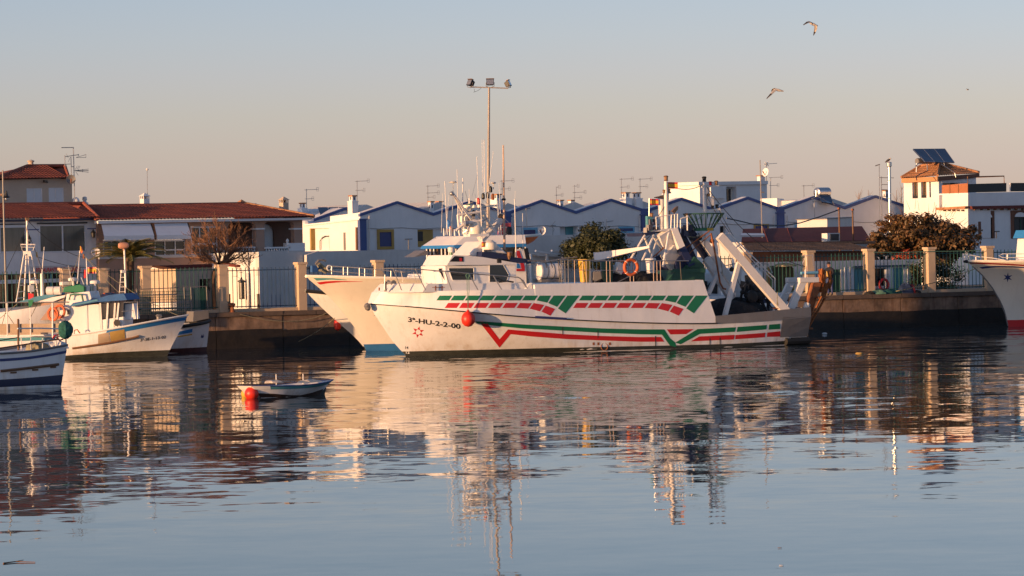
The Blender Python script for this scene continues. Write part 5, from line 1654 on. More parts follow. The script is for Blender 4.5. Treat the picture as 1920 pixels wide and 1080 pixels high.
r5 = T('roof_float', 'flat white float box on the cabin top behind the green cover', 'float', P5(123, 533, 0.1))
A(r5, 'float', MB().box(P5(124, 531.5, 0), (0.55, 0.4, 0.16), 26), WICK, bev=0.03)
bz = T('foul_weather_gear', 'dark blue bundle and coiled orange hose on the blue canopy', 'bundle', P5(205, 552, .6))
A(bz, 'coil', MB().torus(P5(204, 550, .6), 0.22, 0.05, (0.2, -0.6, .8), 18, 6, 0, math.pi), RINGO)
A(bz, 'bundle', net_heap(P5(205, 556, .6), .42, .4, .16, 26, seed=3), NAVY)
for (x, y, lab) in ((99.5, 589, 'orange life ring hung on the rail left of the white cabin'), (112, 584, 'second orange life ring half hidden behind the first beside the cabin')):
    l_ = T('life_ring', lab, 'life ring', P5(x, y, 1.4))
    A(l_, 'ring', MB().torus(P5(x, y, 1.45 if x < 105 else 1.25), 0.28, 0.062, H5.n + H5.a * 0.45, 24, 8), RINGO, smooth=True)

# boat with the tan bulwark between the two white boats
s_ = WZ(118, 690, 0)
H6 = Hull((s_.x - math.cos(R_(-6)) * 9 - 0.5, s_.y - math.sin(R_(-6)) * 9), -6, 9.0, 2.9,
          [(-1, 2.0), (3, 1.6), (6, 1.45), (9, 1.45)], [(0, 0), (1, -1.0), (1.2, -1.0)], (4, 3), (1.5, 2.2), stern=(0.75, .85, .92))
def P6(px, py, b=0.0):
    return H6.P(px, py, b)
T6 = T('fishing_boat', 'open work boat with tan bulwark panels and a teal side stripe', 'fishing boat', H6.world(5, 0, 0))
A(T6, 'hull', H6.shell(deck=0.85), HULLW)
A(T6, 'teal_stripe', H6.band(0.2, 1, lambda x: H6.zs(x) - 0.22, lambda x: H6.zs(x) - 0.07, 0.01), TEAL)
A(T6, 'bulwark_panel', MB().prism([P6(x, y, 1.3) for x, y in ((-60, 608), (111, 606.5), (111, 623), (-60, 625))], -H6.n * 0.05), TAN)
A(T6, 'far_bulwark_panel', MB().prism([P6(x, y, -1.3) for x, y in ((-60, 618), (90, 615), (90, 627), (-60, 628))], -H6.n * 0.05), TAN)
rl6 = MB().tube([P6(x, y, 1.35) for x, y in ((-60, 568.5), (28, 567), (130, 566.5))], 0.03)
rl6.tube([P6(x, y, 1.35) for x, y in ((-60, 632), (112, 631))], 0.035)
rla6 = A(T6, 'railing', rl6, GALV)
for x, y0 in ((13.5, 568), (57, 568), (98.5, 568), (35, 600)):
    A(rla6, 'stanchion', MB().bar(P6(x, y0, 1.36), P6(x + .5, 633, 1.36), 0.04 if x in (35, 98.5) else 0.028), STEELW)
for a, b_ in (((0, 597), (32, 570)), ((14, 590), (28, 610)), ((55, 600), (70, 570)), ((3, 612), (13, 575))):
    A(rla6, 'rigging_line', MB().bar(P6(*a, 1.2), P6(*b_, 1.2), 0.014, 4), ROPE)
# boat with the ladder mast behind
o_ = WZ(98, 672, 0)
H7 = Hull((o_.x, o_.y + 7), -4, 9.0, 3.0, [(-1, 2.75), (1, 2.4), (4, 2.05), (9, 1.9)], [(0, 0), (1, -1.0), (1.2, -1.0)], (4.5, 3.4), (1.5, 2.2), bowleft=False)
def P7(px, py, b=0.0):
    return H7.P(px, py, b)
T7 = T('fishing_boat', 'white boat with teal awning and a tall ladder mast with basket', 'fishing boat', H7.world(4, 0, 0))
A(T7, 'hull', H7.shell(), HULLW)
A(T7, 'awning', MB().prism([P7(x, y, 1.3) for x, y in ((28, 567.5), (68, 556), (104, 549), (112, 552), (66, 566))], -H7.n * 2.2), CLOTHT)
A(T7, 'awning_frame', MB().prism([P7(x, y, 1.25) for x, y in ((62, 567), (98, 557), (124, 553), (122, 557), (98, 566))], -H7.n * 2.0), WHITE)
A(T7, 'cabin', MB().prism([P7(x, y, 1.1) for x, y in ((70, 600), (78, 569), (120, 560), (120, 600))], -H7.n * 2.0), BROWNW)
lm7 = MB()
legs7 = (((45, 476), (30.5, 566), .5), ((49.5, 476), (45, 564), -.2), ((53, 478), (59, 566), .2), ((60, 480), (72, 556), -.5))
for a, b_, b in legs7:
    A(T7, 'mast_leg', MB().bar(P7(*a, b), P7(*b_, b), 0.038), STEELW)
for k in range(7):
    t = 0.12 + k * 0.135
    A(T7, 'rung', MB().bar(P7(lerp(45, 30.5, t), lerp(476, 566, t), .5), P7(lerp(49.5, 45, t), lerp(476, 564, t), -.2), 0.022, 5), STEELW)
    if k < 6:
        A(T7, 'rung', MB().bar(P7(lerp(53, 59, t), lerp(478, 566, t), .2), P7(lerp(60, 72, t), lerp(480, 556, t), -.5), 0.022, 5), STEELW)
A(T7, 'basket_floor', MB().prism([P7(x, y, .4) for x, y in ((42.5, 471), (57, 471), (60, 481), (44, 478))], -H7.n * .6), STEELW)
bk7 = MB()
bk7.tube([P7(x, y, b) for x, y, b in ((42, 470, .4), (38.5, 458, .6), (66, 458, .6), (62, 470, .4))], 0.02)
bk7.tube([P7(x, y, b) for x, y, b in ((42, 470, -.3), (40, 459, -.4), (64, 459, -.4), (62, 470, -.3))], 0.014)
bk7.tube([P7(x, y, b) for x, y, b in ((39.5, 463, .55), (65, 464, .55))], 0.012)
A(T7, 'basket_rail', bk7, STEELW)
A(T7, 'mast', MB().bar(P7(50.5, 410, 0), P7(51.5, 478, 0), 0.05, 8), STEELW)
A(T7, 'mast_cap', MB().box(P7(51, 411, 0), (0.16, 0.14, 0.14), 26), BRASS)
A(T7, 'lamp', MB().ball(P7(54.5, 451, 0), 0.08), GREYS)
A(T7, 'whip_antenna', MB().bar(P7(83, 463, 0), P7(78, 525, 0), 0.02, 5, 0.035), STEELW)
A(T7, 'signal_post', MB().bar(P7(78, 513, .3), P7(79.5, 556, .3), 0.07, 8, 0.10), STEELW)
A(T7, 'radar', MB().lathe(P7(65, 529, .2), [(0.2, -0.07), (.22, 0), (.2, .07), (.1, .11)], 12), WICK)
A(T7, 'white_locker', MB().box(P7(58, 541, .2), (0.25, 0.2, 0.32), 26), WICK)
fl = T('yellow_pennant', 'small yellow and red pennant right of the ladder mast basket', 'flag', P7(69, 477, 0))
A(fl, 'cloth', MB().prism([P7(x, y, 0) for x, y in ((67, 473), (69.5, 472), (71, 481), (68, 483))], -H7.n * .02), GOLD)
A(fl, 'staff', MB().bar(P7(68, 472, 0), P7(76, 505, 0), 0.010, 4), GALV)
fl = T('red_green_pennant', 'red cloth over a green cloth tied to the rail beneath the ladder', 'flag', P7(58, 560, 1))
A(fl, 'red_cloth', MB().prism([P6(x, y, 1.42) for x, y in ((52.5, 549), (63, 551), (63, 557), (53, 562))], -H7.n * .03), RED)
A(fl, 'green_cloth', MB().prism([P6(x, y, 1.42) for x, y in ((53, 563), (63, 562), (60, 572), (54, 577))], -H7.n * .03), GREEN)

for a, b_, sg_ in (((51, 412, 0), (163, 484, .1), .35), ((51, 420, 0), (-20, 560, .2), .2), ((51, 430, .2), (104, 560, .6), .12), ((72, 482, -.2), (164, 502, -.2), .1), ((52, 415, 0), (30, 560, .8), .05)):
    A(T7, 'rigging_line', MB().tube(sag(P7(*a), P7(*b_), sg_), .013, 4), BLACK)
for a, b_, sg_ in (((150, 470, .2), (236, 560, .6), .1), ((162, 484, .2), (340, 594, .1), .25), ((150, 472, .2), (118, 566, .7), .05)):
    A(T5, 'rigging_line', MB().tube(sag(P5(*a), P5(*b_), sg_), .012, 4), ROPE)
# boat in the left foreground
HS = WZ(116, 726, 0)
yw = 42
aa = Vector((math.cos(R_(yw)), math.sin(R_(yw)), 0))
nn = Vector((math.sin(R_(yw)), -math.cos(R_(yw)), 0))
LL = 7.0
oo = HS - aa * LL - nn * 0.95
H8 = Hull((oo.x, oo.y), yw, LL, 2.5, [(-1, 1.7), (2, 1.38), (5, 1.36), (7.3, 1.56)], [(0, 0), (1, -.9), (1.2, -.9)], (3.5, 2.6), (1.6, 2.2), stern=(.6, .78, .86), trake=0.22)
def P8(px, py, b=1.1):
    return H8.P(px, py, b)
T8 = T('fishing_boat', 'white boat with blue stripe and navy bottom in the left foreground', 'fishing boat', H8.world(5, 0, 0))
hm8 = H8.shell(deck=0.86)
bv8 = bvh_of(hm8)
A(T8, 'hull', hm8, HULLW)
A(T8, 'waterline_band', H8.band(0, 1, -0.3, lambda x: interp([(0, .34), (5, .40), (7.2, .46)], x), 0.01), NAVY)
A(T8, 'blue_stripe', H8.band(0, 1, lambda x: H8.zs(x) - 0.29, lambda x: H8.zs(x) - 0.19, 0.01), DKBLUE)
A(T8, 'gunwale', H8.rail(0, 1, 1.0, 0.045, 0.01, 40), GREYS, smooth=True)
A(T8, 'rubbing_bar', MB().tube([on(bv8, x, y, 0.04) for x, y in ((1, 695.5), (30, 692.5), (60, 689), (85, 686), (108, 683))], 0.055, 6), WOOD)
for x, y in ((25, 698.5), (65.5, 693.5), (99, 688.5)):
    A(T8, 'scupper', MB().box(on(bv8, x, y, 0.0), (0.26, 0.06, 0.06), yw), WOOD)
A(T8, 'corner_post', MB().bar(P8(124, 650, .5), P8(122.5, 600, .5), 0.03), GREYS)
A(T8, 'working_post', MB().bar(P8(34.5, 657, .8), P8(33.8, 598, .8), 0.04), WOOD)
rl8 = MB().tube([P8(x, y, 1.0) for x, y in ((33, 616), (75, 615.5), (110, 616.5))], 0.03)
A(T8, 'cross_rail', rl8, WHITE)
A(T8, 'dark_rail', MB().tube([P8(x, y, 1.1) for x, y in ((-30, 657), (40, 647), (110, 636))], 0.03), WOOD)
A(T8, 'hose', MB().tube([P8(x, y, 0.9) for x, y in ((-10, 640), (15, 636), (33, 633))], 0.02), BLACK)
for x in (40, 58, 80, 105):
    A(T8, 'stanchion', MB().bar(P8(x, 634, 1.0), P8(x, 655, 1.0), 0.022), STEELW)
nn8 = T('white_net_heap', 'pale net and rope heap on the stern of the foreground boat', 'fishing net', P8(90, 650, .3))
A(nn8, 'net', net_heap(P8(100, 654, .4), .55, .6, .28, yw, seed=31, rough=.3), WICK)
A(nn8, 'rope', net_heap(P8(68, 656, .4), .4, .4, .26, yw, seed=33, rough=.3), ROPE)
gb = T('green_net_ball', 'round bundle of green net hung on the post at the foreground boat stern', 'net bundle', P8(122, 617, .5))
gm_ = net_heap(P8(122.5, 618, .5), .25, .25, .30, 0, seed=41, rough=.18)
low = net_heap(Vector((0, 0, 0)), .25, .25, -.32, 0, seed=41, rough=.18)
gm_.grid([[P8(122.5, 618, .5) + v for v in low.v[k * 23:(k + 1) * 23]] for k in range(10)])
A(gb, 'net', gm_, NETG, smooth=True)
A(gb, 'tie', MB().torus(P8(122.5, 606, .5), .06, .02, (0, 0, 1), 8, 5), ROPEG)
rg8 = T('red_lines', 'tangle of red line tied to the stern rail below the green net ball', 'rope', P8(106, 632, 1))
A(rg8, 'line', MB().tube([P8(x, y, 1.05) for x, y in ((99, 634), (103, 629), (109, 627), (108, 634), (112, 638), (118, 636))], 0.03), RED)
hk8 = T('orange_grapnel', 'small orange grapnel standing right of the green net ball', 'grapnel', P8(142, 624, -.6))
A(hk8, 'hook', MB().tube([P5(x, y, 1.5) for x, y in ((139, 627), (140, 619), (145, 618), (150, 625))], 0.03), RUST)

# white boat tight against the quay
o_ = WZ(387, 659, 0)
H9 = Hull((o_.x, o_.y), 26, 6.5, 2.8, [(-.3, 1.50), (1, 1.36), (3, 1.2), (6.5, 1.15)], [(0, 0), (1, -.2), (1.2, -.2)], (3.2, 2.0), (1.7, 2.3), bowleft=False)
T9 = T('fishing_boat', 'white boat with black padded gunwale, bow on to the quay corner', 'fishing boat', H9.world(3, 0, 0))
hm9 = H9.shell(deck=.9)
bv9 = bvh_of(hm9)
A(T9, 'hull', hm9, HULLW)
A(T9, 'waterline_band', H9.band(0, 1, -.3, .22, .008), M('dull_red_bottom', (0.07, 0.02, 0.018), 0.6, 0.3, 3))
A(T9, 'gunwale_pad', H9.rail(0, 1, 1.0, .09, .03, 30), RUBBER, smooth=True)
A(T9, 'name_board', strip(MB(), bv9, [(334, 622), (361, 616)], [(333, 628), (360, 623)], 4, 3, .012), BRBLUE)
A(T9, 'name_board', strip(MB(), bv9, [(333, 630), (360, 625.5)], [(333, 632.5), (360, 628)], 4, 3, .012), YEL)
A(T9, 'fish_emblem', blob(MB(), bv9, [(376, 632), (378, 627), (381, 630.5), (381, 625.5), (382.3, 630), (381, 633), (378, 634)]), DKBLUE)
A(T9, 'deck_screen', MB().prism([H9.P(x, y, .5) for x, y in ((362, 603), (363, 584), (391, 581.5), (391.5, 597))], -H9.n * .9), GREYS)
A(T9, 'cleat', MB().box(H9.P(345, 607, 1.0), (.5, .14, .08), 26), CREAMH)

# ------------------------------------------------------------ dinghy and its buoy
yw = 41
d0 = WZ(601, 740, 0)
HD = Hull((d0.x, d0.y), yw, 2.78, 1.45, [(-.6, .48), (0, .435), (1.2, .37), (2.4, .38), (3.4, .42)], [(0, 0), (.4, -.12), (.75, -.32), (1, -.55), (1.2, -.6)], (2.0, 1.5), (1.5, 2.1), bowleft=False, stern=(.55, .62, .74), trake=.42, wlr=.72)
TD = T('dinghy', 'small white rowing dinghy with blue gunwale floating beside a red buoy', 'dinghy', HD.world(1.5, 0, 0))
mbd = MB()
wsd = HD.ws(26)
tsd = (-.5, -.2, 0, .3, .6, .8, 1.0)
for side in (1, -1):
    mbd.grid([[HD.pt(w, t, side) for w in (wsd if side == 1 else wsd[::-1])] for t in tsd])
    mbd.grid([[HD.pt(w, t, side, -.035) for w in (wsd if side == -1 else wsd[::-1])] for t in (.35, .7, 1.0)])
mbd.poly([HD.pt(1, t, 1) for t in tsd] + [HD.pt(1, t, -1) for t in reversed(tsd)])
mbd.poly([HD.pt(w, .35, 1, -.035) for w in wsd[1:]] + [HD.pt(w, .35, -1, -.035) for w in reversed(wsd[1:])])
A(TD, 'hull', mbd, HULLW, smooth=True)
A(TD, 'bottom_paint', HD.band(0.0, 1, -.2, lambda x: interp([(-.2, .22), (.5, .10), (1.2, .03), (1.8, .06), (2.4, .13), (3.4, .20)], x), .006), M('brown_bottom', (0.045, 0.022, 0.015), .6, .3, 4))
A(TD, 'gunwale', HD.band(0, .93, lambda x: HD.zs(x) - .10, lambda x: HD.zs(x) + .012, .02), TEAL)
A(TD, 'stern_quarter', HD.band(.84, 1, lambda x: HD.zs(x) - .10, lambda x: HD.zs(x) + .015, .024), WHITE)
A(TD, 'rim', HD.rail(0, 1, 1.02, .022, 0, 30), DKBLUE)
for x in (0.9, 2.0):
    A(TD, 'thwart', MB().loft([HD.world(x, HD.hb(x, 1) * .95, .33), HD.world(x + .24, HD.hb(x, 1) * .95, .33), HD.world(x + .24, -HD.hb(x, 1) * .95, .33), HD.world(x, -HD.hb(x, 1) * .95, .33)],
                              [HD.world(x, HD.hb(x, 1) * .95, .36), HD.world(x + .24, HD.hb(x, 1) * .95, .36), HD.world(x + .24, -HD.hb(x, 1) * .95, .36), HD.world(x, -HD.hb(x, 1) * .95, .36)]), CLOTHB)
for px, py in ((518, 714), (568.5, 713)):
    p = HD.P(px, py, -.5)
    A(TD, 'thole_post', MB().bar(Vector((p.x, p.y, .38)), Vector((p.x, p.y, p.z + .22)), .018), STEELW)
A(TD, 'skeg', MB().prism([HD.world(x, .02, z) for x, z in ((-.25, .24), (.35, .02), (.35, -.3), (-.05, -.3))], HD.n * -.04), BLACK)
ck = T('white_cloth', 'crumpled pale cloth lying over the dinghy gunwale near its bow', 'cloth', HD.P(580, 714, .2))
A(ck, 'cloth', net_heap(HD.P(580, 717, 0), .42, .25, .10, yw, seed=5, rough=.25), FEATH)
ck = T('white_cloth', 'second folded pale cloth lying midway along the dinghy', 'cloth', HD.P(514, 715, .2))
A(ck, 'cloth', net_heap(HD.P(513, 718, 0), .3, .25, .09, yw, seed=6, rough=.25), FEATH)
by = T('mooring_buoy', 'shiny red ball buoy floating at the stern of the white dinghy', 'buoy', WZ(472, 747, 0))
bc = WZ(472, 747, 0) + Vector((0, 0, .16))
A(by, 'ball', MB().ball(bc, .235, n=20, m=12), FENR, smooth=True)
A(by, 'eye', MB().torus(bc + Vector((0, 0, .25)), .05, .015, (0, -1, 0), 10, 5), BLACK)
A(by, 'line', MB().tube(sag(bc + Vector((0, 0, .26)), HD.pt(1, 1, 1), .06), .012, 5), ROPE)
fb = T('yellow_float', 'small yellow float half hidden behind the red ball buoy', 'float', WZ(459, 747, 0))
A(fb, 'float', MB().ball(WZ(460, 744, 0) + Vector((0, 0, .1)), .14, (1, 1, 1.3)), YEL, smooth=True)
fb = T('yellow_float', 'tiny yellow float drifting on dark water right of the trawler stern', 'float', WZ(1611, 663, 0))
A(fb, 'float', MB().ball(WZ(1611, 664, 0) + Vector((0, 0, .03)), .11, (1.5, 1, .5)), OCHRE, smooth=True)
fb = T('white_float', 'tiny white float at the foot of the quay right of the trawler stern', 'float', WZ(1546, 625, 0))
A(fb, 'float', MB().ball(WZ(1546, 626, 0) + Vector((0, 0, .02)), .09, (1.5, 1, .5)), WICK, smooth=True)
# ------------------------------------------------------------ helpers for buildings
def pxw(pl, pts, d=0.0):
    return [pl.P(x, y, d) for x, y in pts]

def slab(root, name, pl, pts, d, th, mat, **k):
    return A(root, name, MB().prism(pxw(pl, pts, d), -pl.n * th), mat, **k)

def panel(root, name, pl, r, d, th, mat, **k):
    """upright rectangle given by its picture corners, th deep"""
    return A(root, name, MB().prism(pl.rect(*r, d), -pl.n * th), mat, **k)

def window(root, pl, r, d, frame=None, pane=GLASS, fw=0.06, bars=0, name='window', proud=0.04):
    """frame proud of the wall by proud, pane set back inside it"""
    u0, z0 = pl.u(r[0], r[1]), pl.P(r[0], r[3], 0).z
    q_ = pl.rect(*r, d - proud)
    u0 = (q_[0] - pl.o).dot(pl.a)
    u1 = (q_[1] - pl.o).dot(pl.a)
    z0, z1 = q_[0].z, q_[2].z
    f = MB()
    def bx(ua, ub, za, zb):
        f.prism([pl.at(ua, za, d - proud), pl.at(ub, za, d - proud), pl.at(ub, zb, d - proud), pl.at(ua, zb, d - proud)], -pl.n * (proud + 0.05))
    bx(u0, u0 + fw, z0, z1)
    bx(u1 - fw, u1, z0, z1)
    bx(u0 + fw, u1 - fw, z0, z0 + fw)
    bx(u0 + fw, u1 - fw, z1 - fw, z1)
    for k in range(bars):
        um = lerp(u0, u1, (k + 1) / (bars + 1))
        bx(um - fw * .4, um + fw * .4, z0 + fw, z1 - fw)
    fo = A(root, name, f, frame or WHITE)
    A(fo, 'pane', MB().prism([pl.at(u0 + fw * .9, z0 + fw * .9, d - .008), pl.at(u1 - fw * .9, z0 + fw * .9, d - .008), pl.at(u1 - fw * .9, z1 - fw * .9, d - .008), pl.at(u0 + fw * .9, z1 - fw * .9, d - .008)], -pl.n * .02), pane)
    return fo

def tiles(root, name, e0, e1, t0, t1, mat, pitch=0.22, course=0.38, amp=0.09, kind=None):
    """barrel tiled slope between an eave e0-e1 and a top edge t0-t1"""
    e0, e1, t0, t1 = (Vector(p) for p in (e0, e1, t0, t1))
    nrm = (e1 - e0).cross(t0 - e0)
    if nrm.length < 1e-6:
        nrm = (e1 - e0).cross(t1 - e0)
    nrm.normalize()
    if nrm.z < 0:
        nrm = -nrm
    al = (e1 - e0).normalized()
    up = nrm.cross(al)
    if up.z < 0:
        up = -up
    def loc(p):
        return (p - e0).dot(al), (p - e0).dot(up)
    U1 = (e1 - e0).length
    (ta, va), (tb, vb) = loc(t0), loc(t1)
    H = max(va, vb, 0.01)
    n = max(2, int(H / course))
    cols = max(4, int(U1 / pitch * 4))
    mb = MB()
    rows = []
    rnd = random.Random(int(abs(e0.x * 100)))
    for k in range(n + 1):
        for lift in ((0.022, 0.0) if 0 < k < n else ((0.022,) if k == 0 else (0.0,))):
            v = k / n
            vv = H * v
            ua, ub = lerp(0, ta, v), lerp(U1, tb, v)
            row = []
            for c in range(cols + 1):
                u = U1 * c / cols
                u = min(max(u, ua), ub)
                w = amp * abs(math.sin(math.pi * u / pitch)) + (lift if k < n else 0.0)
                row.append(e0 + al * u + up * vv + nrm * (w + 0.008 * math.sin(u * 3 + k)))
            rows.append(row)
    order = []
    # course k: from lifted lower edge to dropped upper edge
    for k in range(n):
        lo = rows[0] if k == 0 else rows[2 * k]  # replaced below
    seq = [rows[0]]
    i = 1
    for k in range(1, n):
        seq.append(rows[i + 1])
        seq.append(rows[i])
        i += 2
    seq.append(rows[-1])
    mb.grid(seq)
    mb.smooth = False
    return A(root, name, mb, mat, kind=kind)

def ridge(root, p, q, mat, r=0.10, name='ridge_tile'):
    return A(root, name, MB().tube([Vector(p), Vector(q)], r, 8), mat)

def chimney(root, pl, d, x, yt, yb, w, w2=None, ym=None, mat=LIME, hole=True):
    """white two stage chimney with a dark vent"""
    c = pl.P(x, yb, d)
    zt = pl.P(x, yt, d).z
    m = pl.P(x, yb, d)
    s_ = (pl.P(x + 1, yb, d) - pl.P(x, yb, d)).length * 0.74
    w *= s_
    ch = MB()
    zm = pl.P(x, ym, d).z if ym else c.z
    if ym:
        w2 = w2 * s_
        ch.box((c.x, c.y, (c.z + zm) / 2 - .2), (w2, w2, zm - c.z + .4), pl.yaw)
        ch.box((c.x, c.y, zm + .02), (w2 * 1.1, w2 * 1.1, .05), pl.yaw)
    else:
        zm = c.z - .3
    ch.box((c.x, c.y, (zm + zt) / 2 + .02), (w, w, zt - zm - .05), pl.yaw)
    o = A(root, 'chimney', ch, mat)
    A(o, 'cap', MB().box((c.x, c.y, zt - .02), (w * 1.35, w * 1.35, .07), pl.yaw), TILEO if mat is LIME else mat)
    if hole:
        f = Vector((c.x, c.y, lerp(zm, zt, .55))) + pl.n * (w / 2 + .004)
        A(o, 'vent', MB().prism([f + pl.a * (i * w * .16) + Vector((0, 0, j * .09)) for i, j in ((-1, -1), (1, -1), (1, 1), (-1, 1))], -pl.n * .02), BLACK)
        f = Vector((c.x, c.y, lerp(zm, zt, .55))) - pl.a * (w / 2 + .004)
        A(o, 'vent', MB().prism([f + pl.n * (i * w * .16) + Vector((0, 0, j * .09)) for i, j in ((-1, -1), (1, -1), (1, 1), (-1, 1))], pl.a * .02), BLACK)
    return o

def antenna(root, pl, d, x, yt, yb, booms=((3, 18, 5), (20, 12, 3)), r=0.022, lean=0.6):
    """mast with yagi booms: (drop, length, cross elements)"""
    a = pl.P(x, yt, d)
    b = pl.P(x + lean, yb, d)
    o = A(root, 'antenna', MB().bar(b, a, r, 5), GALV)
    for dy, ln, ne in booms:
        p = pl.P(x + lean * dy / max(1, yb - yt), yt + dy, d)
        q_ = pl.P(x + ln, yt + dy - ln * .05, d)
        bm_ = MB().bar(p - (q_ - p) * .12, q_, r * .6, 4)
        e = (q_ - p).normalized()
        s1 = e.cross(Vector((0, 0, 1))).normalized()
        for k in range(ne):
            t = (k + .6) / ne
            c = p.lerp(q_, t)
            h = .32 * (1 - .5 * t)
            bm_.bar(c - s1 * h, c + s1 * h, r * .45, 4)
        bm_.tube([q_ + Vector((0, 0, .10)) - s1 * .1, q_ + Vector((0, 0, .1)) + s1 * .1, q_ - Vector((0, 0, .1)) + s1 * .1, q_ - Vector((0, 0, .1)) - s1 * .1, q_ + Vector((0, 0, .10)) - s1 * .1], r * .45, 4)
        A(o, 'boom', bm_, GALV)
    return o

def dish(root, c, r, nrm, mat=LIME):
    nrm = Vector(nrm).normalized()
    d_ = MB().lathe(c, [(r * .1, -.10), (r * .6, -.06), (r, .03), (r * .97, .035), (r * .55, -.02), (r * .08, -.05)], 18, nrm)
    o = A(root, 'satellite_dish', d_, mat, smooth=True)
    A(o, 'receiver', MB().bar(c + Vector((0, 0, -r * .8)) + nrm * .02, c + nrm * r * .9, .018, 5, .04), RUST)
    return o

def zig(root, pl, pts, d=-0.07, th=0.16, h=5.0, mat=BLUE, name='roof_edge_trim'):
    for (x0, y0), (x1, y1) in zip(pts, pts[1:]):
        A(root, name, MB().prism(pxw(pl, [(x0, y0), (x1, y1), (x1, y1 + h), (x0, y0 + h)], d), -pl.n * th), mat)

def pilaster(root, pl, x0, x1, yt, yb, cap):
    o = panel(root, 'pilaster', pl, (x0, yt, x1, yb), -0.10, 0.2, BLUE)
    if cap:
        A(o, 'cap', MB().prism(pl.rect(x0 - 1.5, cap, x1 + 1.5, cap + 2.5, -0.16), -pl.n * .2), BLUE)
    return o

# ------------------------------------------------------------ the row of blue trimmed houses
HP = pl_px(675, 240, 40)
ZB = 1.7
def house_wall(root, pl, tops, holes=(), depth=0.6, mat=LIME, reveal=0.16):
    up = pxw(pl, tops)
    u0 = (up[0] - pl.o).dot(pl.a)
    u1 = (up[-1] - pl.o).dot(pl.a)
    outer = [pl.at(u0, ZB), pl.at(u1, ZB)] + list(reversed(up))
    zl = min(p.z for p in up) - 0.35
    ui = u0 + 3.4
    A(root, 'rear_body', MB().prism([pl.at(ui, ZB, .9), pl.at(u1 - .05, ZB, .9), pl.at(u1 - .05, zl, .9), pl.at(ui, zl, .9)], -pl.n * 7), mat)
    return A(root, 'wall', MB().wall(pl, outer, [pl.rect(*h) for h in holes], depth=depth, reveal=reveal), mat)

topA = [(675, 401), (746, 377), (814, 399.5), (883, 376), (950, 396), (954, 396)]
topB = [(954.5, 396), (958, 396), (1017, 374), (1081, 396), (1147, 372.5), (1204, 391), (1213, 391)]
topC = [(1213.5, 391), (1223, 390), (1279, 370.5), (1320, 384), (1341, 391), (1403, 368.7), (1458, 388), (1464, 388)]
topD = [(1464.5, 388), (1471, 388), (1527, 367.5), (1585, 387.5), (1643, 366), (1696, 383)]
hA = T('row_house', 'white blue edged house with an ochre framed blue window and sunlit side wing', 'house', HP.at(HP.u(800), ZB))
house_wall(hA, HP, topA, [(711, 433, 736, 466), (783, 430, 843, 463)], reveal=0.12)
zig(hA, HP, topA)
pilaster(hA, HP, 675.5, 688, 411, 520, 410)
wA = window(hA, HP, (708, 430, 739, 467.5), 0.0, OCHRE, DKBLUE, fw=0.16, proud=.06)
panel(hA, 'terrace_back', HP, (783.3, 430.3, 812, 462.7), 0.10, .05, OCHRE)
panel(hA, 'terrace_door', HP, (784, 434, 793, 452), 0.08, .05, BLACK)
A(hA, 'clothes_prop', MB().bar(HP.P(766, 448, -.2), HP.P(766, 468, -.2), .025, 5).bar(HP.P(759, 448.5, -.2), HP.P(773, 448, -.2), .025, 5), GREYS)
# its side wing, in full sun
SA = HP.side(675)
SA = Pl(SA.o + SA.n * 0.02, SA.yaw)
wing = SA.P(566.5, 450)
wt = pxw(SA, [(566.5, 423.5), (672, 412.5)])
u0_, u1_ = (wt[0] - SA.o).dot(SA.a), (wt[1] - SA.o).dot(SA.a)
A(hA, 'side_wall', MB().wall(SA, [SA.at(u0_, ZB), SA.at(u1_ + .08, ZB), wt[1] + SA.a * .08, wt[0]], [SA.rect(581, 428, 617.5, 469)], depth=1.0, reveal=.30), LIME)
A(hA, 'side_cornice', MB().prism(pxw(SA, [(566, 421), (673, 409.5), (673, 412.5), (566, 424)], -.12), -SA.n * .3), LIME)
A(hA, 'side_parapet', MB().prism(pxw(SA, [(619, 418), (619, 405.5), (675, 398.5), (675, 411)], .1), -SA.n * 2.2), LIME)
A(hA, 'porch_jamb', MB().prism(SA.rect(581.2, 428.5, 583.5, 468.8, .012), -SA.n * .27), OCHRE)
panel(hA, 'porch_door', SA, (604, 440, 617, 468.8), .26, .05, SHUT)
A(hA, 'porch_arch', MB().tube(pxw(SA, [(600, 469), (600, 452), (604, 446), (610, 443), (617, 443)], .2), .03), BLACK)
panel(hA, 'slit_window', SA, (644, 436, 648, 469), -.01, .05, GREYS)
A(hA, 'drain_pipe', MB().bar(SA.P(668.5, 426, -.08), SA.P(669, 469, -.08), .07, 8), WOOD)
A(hA, 'rounded_corner', MB().lathe(SA.P(573, 423, .4), [(.36, -.1), (.36, .15), (.28, .25), (.1, .3)], 14), LIME)
chimney(hA, HP, 1.0, 662, 366.5, 401, 10, 15, 378.5)
antenna(hA, HP, 1.2, 669.5, 338, 398, ((2, 21, 6), (19, 13, 3)))
antenna(hA, HP, 4.0, 941, 337.5, 386, ((2, 21, 6), (17, 14, 3)))
chimney(hA, HP, 3.0, 933, 364, 396, 10, 20, 375)

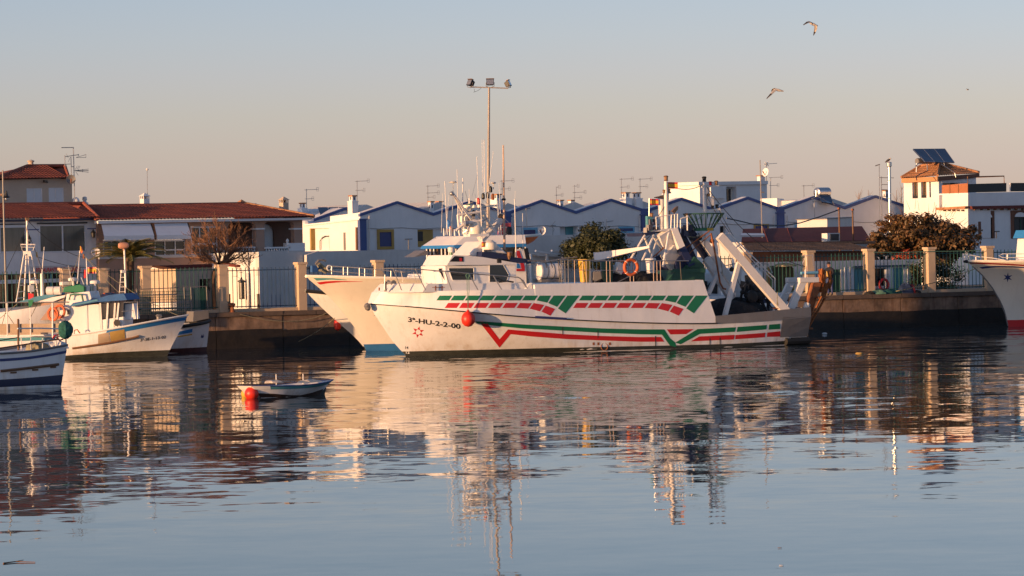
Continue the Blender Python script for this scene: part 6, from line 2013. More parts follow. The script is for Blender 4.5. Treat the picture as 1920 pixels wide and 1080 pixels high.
hB = T('row_house', 'white blue edged double gabled house behind the round green tree', 'house', HP.at(HP.u(1085), ZB))
house_wall(hB, HP, topB, [(1050, 425, 1084, 446), (1086, 425, 1116, 446)], reveal=0.5)
zig(hB, HP, topB)
pilaster(hB, HP, 947, 959, 396, 470, 404)
window(hB, HP, (979, 426.5, 1008, 450), 0, SKYBL, DKBLUE, fw=.14)
window(hB, HP, (1160, 424.5, 1190, 437), 0, SKYBL, DKBLUE, fw=.11)
panel(hB, 'terrace_back', HP, (1061, 425.2, 1079, 445.7), .44, .05, TEAL)
panel(hB, 'terrace_back', HP, (1093, 425.2, 1108, 445.7), .44, .05, TEAL)
dish(hB, HP.P(1016.5, 433, -.35), .27, (-.5, -.8, .25))
st5 = MB()
for k in range(4):
    st5.bar(HP.P(1032 + k * 2.6, 426 + k, -.4), HP.P(1041 - k * 1.5, 415 + k * 7, -.4), .014, 4)
st5.bar(HP.P(1033, 422.5, -.4), HP.P(1042, 423, -.4), .03, 5)
st5.bar(HP.P(1037, 423, -.4), HP.P(1036.5, 446, -.4), .02, 5)
A(hB, 'antenna', st5, GALV)
A(hB, 'antenna', MB().bar(HP.P(988, 427, -.3), HP.P(986, 390, -.3), .022, 5).bar(HP.P(986, 392, -.3), HP.P(994, 390, -.3), .04, 5), GALV)
A(hB, 'antenna', MB().bar(HP.P(1137, 432, -.3), HP.P(1137, 411, -.3), .022, 5).bar(HP.P(1138, 416, -.3), HP.P(1150, 414, -.3), .02, 5), GALV)

hC = T('row_house', 'white blue edged double gabled house behind the trawler gantries', 'house', HP.at(HP.u(1340), ZB))
house_wall(hC, HP, topC, [(1350, 424, 1361, 445)], reveal=.3)
zig(hC, HP, topC)
pilaster(hC, HP, 1204, 1222, 391, 470, 401)
window(hC, HP, (1414, 420, 1442, 440), 0, OCHRE, DKBLUE, fw=.12)
window(hC, HP, (1270, 425, 1290, 440), 0, SKYBL, DKBLUE, fw=.12)
panel(hC, 'door', HP, (1350.3, 424.3, 1360.7, 444.6), .25, .04, BLACK)
hD = T('row_house', 'white blue edged double gabled house carrying the grey water tank', 'house', HP.at(HP.u(1580), ZB))
house_wall(hD, HP, topD)
zig(hD, HP, topD)
pilaster(hD, HP, 1458.5, 1471.5, 388, 470, 398)
window(hD, HP, (1491, 421, 1515, 436), 0, SKYBL, DKBLUE, fw=.11)
A(hD, 'water_tank', MB().lathe(HP.P(1542, 360.5, .6), [(.25, -.52), (.3, -.48), (.3, .48), (.25, .52)], 16, HP.a), ALU, smooth=True)
A(hD, 'collector_panel', MB().prism([HP.P(1531, 366, .3), HP.P(1556, 366, .3), HP.P(1562, 382, -.5), HP.P(1541, 378, -.5)], Vector((0, .05, -.06))), SOLAR)
A(hD, 'tank_frame', MB().bar(HP.P(1530, 357, .5), HP.P(1530, 370, .5), .04).bar(HP.P(1556, 366, .4), HP.P(1564, 384, -.4), .03), GALV)
antenna(hD, HP, 1.0, 1507, 346.5, 372, ((2, 18, 5),))
A(hD, 'wall_aerial', MB().bar(HP.P(1528, 426, -.3), HP.P(1527, 376, -.3), .022, 5).bar(HP.P(1522, 372, -.3), HP.P(1535, 368, -.3), .03, 5).bar(HP.P(1523, 378, -.3), HP.P(1543, 376, -.3), .015, 5), GALV)
A(hD, 'meter_box', MB().box(HP.P(1529, 385, -.25), (.22, .12, .24), 40), LIME)
chimney(hD, HP, 4.5, 1660.5, 357, 368, 7, mat=LIME)
A(hD, 'chimney_shelf', MB().box(HP.P(1660, 368, 4.5), (.5, .3, .04), 40), GREYS)

for ho_, xs_c, yc in ((hA, (690, 945), 428), (hB, (962, 1203), 424), (hC, (1226, 1456), 420), (hD, (1474, 1690), 416)):
    pts_ = [HP.P(lerp(xs_c[0], xs_c[1], k / 12), yc + 1.2 * math.sin(k * 1.7) + k * .05, -.03) for k in range(13)]
    A(ho_, 'wall_cable', MB().tube(pts_, .014, 4), GREYS)
    for x in (xs_c[0] + 2, xs_c[1] - 4):
        A(ho_, 'drain_pipe', MB().bar(HP.P(x, 404, -.08), HP.P(x + .5, 480, -.08), .035, 6), LIMEOLD)
# second row, seen only above the first
HR = HP.off(9.5)
def rear(label, gables, chims=(), ants=(), right=None):
    o = T('rear_house', label, 'house', HR.at(HR.u(gables[0][0]), ZB))
    A(o, 'wall', MB().wall(HR, [HR.at(HR.u(gables[0][0]), ZB), HR.at(HR.u(gables[-1][0]), ZB)] + list(reversed(pxw(HR, gables))), depth=5), LIMEOLD)
    for c in chims:
        chimney(o, HR, *c)
    for a in ants:
        antenna(o, HR, *a)
    return o
HZ = HP.off(5.3)
rz = T('rear_house', 'white gabled house with dark roof solar panels behind the sunlit side wing', 'house', HZ.at(HZ.u(620), ZB))
A(rz, 'wall', MB().wall(HZ, [HZ.at(HZ.u(572), ZB), HZ.at(HZ.u(674), ZB)] + list(reversed(pxw(HZ, [(572, 417), (590, 411), (649, 389.5), (674, 398)]))), depth=4), LIME)
zig(rz, HZ, [(588, 410.5), (649, 388.5), (674, 397)])
for k in range(3):
    x0 = 596 + k * 19.5
    A(rz, 'solar_panel', MB().prism([HZ.P(x0, 388.5, 1.6), HZ.P(x0 + 18.5, 388.3, 1.6), HZ.P(x0 + 21, 403, .6), HZ.P(x0 + 5, 403, .6)], Vector((0, .04, -.05))), SOLAR)
A(rz, 'panel_gable', MB().prism(pxw(HZ, [(580, 402), (600, 395), (602, 405)], 1.8), -HZ.n * .1), LIMEOLD)
chimney(rz, HZ, 2.5, 567.5, 380.5, 402, 8, 14, 391.5)
antenna(rz, HZ, 2.5, 574.5, 354, 398, ((2, 21, 6), (19, 12, 3)))
rear('pale grey gabled rear house between the first blue gables', [(668, 392), (688, 383.5), (708, 391)])
rear('pale grey gabled rear house with two small chimneys left of the masts', [(790, 394), (823, 379), (846, 391)], ((0, 808, 377.5, 390, 8), (.5, 824, 377.5, 388, 9)), ((.3, 802, 347, 392, ((2, 20, 5), (15, 20, 4), (23, 12, 2))),))
rear('pale grey gabled rear house right of the tall mast', [(938, 390), (952, 380.5), (975, 388)])
rear('pale grey rear house with two low chimneys behind the double gabled house', [(1040, 391), (1053, 388), (1079, 379), (1106, 390)], ((0, 1051, 375, 388, 8), (.4, 1071, 375, 386, 8)), ((.2, 1043, 350, 390, ((1, 6, 1), (16, 11, 3))), (.4, 1077, 347, 388, ((2, 7, 2), (14, 20, 5), (24, 12, 3)))))
rear('pale grey rear house with two tall white chimneys left of the flag', [(1160, 390), (1205, 377), (1226, 384)], ((0, 1174, 361, 386, 10, 16, 373), (0, 1194, 361, 390, 10, 16, 373)), ((.2, 1165, 334, 388, ((2, 21, 6), (17, 13, 3))), (.4, 1200, 334, 388, ((2, 21, 6), (16, 13, 3)))))
rear('grey sloped rear roof right of the water tank', [(1548, 374), (1562, 372.5), (1595, 384)])

# flat roofed white house behind
WP = pl_px(1312, 286, 40)
wb = T('flat_house', 'white flat roofed house with sunlit left wall above the blue edged gables', 'house', WP.at(1, ZB))
ub = [WP.P(1312, 343), WP.P(1438, 341)]
A(wb, 'wall', MB().wall(WP, [WP.at(WP.u(1312), ZB), WP.at(WP.u(1438), ZB), ub[1], ub[0]], [WP.rect(1362, 350, 1381, 384)], depth=3.1, reveal=.5), LIME)
A(wb, 'roof_slab', MB().prism(pxw(WP, [(1310, 341), (1440, 339), (1440, 345.5), (1310, 347)], -.15), -WP.n * 3.4), LIME)
panel(wb, 'glass_door', WP, (1363, 354, 1370, 384), .4, .04, GLASS)
panel(wb, 'shutter', WP, (1370.5, 354, 1380, 384), .42, .04, CREAMH)
panel(wb, 'terrace_wall', WP, (1333, 349, 1361, 372), -.25, .12, LIME)
chimney(wb, WP, 1, 1427, 329, 342, 10, hole=False)
dish(wb, WP.P(1435.5, 323, .6), .30, (-.7, -.6, .2))
A(wb, 'antenna_pole', MB().bar(WP.P(1437, 345, .6), WP.P(1437, 305, .6), .03, 5), GALV)
A(wb, 'yagi', MB().bar(WP.P(1432, 308, .6), WP.P(1457, 306, .6), .018, 4).bar(WP.P(1434, 304, .6), WP.P(1441, 311, .6), .03, 4).bar(WP.P(1441, 303, .6), WP.P(1434, 311, .6), .03, 4), CREAMH)
antenna(wb, WP, .2, 1445, 333, 372, ((0, 21, 6), (15, 14, 3)), lean=0)
A(wb, 'roof_rail', MB().bar(WP.P(1282, 350, 2.5), WP.P(1283, 372, 2.5), .025, 5), GREYS)
sb = T('white_shed', 'small sunlit white roof shed between the blue edged gables', 'shed', WP.P(1448, 385, -6))
SBp = WP.off(-8)
A(sb, 'wall', MB().prism(pxw(SBp, [(1457, 371.5), (1470, 373), (1470, 395), (1457, 395)]), -SBp.n * 1.6), LIME)
tt = T('tiled_turret', 'brown tiled hip roof rising behind the exhaust stack', 'roof', W(1250, 380, 300))
TTp = pl_px(1250, 300, 40)
ap = TTp.P(1251, 361, 1.2)
cs = [TTp.P(1226, 372, .6), TTp.P(1249, 376, -.8), TTp.P(1272, 371, .8), TTp.P(1249, 368, 2.6)]
A(tt, 'wall', MB().loft([Vector((p.x, p.y, ZB)) for p in cs], [p - Vector((0, 0, .05)) for p in cs]), LIME)
tiles(tt, 'roof', cs[0], cs[1], ap, ap, GREYTILE)
tiles(tt, 'roof', cs[1], cs[2], ap, ap, GREYTILE)

# low walls and sheds in front of the row
GW = pl_px(1010, 231, 40)
gw = T('garden_wall', 'plain grey brown wall standing behind the round green tree', 'wall', GW.at(0, ZB))
A(gw, 'wall', MB().wall(GW, [GW.at(GW.u(985), ZB), GW.at(GW.u(1240), ZB), GW.P(1240, 437), GW.P(1206, 436), GW.P(1080, 440), GW.P(1012, 442), GW.P(985, 448)], depth=.25), LIMEOLD)
pg = T('pergola', 'white flat pergola roof with pale beams behind the raft canister', 'pergola', GW.P(1030, 520, -3))
PGp = GW.off(-2.5)
A(pg, 'roof', MB().prism(pxw(PGp, [(992, 474), (1060, 478), (1060, 482), (1010, 480)]), -PGp.n * 1.6), LIME)
for x in (1004, 1034):
    A(pg, 'beam', MB().beam(PGp.P(x, 470.5, -.1), PGp.P(x + 26, 475.5, -.1), .12, .1), LIME)
for x in (995, 1025, 1056):
    A(pg, 'post', MB().beam(PGp.at(PGp.u(x), ZB), PGp.P(x, 476), .12, .12), LIME)
A(pg, 'screen', MB().prism(PGp.rect(992, 478, 1190, 520, .5), -PGp.n * .1), LIME)

RRp = pl_px(1500, 240, 40)
rr_o = T('long_shed', 'long low shed with oxide red pitched roof right of the gantries', 'shed', RRp.at(0, ZB))
A(rr_o, 'wall', MB().wall(RRp, [RRp.at(RRp.u(1398), ZB), RRp.at(RRp.u(1632), ZB), RRp.P(1632, 452), RRp.P(1398, 454)], depth=4), LIMEOLD)
A(rr_o, 'roof', MB().prism([RRp.P(1390, 454, -.2), RRp.P(1634, 451, -.2), RRp.P(1616, 424, 2.6), RRp.P(1393, 429, 2.6)], Vector((0, .1, -.12))), REDROOF)
A(rr_o, 'canopy', MB().prism([RRp.P(1388, 441, -.9), RRp.P(1434, 440.5, -.9), RRp.P(1432, 437.5, 0), RRp.P(1390, 437, 0)], Vector((0, .05, -.1))), LIME)
for x in (1440, 1485, 1530, 1592):
    A(rr_o, 'roof_seam', MB().bar(RRp.P(x, 453.5, -.24), RRp.P(x - 9, 427.5, 2.5), .025, 4), REDROOF)
ac = T('air_conditioner', 'white air conditioner unit standing on the red shed roof', 'air conditioner', RRp.P(1562, 452, -.6))
A(ac, 'case', MB().prism(RRp.rect(1551, 437, 1575, 452.5, -.9), -RRp.n * .45), WICK, bev=.02)
A(ac, 'grille', MB().prism(RRp.rect(1557, 438.5, 1573, 451, -.915), -RRp.n * .02), GREYS)
for k in range(6):
    A(ac, 'grille_bar', MB().bar(RRp.P(1557, 440 + k * 2, -.93), RRp.P(1573, 440 + k * 2, -.93), .012, 4), BLACK)
wbx = T('white_wing', 'weathered white wall block with a sunlit end above the red roof', 'wall', RRp.P(1570, 430, 5))
WX = RRp.off(4.5)
A(wbx, 'wall', MB().prism(pxw(WX, [(1551, 410), (1598, 407), (1598, 440), (1551, 440)]), -WX.n * 2.5), LIMEOLD)
A(wbx, 'coping', MB().prism(pxw(WX, [(1550, 409.5), (1599, 406.5), (1599, 408), (1550, 411)], -.05), -WX.n * 2.6), GREYS)

GTp = pl_px(1560, 231.5, 36)
gt = T('harbour_shed', 'dark harbour shed with weathered tile roof and white panelled front', 'shed', GTp.at(0, ZB))
tiles(gt, 'roof', GTp.P(1400, 472, -.5), GTp.P(1645, 470, -.5), GTp.P(1392, 458, 1.8), GTp.P(1640, 455, 1.8), GREYTILE, .2, .45, .04)
A(gt, 'ridge_tile', MB().tube([GTp.P(1392, 457.5, 1.8), GTp.P(1640, 454.5, 1.8)], .09, 6), GREYTILE)
A(gt, 'fascia', MB().prism(pxw(GTp, [(1402, 472), (1645, 470), (1645, 492), (1402, 494)], 0), -GTp.n * .2), BROWNP)
hw = MB().wall(GTp, [GTp.at(GTp.u(1402), ZB), GTp.at(GTp.u(1726), ZB), GTp.P(1726, 486, -.1), GTp.P(1402, 492, -.1)], [GTp.rect(1553, 505, 1577, 552), GTp.rect(1602, 502, 1620, 552), GTp.rect(1638, 503, 1660, 536), GTp.rect(1675, 502, 1695, 551)], depth=.2, reveal=.1, d=-.1)
A(gt, 'wall', hw, LIME)
panel(gt, 'door', GTp, (1553.2, 505.3, 1576.8, 552), .07, .04, DKGREEN)
panel(gt, 'door', GTp, (1602.2, 502.3, 1619.8, 552), .07, .04, TEAL)
panel(gt, 'window', GTp, (1638.2, 503.3, 1659.8, 535.8), .07, .04, GLASS)
panel(gt, 'door', GTp, (1675.2, 502.3, 1694.8, 551), .07, .04, TEAL)
for x in (1585, 1595, 1664, 1668, 1703, 1712):
    A(gt, 'wall_batten', MB().prism(GTp.rect(x - 1, 496, x + 1, 550, -.03), -GTp.n * .04), SHUT)
A(gt, 'light_panel', MB().prism(GTp.rect(1660.5, 499, 1672, 548, -.02), -GTp.n * .03), WHITE)
A(gt, 'front_cornice', MB().prism(GTp.rect(1600, 497.5, 1702, 500.5, -.12), -GTp.n * .15), FENCEB)
lr2 = T('life_ring', 'dull red life ring hung on the white harbour shed behind the fence', 'life ring', GTp.P(1657, 534, -.3))
A(lr2, 'ring', MB().torus(GTp.P(1657.5, 534, -.2), .30, .075, GTp.n, 24, 8), RED, smooth=True)

# ------------------------------------------------------------ white house with the tower, on the right
BP = pl_px(1815, 262, 40)
bh = T('tower_house', 'white house with a tiled corner tower, solar panels and brown arched doors', 'house', BP.at(0, ZB))
bu1 = BP.u(2020)
A(bh, 'wall', MB().wall(BP, [BP.at(0, ZB), BP.at(bu1, ZB), BP.P(2020, 358), BP.P(1815, 361.5)], [BP.rect(1840, 398, 1862, 447), BP.rect(1901, 397, 1925, 447)], depth=3.0, reveal=.18), LIME)
BS = BP.side(1815)
BS = Pl(BS.o + BS.n * .01, BS.yaw)
A(bh, 'side_wall', MB().wall(BS, [BS.at(BS.u(1758), ZB), BS.at(-.01, ZB), BS.P(1815, 391), BS.P(1758, 393)], depth=2), LIME)
A(bh, 'side_parapet', MB().prism(pxw(BS, [(1792, 390), (1815, 389), (1815, 361.5), (1792, 364)], -.01), -BS.n * .25), LIME)
A(bh, 'side_cornice', MB().prism(pxw(BS, [(1754, 389.5), (1810, 386.5), (1809, 391), (1755, 394)], -.3), -BS.n * .35), TILEO)
A(bh, 'front_cornice', MB().prism(pxw(BP, [(1822, 386.5), (2020, 383), (2020, 389), (1824, 392)], -.3), -BP.n * .35), REDROOF)
for k in range(9):
    x = 1827 + k * 13
    A(bh, 'bracket', MB().box(BP.P(x, 392.5, -.12), (.09, .2, .1), 40), WOOD)
for k in range(5):
    A(bh, 'bracket', MB().box(BS.P(1771 + k * 8.5, 394.5, -.12), (.09, .2, .1), 130), WOOD)
for x0, x1, tx in ((1834, 1865, 0), (1896, 1930, -1)):
    bo_ = A(bh, 'door_surround', MB().wall(BP, BP.rect(x0, 395.5 + tx, x1, 447, -.05), [BP.rect(x0 + 5.5, 399 + tx, x1 - 4.5, 447 - .5, -.05)], depth=.06, reveal=.055, d=-.05, close=False), BROWNP)
    cx = (x0 + x1) / 2 + .5
    arc = [BP.P(cx + 10.5 * math.cos(math.pi * k / 12), 407.5 + tx - 8.5 * math.sin(math.pi * k / 12), -.06) for k in range(13)]
    A(bo_, 'lunette', MB().prism(arc, -BP.n * .05), LIME)
    A(bo_, 'spandrel', MB().prism(BP.rect(x0 + 5, 398.6 + tx, x1 - 4, 407.6 + tx, -.035), -BP.n * .03), BROWNP)
    dr = panel(bh, 'door', BP, (x0 + 6, 408 + tx, x1 - 5, 447), .10, .05, BLACK)
    A(dr, 'leaf_rail', MB().box(BP.P(cx, 428, .09), (.05, .05, 1.2), 40), DKGREEN)
A(bh, 'balcony_rail', MB().bar(BP.P(1863, 434, -.4), BP.P(1874, 434, -.4), .03, 5).bar(BP.P(1868, 434, -.4), BP.P(1868, 447, -.4), .03, 5), BLACK)
# roof terrace screens and pipes
A(bh, 'terrace_screen', MB().prism(pxw(BP, [(1815.5, 345), (1887, 343), (1887, 359.5), (1815.5, 361)], .05), -BP.n * .05), BLACK)
A(bh, 'terrace_screen', MB().prism(pxw(BP, [(1896, 343), (2020, 342), (2020, 358), (1896, 359)], .05), -BP.n * .05), BLACK)
A(bh, 'orange_screen', MB().prism(pxw(BS, [(1766, 347.5), (1814.5, 343.5), (1814.5, 361.5), (1766, 365)], .12), -BS.n * .05), SCREEN)
for x in (1781, 1797):
    A(bh, 'screen_joint', MB().bar(BS.P(x, 346, .10), BS.P(x, 364, .10), .018, 4), WOOD)
A(bh, 'terrace_pipe', MB().tube([BP.P(1814.5, 343, .1), BP.P(1814, 331.5, .1), BP.P(1882.5, 330, .1), BP.P(1883, 346, .1)], .035), WOOD)
A(bh, 'terrace_pipe', MB().bar(BP.P(1831, 332.5, 1.5), BP.P(1883, 330.5, .1), .03), WOOD)
A(bh, 'terrace_post', MB().bar(BP.P(1894, 343, 0), BP.P(1894, 359, 0), .04), STEELW)
A(bh, 'low_parapet', MB().prism(pxw(BP.off(2.2), [(1761, 366), (1793, 364), (1793, 392), (1761, 394)]), -BP.n * .2), LIME)
# tower
TWp = pl_px(1760, 264.5, 40)
TWs = TWp.side(1760)
tw0 = TWs.u(1694.5)
A(bh, 'tower_wall', MB().wall(TWs, [TWs.at(tw0, ZB), TWs.at(0, ZB), TWs.P(1760, 334), TWs.P(1694.5, 339)], [TWs.rect(1710.5, 340, 1721, 372), TWs.rect(1727, 338.5, 1737, 371), TWs.rect(1742.5, 337, 1752.5, 370)], depth=.3, reveal=.28), LIME)
for x0, x1, y0, y1 in ((1710.5, 1721, 340, 372), (1727, 1737, 338.5, 371), (1742.5, 1752.5, 337, 370)):
    wo = panel(bh, 'tower_window', TWs, (x0 + .2, y0 + .3, x1 - .2, y1 - .3), .25, .03, GLASSG)
    gr = MB()
    for k in range(5):
        gr.bar(TWs.P(x0 + 4.5, y0 + 3 + k * 5, .2), TWs.P(x1, y0 + 3 + k * 5, .2), .018, 4)
    gr.bar(TWs.P(x0 + 4.7, y0, .2), TWs.P(x0 + 4.7, y1, .2), .03, 4)
    gr.bar(TWs.P(x1 - 1, y0, .2), TWs.P(x1 - 1, y1, .2), .03, 4)
    A(wo, 'lattice', gr, WOOD)
    A(wo, 'flower_box', MB().prism(TWs.rect(x0 + .5, y1 - 5, x1 - .3, y1 - .4, .05), -TWs.n * .15), BLACK)
fu1 = TWp.u(1830)
A(bh, 'tower_front', MB().wall(TWp, [TWp.at(0.02, ZB), TWp.at(fu1, ZB), TWp.P(1830, 331), TWp.at(.02, TWp.P(1760, 334).z)], [TWp.rect(1768, 343, 1800, 372)], depth=.6, reveal=.5), LIME)
A(bh, 'tower_glazing', MB().prism(TWp.rect(1768.3, 343.3, 1799.7, 371.7, .42), -TWp.n * .05), GLASS)
A(bh, 'tower_band', MB().prism(pxw(TWp, [(1766, 337), (1830, 334.5), (1830, 340.5), (1766, 343)], -.12), -TWp.n * .1), LIME)
A(bh, 'blind_box', MB().lathe(TWp.P(1764.5, 338, -.2), [(.08, -.1), (.09, .1)], 8, TWp.a), WICK)
eL = TWs.P(1690, 334.5, -.25)
eC = TWp.P(1757.5, 331, -.4)
eR = TWp.P(1836.5, 325.5, -.3)
r0_ = TWs.P(1726, 313, 1.3)
r1_ = TWp.P(1762, 307.5, 1.5)
r2_ = TWp.P(1768, 308.5, 1.6)
A(bh, 'fascia', MB().prism([eL, eC, eC - Vector((0, 0, .28)), eL - Vector((0, 0, .28))], -TWs.n * .12), FASCIA)
A(bh, 'fascia', MB().prism([eC + TWp.a * .01, eR, eR - Vector((0, 0, .24)), eC - Vector((0, 0, .28)) + TWp.a * .01], -TWp.n * .12), BROWNP)
tiles(bh, 'tower_roof', eL, eC, r0_, r1_, TILEO, .21, .36, .05)
tiles(bh, 'tower_roof', eC, eR, r1_, r2_, TILEO, .21, .36, .05)
bk_ = TWs.P(1690, 334.5, -.25) - TWs.a * 0 - TWp.n * 3.2
A(bh, 'roof_back', MB().poly([eL, r0_, r1_, r2_, eR, eR - TWp.n * 3.0, eL + TWp.a * 2.0 - TWp.n * 1.2]), TILEO)
for p, q_ in ((eC, r1_), (eR, r2_), (eL, r0_), (r0_, r1_)):
    ridge(bh, p + Vector((0, 0, .07)), q_ + Vector((0, 0, .07)), TILEO, .09)
# solar water heater on the tower
sw = T('solar_heater', 'tilted dark blue solar panels on a frame above the tower roof', 'solar panels', TWp.P(1750, 308, .5))
q0, q1, q2, q3 = TWp.P(1711.5, 279.5, 1.6), TWp.P(1772, 279, 1.6), TWp.P(1790, 304.5, .2), TWp.P(1734, 303.5, .2)
for k in range(3):
    t0, t1 = k / 3 + .006, (k + 1) / 3 - .006
    a, b_, c, d_ = q0.lerp(q1, t0), q0.lerp(q1, t1), q3.lerp(q2, t1), q3.lerp(q2, t0)
    nm_ = (b_ - a).cross(d_ - a).normalized()
    if nm_.y > 0:
        nm_ = -nm_
    po = A(sw, 'solar_panel', MB().prism([a, b_, c, d_], -nm_ * .06), SOLAR)
    A(po, 'panel_frame', MB().tube([a, b_, c, d_, a], .02, 4), ALU)
A(sw, 'tank', MB().lathe(TWp.P(1720, 302, 1.5), [(.17, -.05), (.19, 0), (.19, 1.2), (.15, 1.25)], 14, TWp.a), GREYS, smooth=True)
fr_ = MB()
for a, b_ in (((1719, 306), (1718, 323)), ((1720, 307), (1738, 306)), ((1738, 306), (1739, 320)), ((1728, 296), (1736, 306)), ((1770, 304), (1771, 310)), ((1716, 312), (1722, 306))):
    fr_.bar(TWp.P(*a, .4), TWp.P(*b_, .4), .028, 5)
A(sw, 'frame', fr_, GALV)
A(sw, 'water_pipe', MB().tube([TWp.P(1765, 308, 0), TWp.P(1778, 316, -.2), TWp.P(1790, 324, -.45), TWp.P(1792, 332, -.5)], .03, 6), ALU)
A(sw, 'black_hose', MB().tube([TWp.P(1740, 320, .4), TWp.P(1726, 326, .2), TWp.P(1718, 331, -.1), TWp.P(1719, 338, -.3)], .03, 6), BLACK)

# flue and poles near it
fl_ = T('metal_flue', 'tall shiny metal flue pipe rising from the brown tree', 'chimney pipe', Vector((*W(1668, 420, 246).xy, ZB)))
p0 = W(1668, 408, 246)
A(fl_, 'pipe', MB().bar(Vector((p0.x, p0.y, ZB)), W(1667.3, 309, 246), .092, 14), ALU, smooth=True)
A(fl_, 'collar', MB().lathe(W(1667.3, 309, 246), [(.1, -.12), (.155, -.08), (.155, .12), (.12, .16)], 14), ALU)
for y in (338, 372):
    A(fl_, 'seam', MB().lathe(W(1667.5, y, 246), [(.097, -.02), (.1, 0), (.097, .02)], 12), ALU)
al = T('aerial_pole', 'thin aerial pole left of the shiny metal flue', 'aerial', Vector((*W(1649, 420, 250).xy, ZB)))
A(al, 'pole', MB().bar(Vector((*W(1649, 420, 250).xy, ZB)), W(1648.5, 309, 250), .022, 5), GALV)
A(al, 'boom', MB().bar(W(1641, 311, 250), W(1650, 308, 250), .03, 4), GALV)
A(al, 'cross_bar', MB().bar(W(1649, 333, 250), W(1676, 333.5, 250), .02, 4), GALV)
al = T('aerial_pole', 'short laddered aerial pole standing close behind the metal flue', 'aerial', Vector((*W(1653, 420, 252).xy, ZB)))
A(al, 'pole', MB().bar(Vector((*W(1653, 420, 252).xy, ZB)), W(1652.5, 331, 252), .03, 5), GALV)
A(al, 'boom', MB().bar(W(1653, 346, 252), W(1664, 346, 252), .02, 4).bar(W(1653, 356, 252), W(1664, 356, 252), .03, 4), GALV)
for x, yt, yb, lab in ((1573, 391, 452, 'leaning dark cable pole beside the air conditioner'), (1598.5, 393, 452, 'brown post standing at the right end of the red roof')):
    up_ = T('utility_pole', lab, 'pole', Vector((*W(x, 470, 243).xy, ZB)))
    A(up_, 'pole', MB().bar(Vector((*W(x + 2, 470, 241.5).xy, ZB)), W(x, yt, 241.5), .05, 6), WOOD)
    A(up_, 'cap', MB().box(W(x, yt, 241.5), (.12, .12, .1), 40), RUST)
cbl = T('cable', 'dark cable sagging from the green basket across to the leaning pole', 'cable', W(1470, 423, 235))
A(cbl, 'line', MB().tube([W(x, y, lerp(228, 241, (x - 1362) / 211)) for x, y in ((1362, 409), (1385, 414), (1410, 420), (1440, 423.5), (1470, 423), (1500, 418), (1535, 407), (1573, 393))], .035, 5), BLACK)
wp_ = T('flag_pole', 'thin reddish pole in front of the flat roofed white house', 'pole', Vector((*W(1428, 440, 239).xy, ZB)))
A(wp_, 'pole', MB().bar(Vector((*W(1430, 440, 239).xy, ZB)), W(1425, 300, 239), .03, 5), RUSTY)
A(wp_, 'bracket', MB().bar(W(1427, 360, 239), W(1433, 361, 239), .03, 4), GREYS)

# ------------------------------------------------------------ restaurant and neighbours on the left
RP = pl_px(183, 219.3, 40)
ru0 = RP.u(-70)
rs = T('restaurant', 'white restaurant with large grey windows and a tiled roof', 'restaurant', RP.at(-4, ZB))
A(rs, 'wall', MB().wall(RP, [RP.at(ru0, ZB), RP.at(0, ZB), RP.P(183, 411), RP.P(-70, 416)], [RP.rect(74, 421, 161, 473), RP.rect(-50, 424, 49, 474)], depth=4.5, reveal=.16), LIME)
window(rs, RP, (73, 420, 162, 474), .02, SHUT, GLASSG, .09, 1, proud=.05)
window(rs, RP, (-50, 424, 50, 475), .02, SHUT, GLASSG, .09, 1, proud=.05)
A(rs, 'fascia', MB().prism(pxw(RP, [(-70, 413.5), (184, 408.5), (184, 412.5), (-70, 417.5)], -.25), -RP.n * .3), NAVY)
panel(rs, 'awning_box', RP, (72, 417, 164, 419.5), -.15, .14, BLACK)
panel(rs, 'wall_band', RP, (52, 429.5, 73, 431.5), -.03, .05, BLUE)
panel(rs, 'wall_band', RP, (164, 427.7, 183, 429.7), -.03, .05, BLUE)
panel(rs, 'wall_band', RP, (-60, 420, 48, 422), -.03, .05, BLACK)
for x, y in ((175, 440), (54, 451)):
    lo_ = A(rs, 'wall_lantern', MB().lathe(RP.P(x, y + 4, -.22), [(.04, -.05), (.09, 0), (.12, .2), (.14, .22), (.03, .34), (.02, .42)], 8), BLACK)
    A(lo_, 'arm', MB().bar(RP.P(x, y, 0), RP.P(x, y, -.22), .02, 4), BLACK)
dish(rs, RP.P(179.5, 473, -.3), .24, (.3, -.9, .3))
panel(rs, 'sign_band', RP, (60, 498, 152, 512), -.06, .1, LIMEOLD)
A(rs, 'sign_lettering', text_plane(MB(), RP, 'RESTAURANTE NUEVO SIMON', 68, 151, 509.5, 8.2, -.175, .03), RED)
panel(rs, 'shop_front', RP, (-60, 514, 150, 578), -.02, .06, GLASS)
for x in (-30, 10, 52, 95, 140):
    panel(rs, 'shop_post', RP, (x, 514, x + 3, 578), -.06, .05, TEAL)
panel(rs, 'shop_board', RP, (-60, 524, 150, 531), -.08, .07, SHUT)
eL, eR = RP.P(-80, 413.5, -.45), RP.P(183.5, 409, -.45)
tL, tR = RP.P(-80, 386, 2.6), RP.P(156.5, 382.5, 2.6)
tiles(rs, 'roof', eL, eR, tL, tR, TILE)
ridge(rs, tL + Vector((0, 0, .03)), tR + Vector((0, 0, .03)), TILE)
ridge(rs, tR + Vector((0, 0, .05)), eR + Vector((0, 0, .05)), TILE)
A(rs, 'roof_end', MB().poly([eR, tR, tR - RP.n * 4, eR - RP.n * 5]), TILE)

